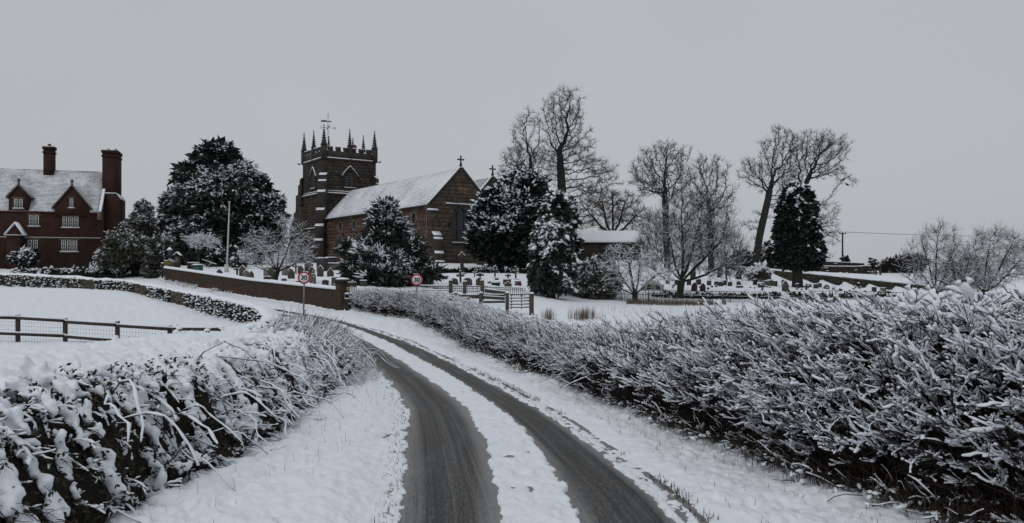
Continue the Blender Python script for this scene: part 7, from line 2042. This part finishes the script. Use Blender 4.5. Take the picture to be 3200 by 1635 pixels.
# ------------------------------------------------------------------ the bramble bank on the left
bank = empty('bramble_bank', (0, 0, 0), 0, 'bank of ivy and brambles buried under drooping snow left of the lane', 'bank')
def bank_pt(y, w, off=0.0):
    x = bank_x(y) - w
    e = .05
    z = H0(x, y); zx = (H0(x + e, y) - H0(x - e, y)) / (2 * e); zy = (H0(x, y + e) - H0(x, y - e)) / (2 * e)
    N = nrm(np.stack([-zx, -zy, np.ones_like(zx)], -1))
    return np.stack([x, y, z], -1) + N * np.asarray(off)[..., None], N
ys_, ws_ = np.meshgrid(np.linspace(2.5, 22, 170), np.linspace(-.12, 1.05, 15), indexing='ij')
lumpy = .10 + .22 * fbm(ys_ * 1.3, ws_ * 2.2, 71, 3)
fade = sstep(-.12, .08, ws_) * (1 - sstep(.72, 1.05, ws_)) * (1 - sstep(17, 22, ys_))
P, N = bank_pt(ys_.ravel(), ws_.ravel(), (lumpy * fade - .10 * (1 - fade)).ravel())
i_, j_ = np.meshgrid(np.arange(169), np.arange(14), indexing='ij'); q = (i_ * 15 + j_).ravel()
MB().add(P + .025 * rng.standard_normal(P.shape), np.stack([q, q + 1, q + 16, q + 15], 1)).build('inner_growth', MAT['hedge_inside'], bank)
# ivy and dead leaves over the dark face
n = 5200
y = 2.8 + 15 * rng.random(n) ** 1.2; w = rng.uniform(-.02, .85, n)
P, N = bank_pt(y, w, .16 + .18 * fbm(y * 1.3, w * 2.2, 71, 3) + rng.uniform(-.06, .08, n))
V, F = leaf_fan(rng, P, N * .6 - UPV * .6 + .3 * rng.standard_normal((n, 3)), .048, 3, .8, .3)
h_ = len(F) * 4 // 5
lv = MB().add(V[:h_ * 4], F[:h_]); lv.build('leaves', MAT['ivy'], bank, kind='stuff')
MB().add(V[h_ * 4:], F[h_:] - h_ * 4).build('leaves', MAT['dead_leaf'], bank, kind='stuff')
# snow: cascades of clotted snow hanging down the face, fused together
BP, BS = [], []
BD = []
def down(P, yy, ww):
    Q, _ = bank_pt(yy, ww - .12, np.full(len(yy), .2)); return nrm(Q - P + .12 * rng.standard_normal(P.shape))
def cascade(y0, w0, w1, m, r, drift):
    t = np.linspace(0, 1, m); yy = y0 + drift * t + .02 * rng.standard_normal(m); ww = w0 + (w1 - w0) * t ** .85
    P, N = bank_pt(yy, ww, .16 + .16 * fbm(yy * 1.3, ww * 2.2, 71, 3) + .03 * rng.standard_normal(m))
    rr = np.clip(r * (1 + .35 * rng.standard_normal(m)) * (1.2 - .55 * t), .016, .1)
    for p, q, d in zip(P, rr, down(P, yy, ww)): BP.append(p); BD.append(d); BS.append((q * rng.uniform(1.2, 2.6), q * rng.uniform(.7, 1.1), q * rng.uniform(.6, .9)))
dens = lambda y_: fbm(np.array([y_ * .55]), np.array([2.0]), 83, 2)[0]
y = 2.9
while y < 19:
    g = dens(y)
    if (g > -.02 or rng.random() < .45) and (y > 8.5 or rng.random() < .5):
        w0 = rng.uniform(.7, 1.15); deep = rng.random() < (.7 if g > 0 else .25)
        cascade(y + rng.uniform(-.05, .05), w0, rng.uniform(-.05, .2) if deep else rng.uniform(.3, .62), rng.integers(12, 22), rng.uniform(.03, .066), rng.uniform(-.5, .1))
    y += rng.uniform(.05, .1) * (1 + .03 * y)
n = 2400
yy = 2.8 + 17 * rng.random(n) ** 1.1; ww = rng.beta(2.2, 1.5, n) * 1.15 - .05
kp = (fbm(yy * 2.1, ww * 3.0, 87, 2) > .06) & ((yy > 8.5) | (ww > .6) | (rng.random(n) < .35)); yy, ww = yy[kp], ww[kp]
P, N = bank_pt(yy, ww, .17 + .17 * fbm(yy * 1.3, ww * 2.2, 71, 3) + .03 * rng.standard_normal(len(yy)))
for p, d in zip(P, down(P, yy, ww)): r = rng.uniform(.012, .032); BP.append(p); BD.append(d); BS.append((r * rng.uniform(1.2, 3), r * 1.0, r * .75))
# thick cornice along the brow
n = 800
yy = 2.8 + 18 * rng.random(n); ww = rng.uniform(.95, 1.4, n); P, N = bank_pt(yy, ww, .03 + .05 * rng.random(n))
for p in P: r = rng.uniform(.05, .12); BP.append(p); BD.append(np.array([1., 0, 0])); BS.append((r * 1.3, r * 1.2, r * .7))
V, F = scatter(ICO2, np.array(BP), np.array(BS), np.array(BD), rng, .06)
so = MB().add(V, F).build('snow', SNOW, bank, smooth=True, kind='stuff')
rm = so.modifiers.new('remesh', 'REMESH'); rm.mode = 'VOXEL'; rm.voxel_size = .024; rm.use_smooth_shade = True
ctex = bpy.data.textures.new('clots', 'CLOUDS'); ctex.noise_scale = .045; ctex.noise_depth = 2
dm = so.modifiers.new('clotting', 'DISPLACE'); dm.texture = ctex; dm.texture_coords = 'GLOBAL'; dm.strength = .05; dm.mid_level = .5
sm = so.modifiers.new('smooth', 'SMOOTH'); sm.factor = .5; sm.iterations = 1
# arching bramble stems with snow along them
st, ss = MB(), MB()
for k in range(60):
    y = 6.5 + 19 * rng.random() ** .9; w = rng.uniform(.05, .95)
    P, N = bank_pt(np.array([y]), np.array([w]), np.array([.12])); L = rng.uniform(.45, 1.2); t = np.linspace(0, 1, 9)
    D = nrm(np.array([rng.uniform(.2, 1), rng.uniform(-.8, .5), 0])); H_ = rng.uniform(.1, .38) * L
    path = P + D * (L * t)[:, None] + UPV * (4 * H_ * t * (1 - t) - L * .28 * t)[:, None] + .022 * rng.standard_normal((9, 3))
    path[:, 2] = np.maximum(path[:, 2], H0(path[:, 0], path[:, 1]) + .07)
    V, F = strips(path[None], np.linspace(.008, .004, 9)[None], 4); st.add(V, F)
    V, F = snow_on(path[None], np.array([rng.uniform(.007, .015)]), np.array([rng.uniform(0, .3)]), 6, 14, jit=.25); ss.add(V, F)
# drooping snowy twigs all over the face, wiry brambles along the far part
n = 1300
y = 2.8 + 17.5 * rng.random(n) ** 1.1; w = rng.beta(1.5, 1.3, n) * 1.05 - .05
P, N = bank_pt(y, w, .10 + .16 * fbm(y * 1.3, w * 2.2, 71, 3))
scatter_twigs(bank, SET_DROOP, P, rng.normal(-.45, .6, n), rng.uniform(.45, 1.0, n), rng.random(n) < np.where((y < 8.5) & (w < .6), .35, .85))
n = 2600
y = 15.0 + 22 * rng.random(n) ** 1.3; w = rng.uniform(-.5, 1.5, n)
P, N = bank_pt(y, w, np.full(n, .0))
scatter_twigs(bank, SET_WIRE, P, rng.normal(-.3, 1.0, n), rng.uniform(.5, 1.1, n) * (.55 + .45 * sstep(-.4, .4, w)), rng.random(n) < .75)
n = 1500
y = 15 + 21 * rng.random(n); w = rng.uniform(-.2, 1.7, n); P, N = bank_pt(y, w, rng.uniform(.0, .35, n) * (w > .1))
V, F = scatter(ICO1, P, np.stack([rng.uniform(.04, .12, n), rng.uniform(.03, .09, n), rng.uniform(.02, .05, n)], 1), nrm(rng.standard_normal((n, 3)) * [1, 1, .3]), rng, .15); ss.add(V, F)
V, F = leaf_fan(rng, P - [0, 0, .05], rng.standard_normal((n, 3)), .1, 3)
MB().add(V, F).build('leaves', MAT['ivy'], bank, kind='stuff')
st.build('stems', MAT['twig'], bank, kind='stuff')
ss.build('snow', SNOW, bank, smooth=True, kind='stuff')
# hooded stems standing out of the snow in front of the field fence
BL = ['tall hooked bramble before the middle fence post', 'tallest snow-laden bramble before the right fence post', 'short snow-capped bramble left of the tall hooked one', 'little bramble tuft at the left end of the bank top', 'smallest bramble tip on the bank top', 'bramble at the fence end, nearest the lane', 'bramble just left of the fence end', 'snowy bramble before the last fence post', 'low bramble on the bank brow right of the fence', 'snow-hooded bramble beyond the fence rail end', 'snow-hooded bramble closest to the rubble wall']
for lab_, (u, v, h, yb) in zip(BL, ((340, 1118, .55, 15.0), (410, 1092, .75, 18.5), (270, 1106, .35, 16.0), (118, 1128, .22, 13.0), (228, 1110, .16, 15.0), (640, 1075, .4, 20.0), (600, 1080, .35, 18.0), (560, 1092, .5, 17.0), (690, 1060, .35, 21.0), (640, 1030, .5, 25.0), (700, 1010, .5, 26.0))):
    x = (u - CU) / FPX * yb; z = float(H(np.array([x]), np.array([yb]))[0])
    o = empty('bramble', (x, yb, z - .03), 0, lab_, 'plant', 'hooded bramble stems on the left bank')
    t = np.linspace(0, 1, 6); cv = rng.uniform(-.25, .25); path = np.stack([cv * h * t ** 2, .1 * h * t, h * t * (1 - .12 * t)], 1)
    m_ = MB(); V, F = strips(path[None], np.linspace(.009, .006, 6)[None], 4); m_.add(V, F); m_.build('stem', MAT['hedge_twig'], o)
    k = 7; pp = path[-1] * rng.uniform(.25, 1, k)[:, None] + rng.standard_normal((k, 3)) * .03
    V, F = leaf_fan(rng, pp - [0, 0, .03], rng.standard_normal((k, 3)) - UPV, .07, 3, .8, .4); MB().add(V, F).build('leaves', MAT['ivy'], o, kind='stuff')
    V, F = scatter(ICO2, pp + [0, 0, .015], np.stack([rng.uniform(.03, .07, k), rng.uniform(.03, .06, k), rng.uniform(.02, .045, k)], 1), None, rng, .06); MB().add(V, F).build('snow', SNOW, o, smooth=True, kind='stuff')

# ------------------------------------------------------------------ dead grasses
def blades(name, label, P, hmin, hmax, mat, lean=.35, wid=.004, cat='grass'):
    n = len(P); h = rng.uniform(hmin, hmax, n); a = rng.uniform(0, 2 * math.pi, n); l = rng.normal(0, lean, n)
    side = np.stack([np.cos(a), np.sin(a), 0 * a], 1) * (wid if np.isscalar(wid) else wid[:, None]); ln_ = np.stack([-np.sin(a), np.cos(a), 0 * a], 1)
    m1 = P + UPV * (h * .6)[:, None] + ln_ * (l * h * .35)[:, None]; tp2 = P + UPV * (h * (1 - .25 * np.abs(l)))[:, None] + ln_ * (l * h)[:, None]
    V = np.stack([P - side, P + side, m1 + side * .7, m1 - side * .7, tp2], 1).reshape(-1, 3)
    b = np.arange(n)[:, None] * 5
    m_ = MB().add(V, np.concatenate([b + [0, 1, 2, 3]])); m_.F.append(np.concatenate([b + [3, 2, 4]]))
    return tag(m_.build(name, MAT[mat], None), label, cat, None, 'stuff')
def ground_pts(xy): return np.c_[xy, H0(xy[:, 0], xy[:, 1]) + .02]
# foot of the right hedge
n = 9000
s = rng.random(n) ** .8 * (HLn - 3.5); P, N, qf, n2, d = hedge_pt(s, np.zeros(n), np.zeros(n)); xy = P[:, :2] + n2 * rng.normal(.0, .16, (n, 1))
blades('grass', 'dead brown grass along the foot of the right-hand hedge', np.c_[xy, zroad(xy[:, 1]) + .03], .15, .5, 'dark_grass', .6, .0035)
n = 2600
s = rng.random(n) * (HLn - 3.5); P, N, qf, n2, d = hedge_pt(s, np.zeros(n), np.zeros(n)); xy = P[:, :2] + n2 * rng.normal(.12, .2, (n, 1))
blades('grass', 'pale snow-flecked grass on the verge before the right-hand hedge', np.c_[xy, zroad(xy[:, 1]) + .03], .08, .26, 'dead_grass', .7, .003)
V_, F_ = scatter(ICO1, np.c_[xy, zroad(xy[:, 1]) + rng.uniform(.08, .2, n)][::2], np.stack([rng.uniform(.02, .06, n), rng.uniform(.015, .03, n), rng.uniform(.01, .022, n)], 1)[::2], nrm(rng.standard_normal((n, 3)) * [1, 1, .3])[::2], rng, .12)
tag(MB().add(V_, F_).build('grass_snow', SNOW, None, smooth=True), 'clots of snow caught in the verge grass by the right-hand hedge', 'snow', None, 'stuff')
# reeds in the field beyond the hedge
def reed_bed(label, u0, u1, v, y, n, h0, h1):
    u = rng.normal((u0 + u1) / 2, (u1 - u0) / 4, n); yy = y + rng.normal(0, .8, n); xy = np.stack([(u - CU) / FPX * yy, yy], 1)
    blades('reeds', label, ground_pts(xy), h0, h1, 'dead_grass', .12, .009)
reed_bed('clump of dead reeds in the field right of the gate', 1695, 1735, 985, 40, 110, .4, .75)
reed_bed('larger clump of dead reeds in the snowy field', 1785, 1865, 985, 40, 260, .4, .85)
n = 7500
u = rng.uniform(1700, 2620, n); yy = 61.6 + rng.normal(0, .55, n); xy = np.stack([(u - CU) / FPX * yy, yy], 1); kp = fbm(u * .012, u * 0, 99, 2) > -.12
blades('grass', 'brown dead grass along the foot of the iron railings', ground_pts(xy[kp]), .15, .6, 'dead_grass', .5, .011)
n = 240
u = rng.uniform(1900, 2300, n); yy = rng.uniform(36, 56, n); xy = np.stack([(u - CU) / FPX * yy, yy], 1)
blades('grass', 'scattered dark grass stalks in the snowy field', ground_pts(xy), .15, .5, 'dark_grass', .25, .006)
# weeds against the brick wall
n = 260
t = rng.uniform(14, 31, n); k = fbm(t * .7, t * 0, 67, 2) > .05; t = t[k]; xy = BW0 + BWD * t[:, None] - BWN * rng.uniform(.3, 1.1, (len(t), 1))
blades('weeds', 'frosted dead weeds against the brick wall', ground_pts(xy), .3, .9, 'dead_grass', .45, .01)
V_, F_ = scatter(ICO1, ground_pts(xy) + [0, 0, .25], np.stack([rng.uniform(.03, .1, len(xy)), rng.uniform(.02, .04, len(xy)), rng.uniform(.02, .03, len(xy))], 1), nrm(rng.standard_normal((len(xy), 3))), rng, .1)
tag(MB().add(V_, F_).build('weed_snow', SNOW, None, smooth=True), 'snow caught in the weeds against the brick wall', 'snow', None, 'stuff')
# a few stalks on the left verge
n = 160
y = rng.uniform(5.5, 14, n); x = bank_x(y) + rng.uniform(.1, 1.2, n)
blades('grass', 'sparse grass stalks through the snow of the left verge', np.c_[x, y, H0(x, y) + .05], .06, .2, 'dark_grass', .6, .002)
# clods of dark grass and grit along the broken edge of the lane, and litter on the verges
n = 2600
y = 4.5 + 30 * rng.random(n) ** 1.6; t_ = tracks(y); x = t_[3] + .27 + .05 * rng.standard_normal(n) + .05 * vnoise(t_[3] * 1.5, y * 1.2, 31); kp = vnoise(x * .8, y * .7, 33) + .4 * vnoise(x * 3, y * 4, 36) > -.08
blades('grass', 'ragged line of dark grass along the right edge of the lane', np.c_[x, y, zroad(y) + .0][kp], .03, .085, 'dark_grass', .8, .004)
n = 900
y = 4.5 + 22 * rng.random(n) ** 1.4; t_ = tracks(y); x = t_[0] - .12 + .08 * rng.standard_normal(n)
blades('grass', 'thin dark grass along the left edge of the lane', np.c_[x, y, zroad(y) + .0], .03, .075, 'dark_grass', .8, .003)
n = 700
y = 5 + 20 * rng.random(n); t_ = tracks(y); x = t_[3] + .5 + 1.6 * rng.random(n)
blades('grass', 'scattered grass tips and twig litter on the right verge', np.c_[x, y, H(x, y) - .01], .02, .09, 'dark_grass', 1.0, .003)
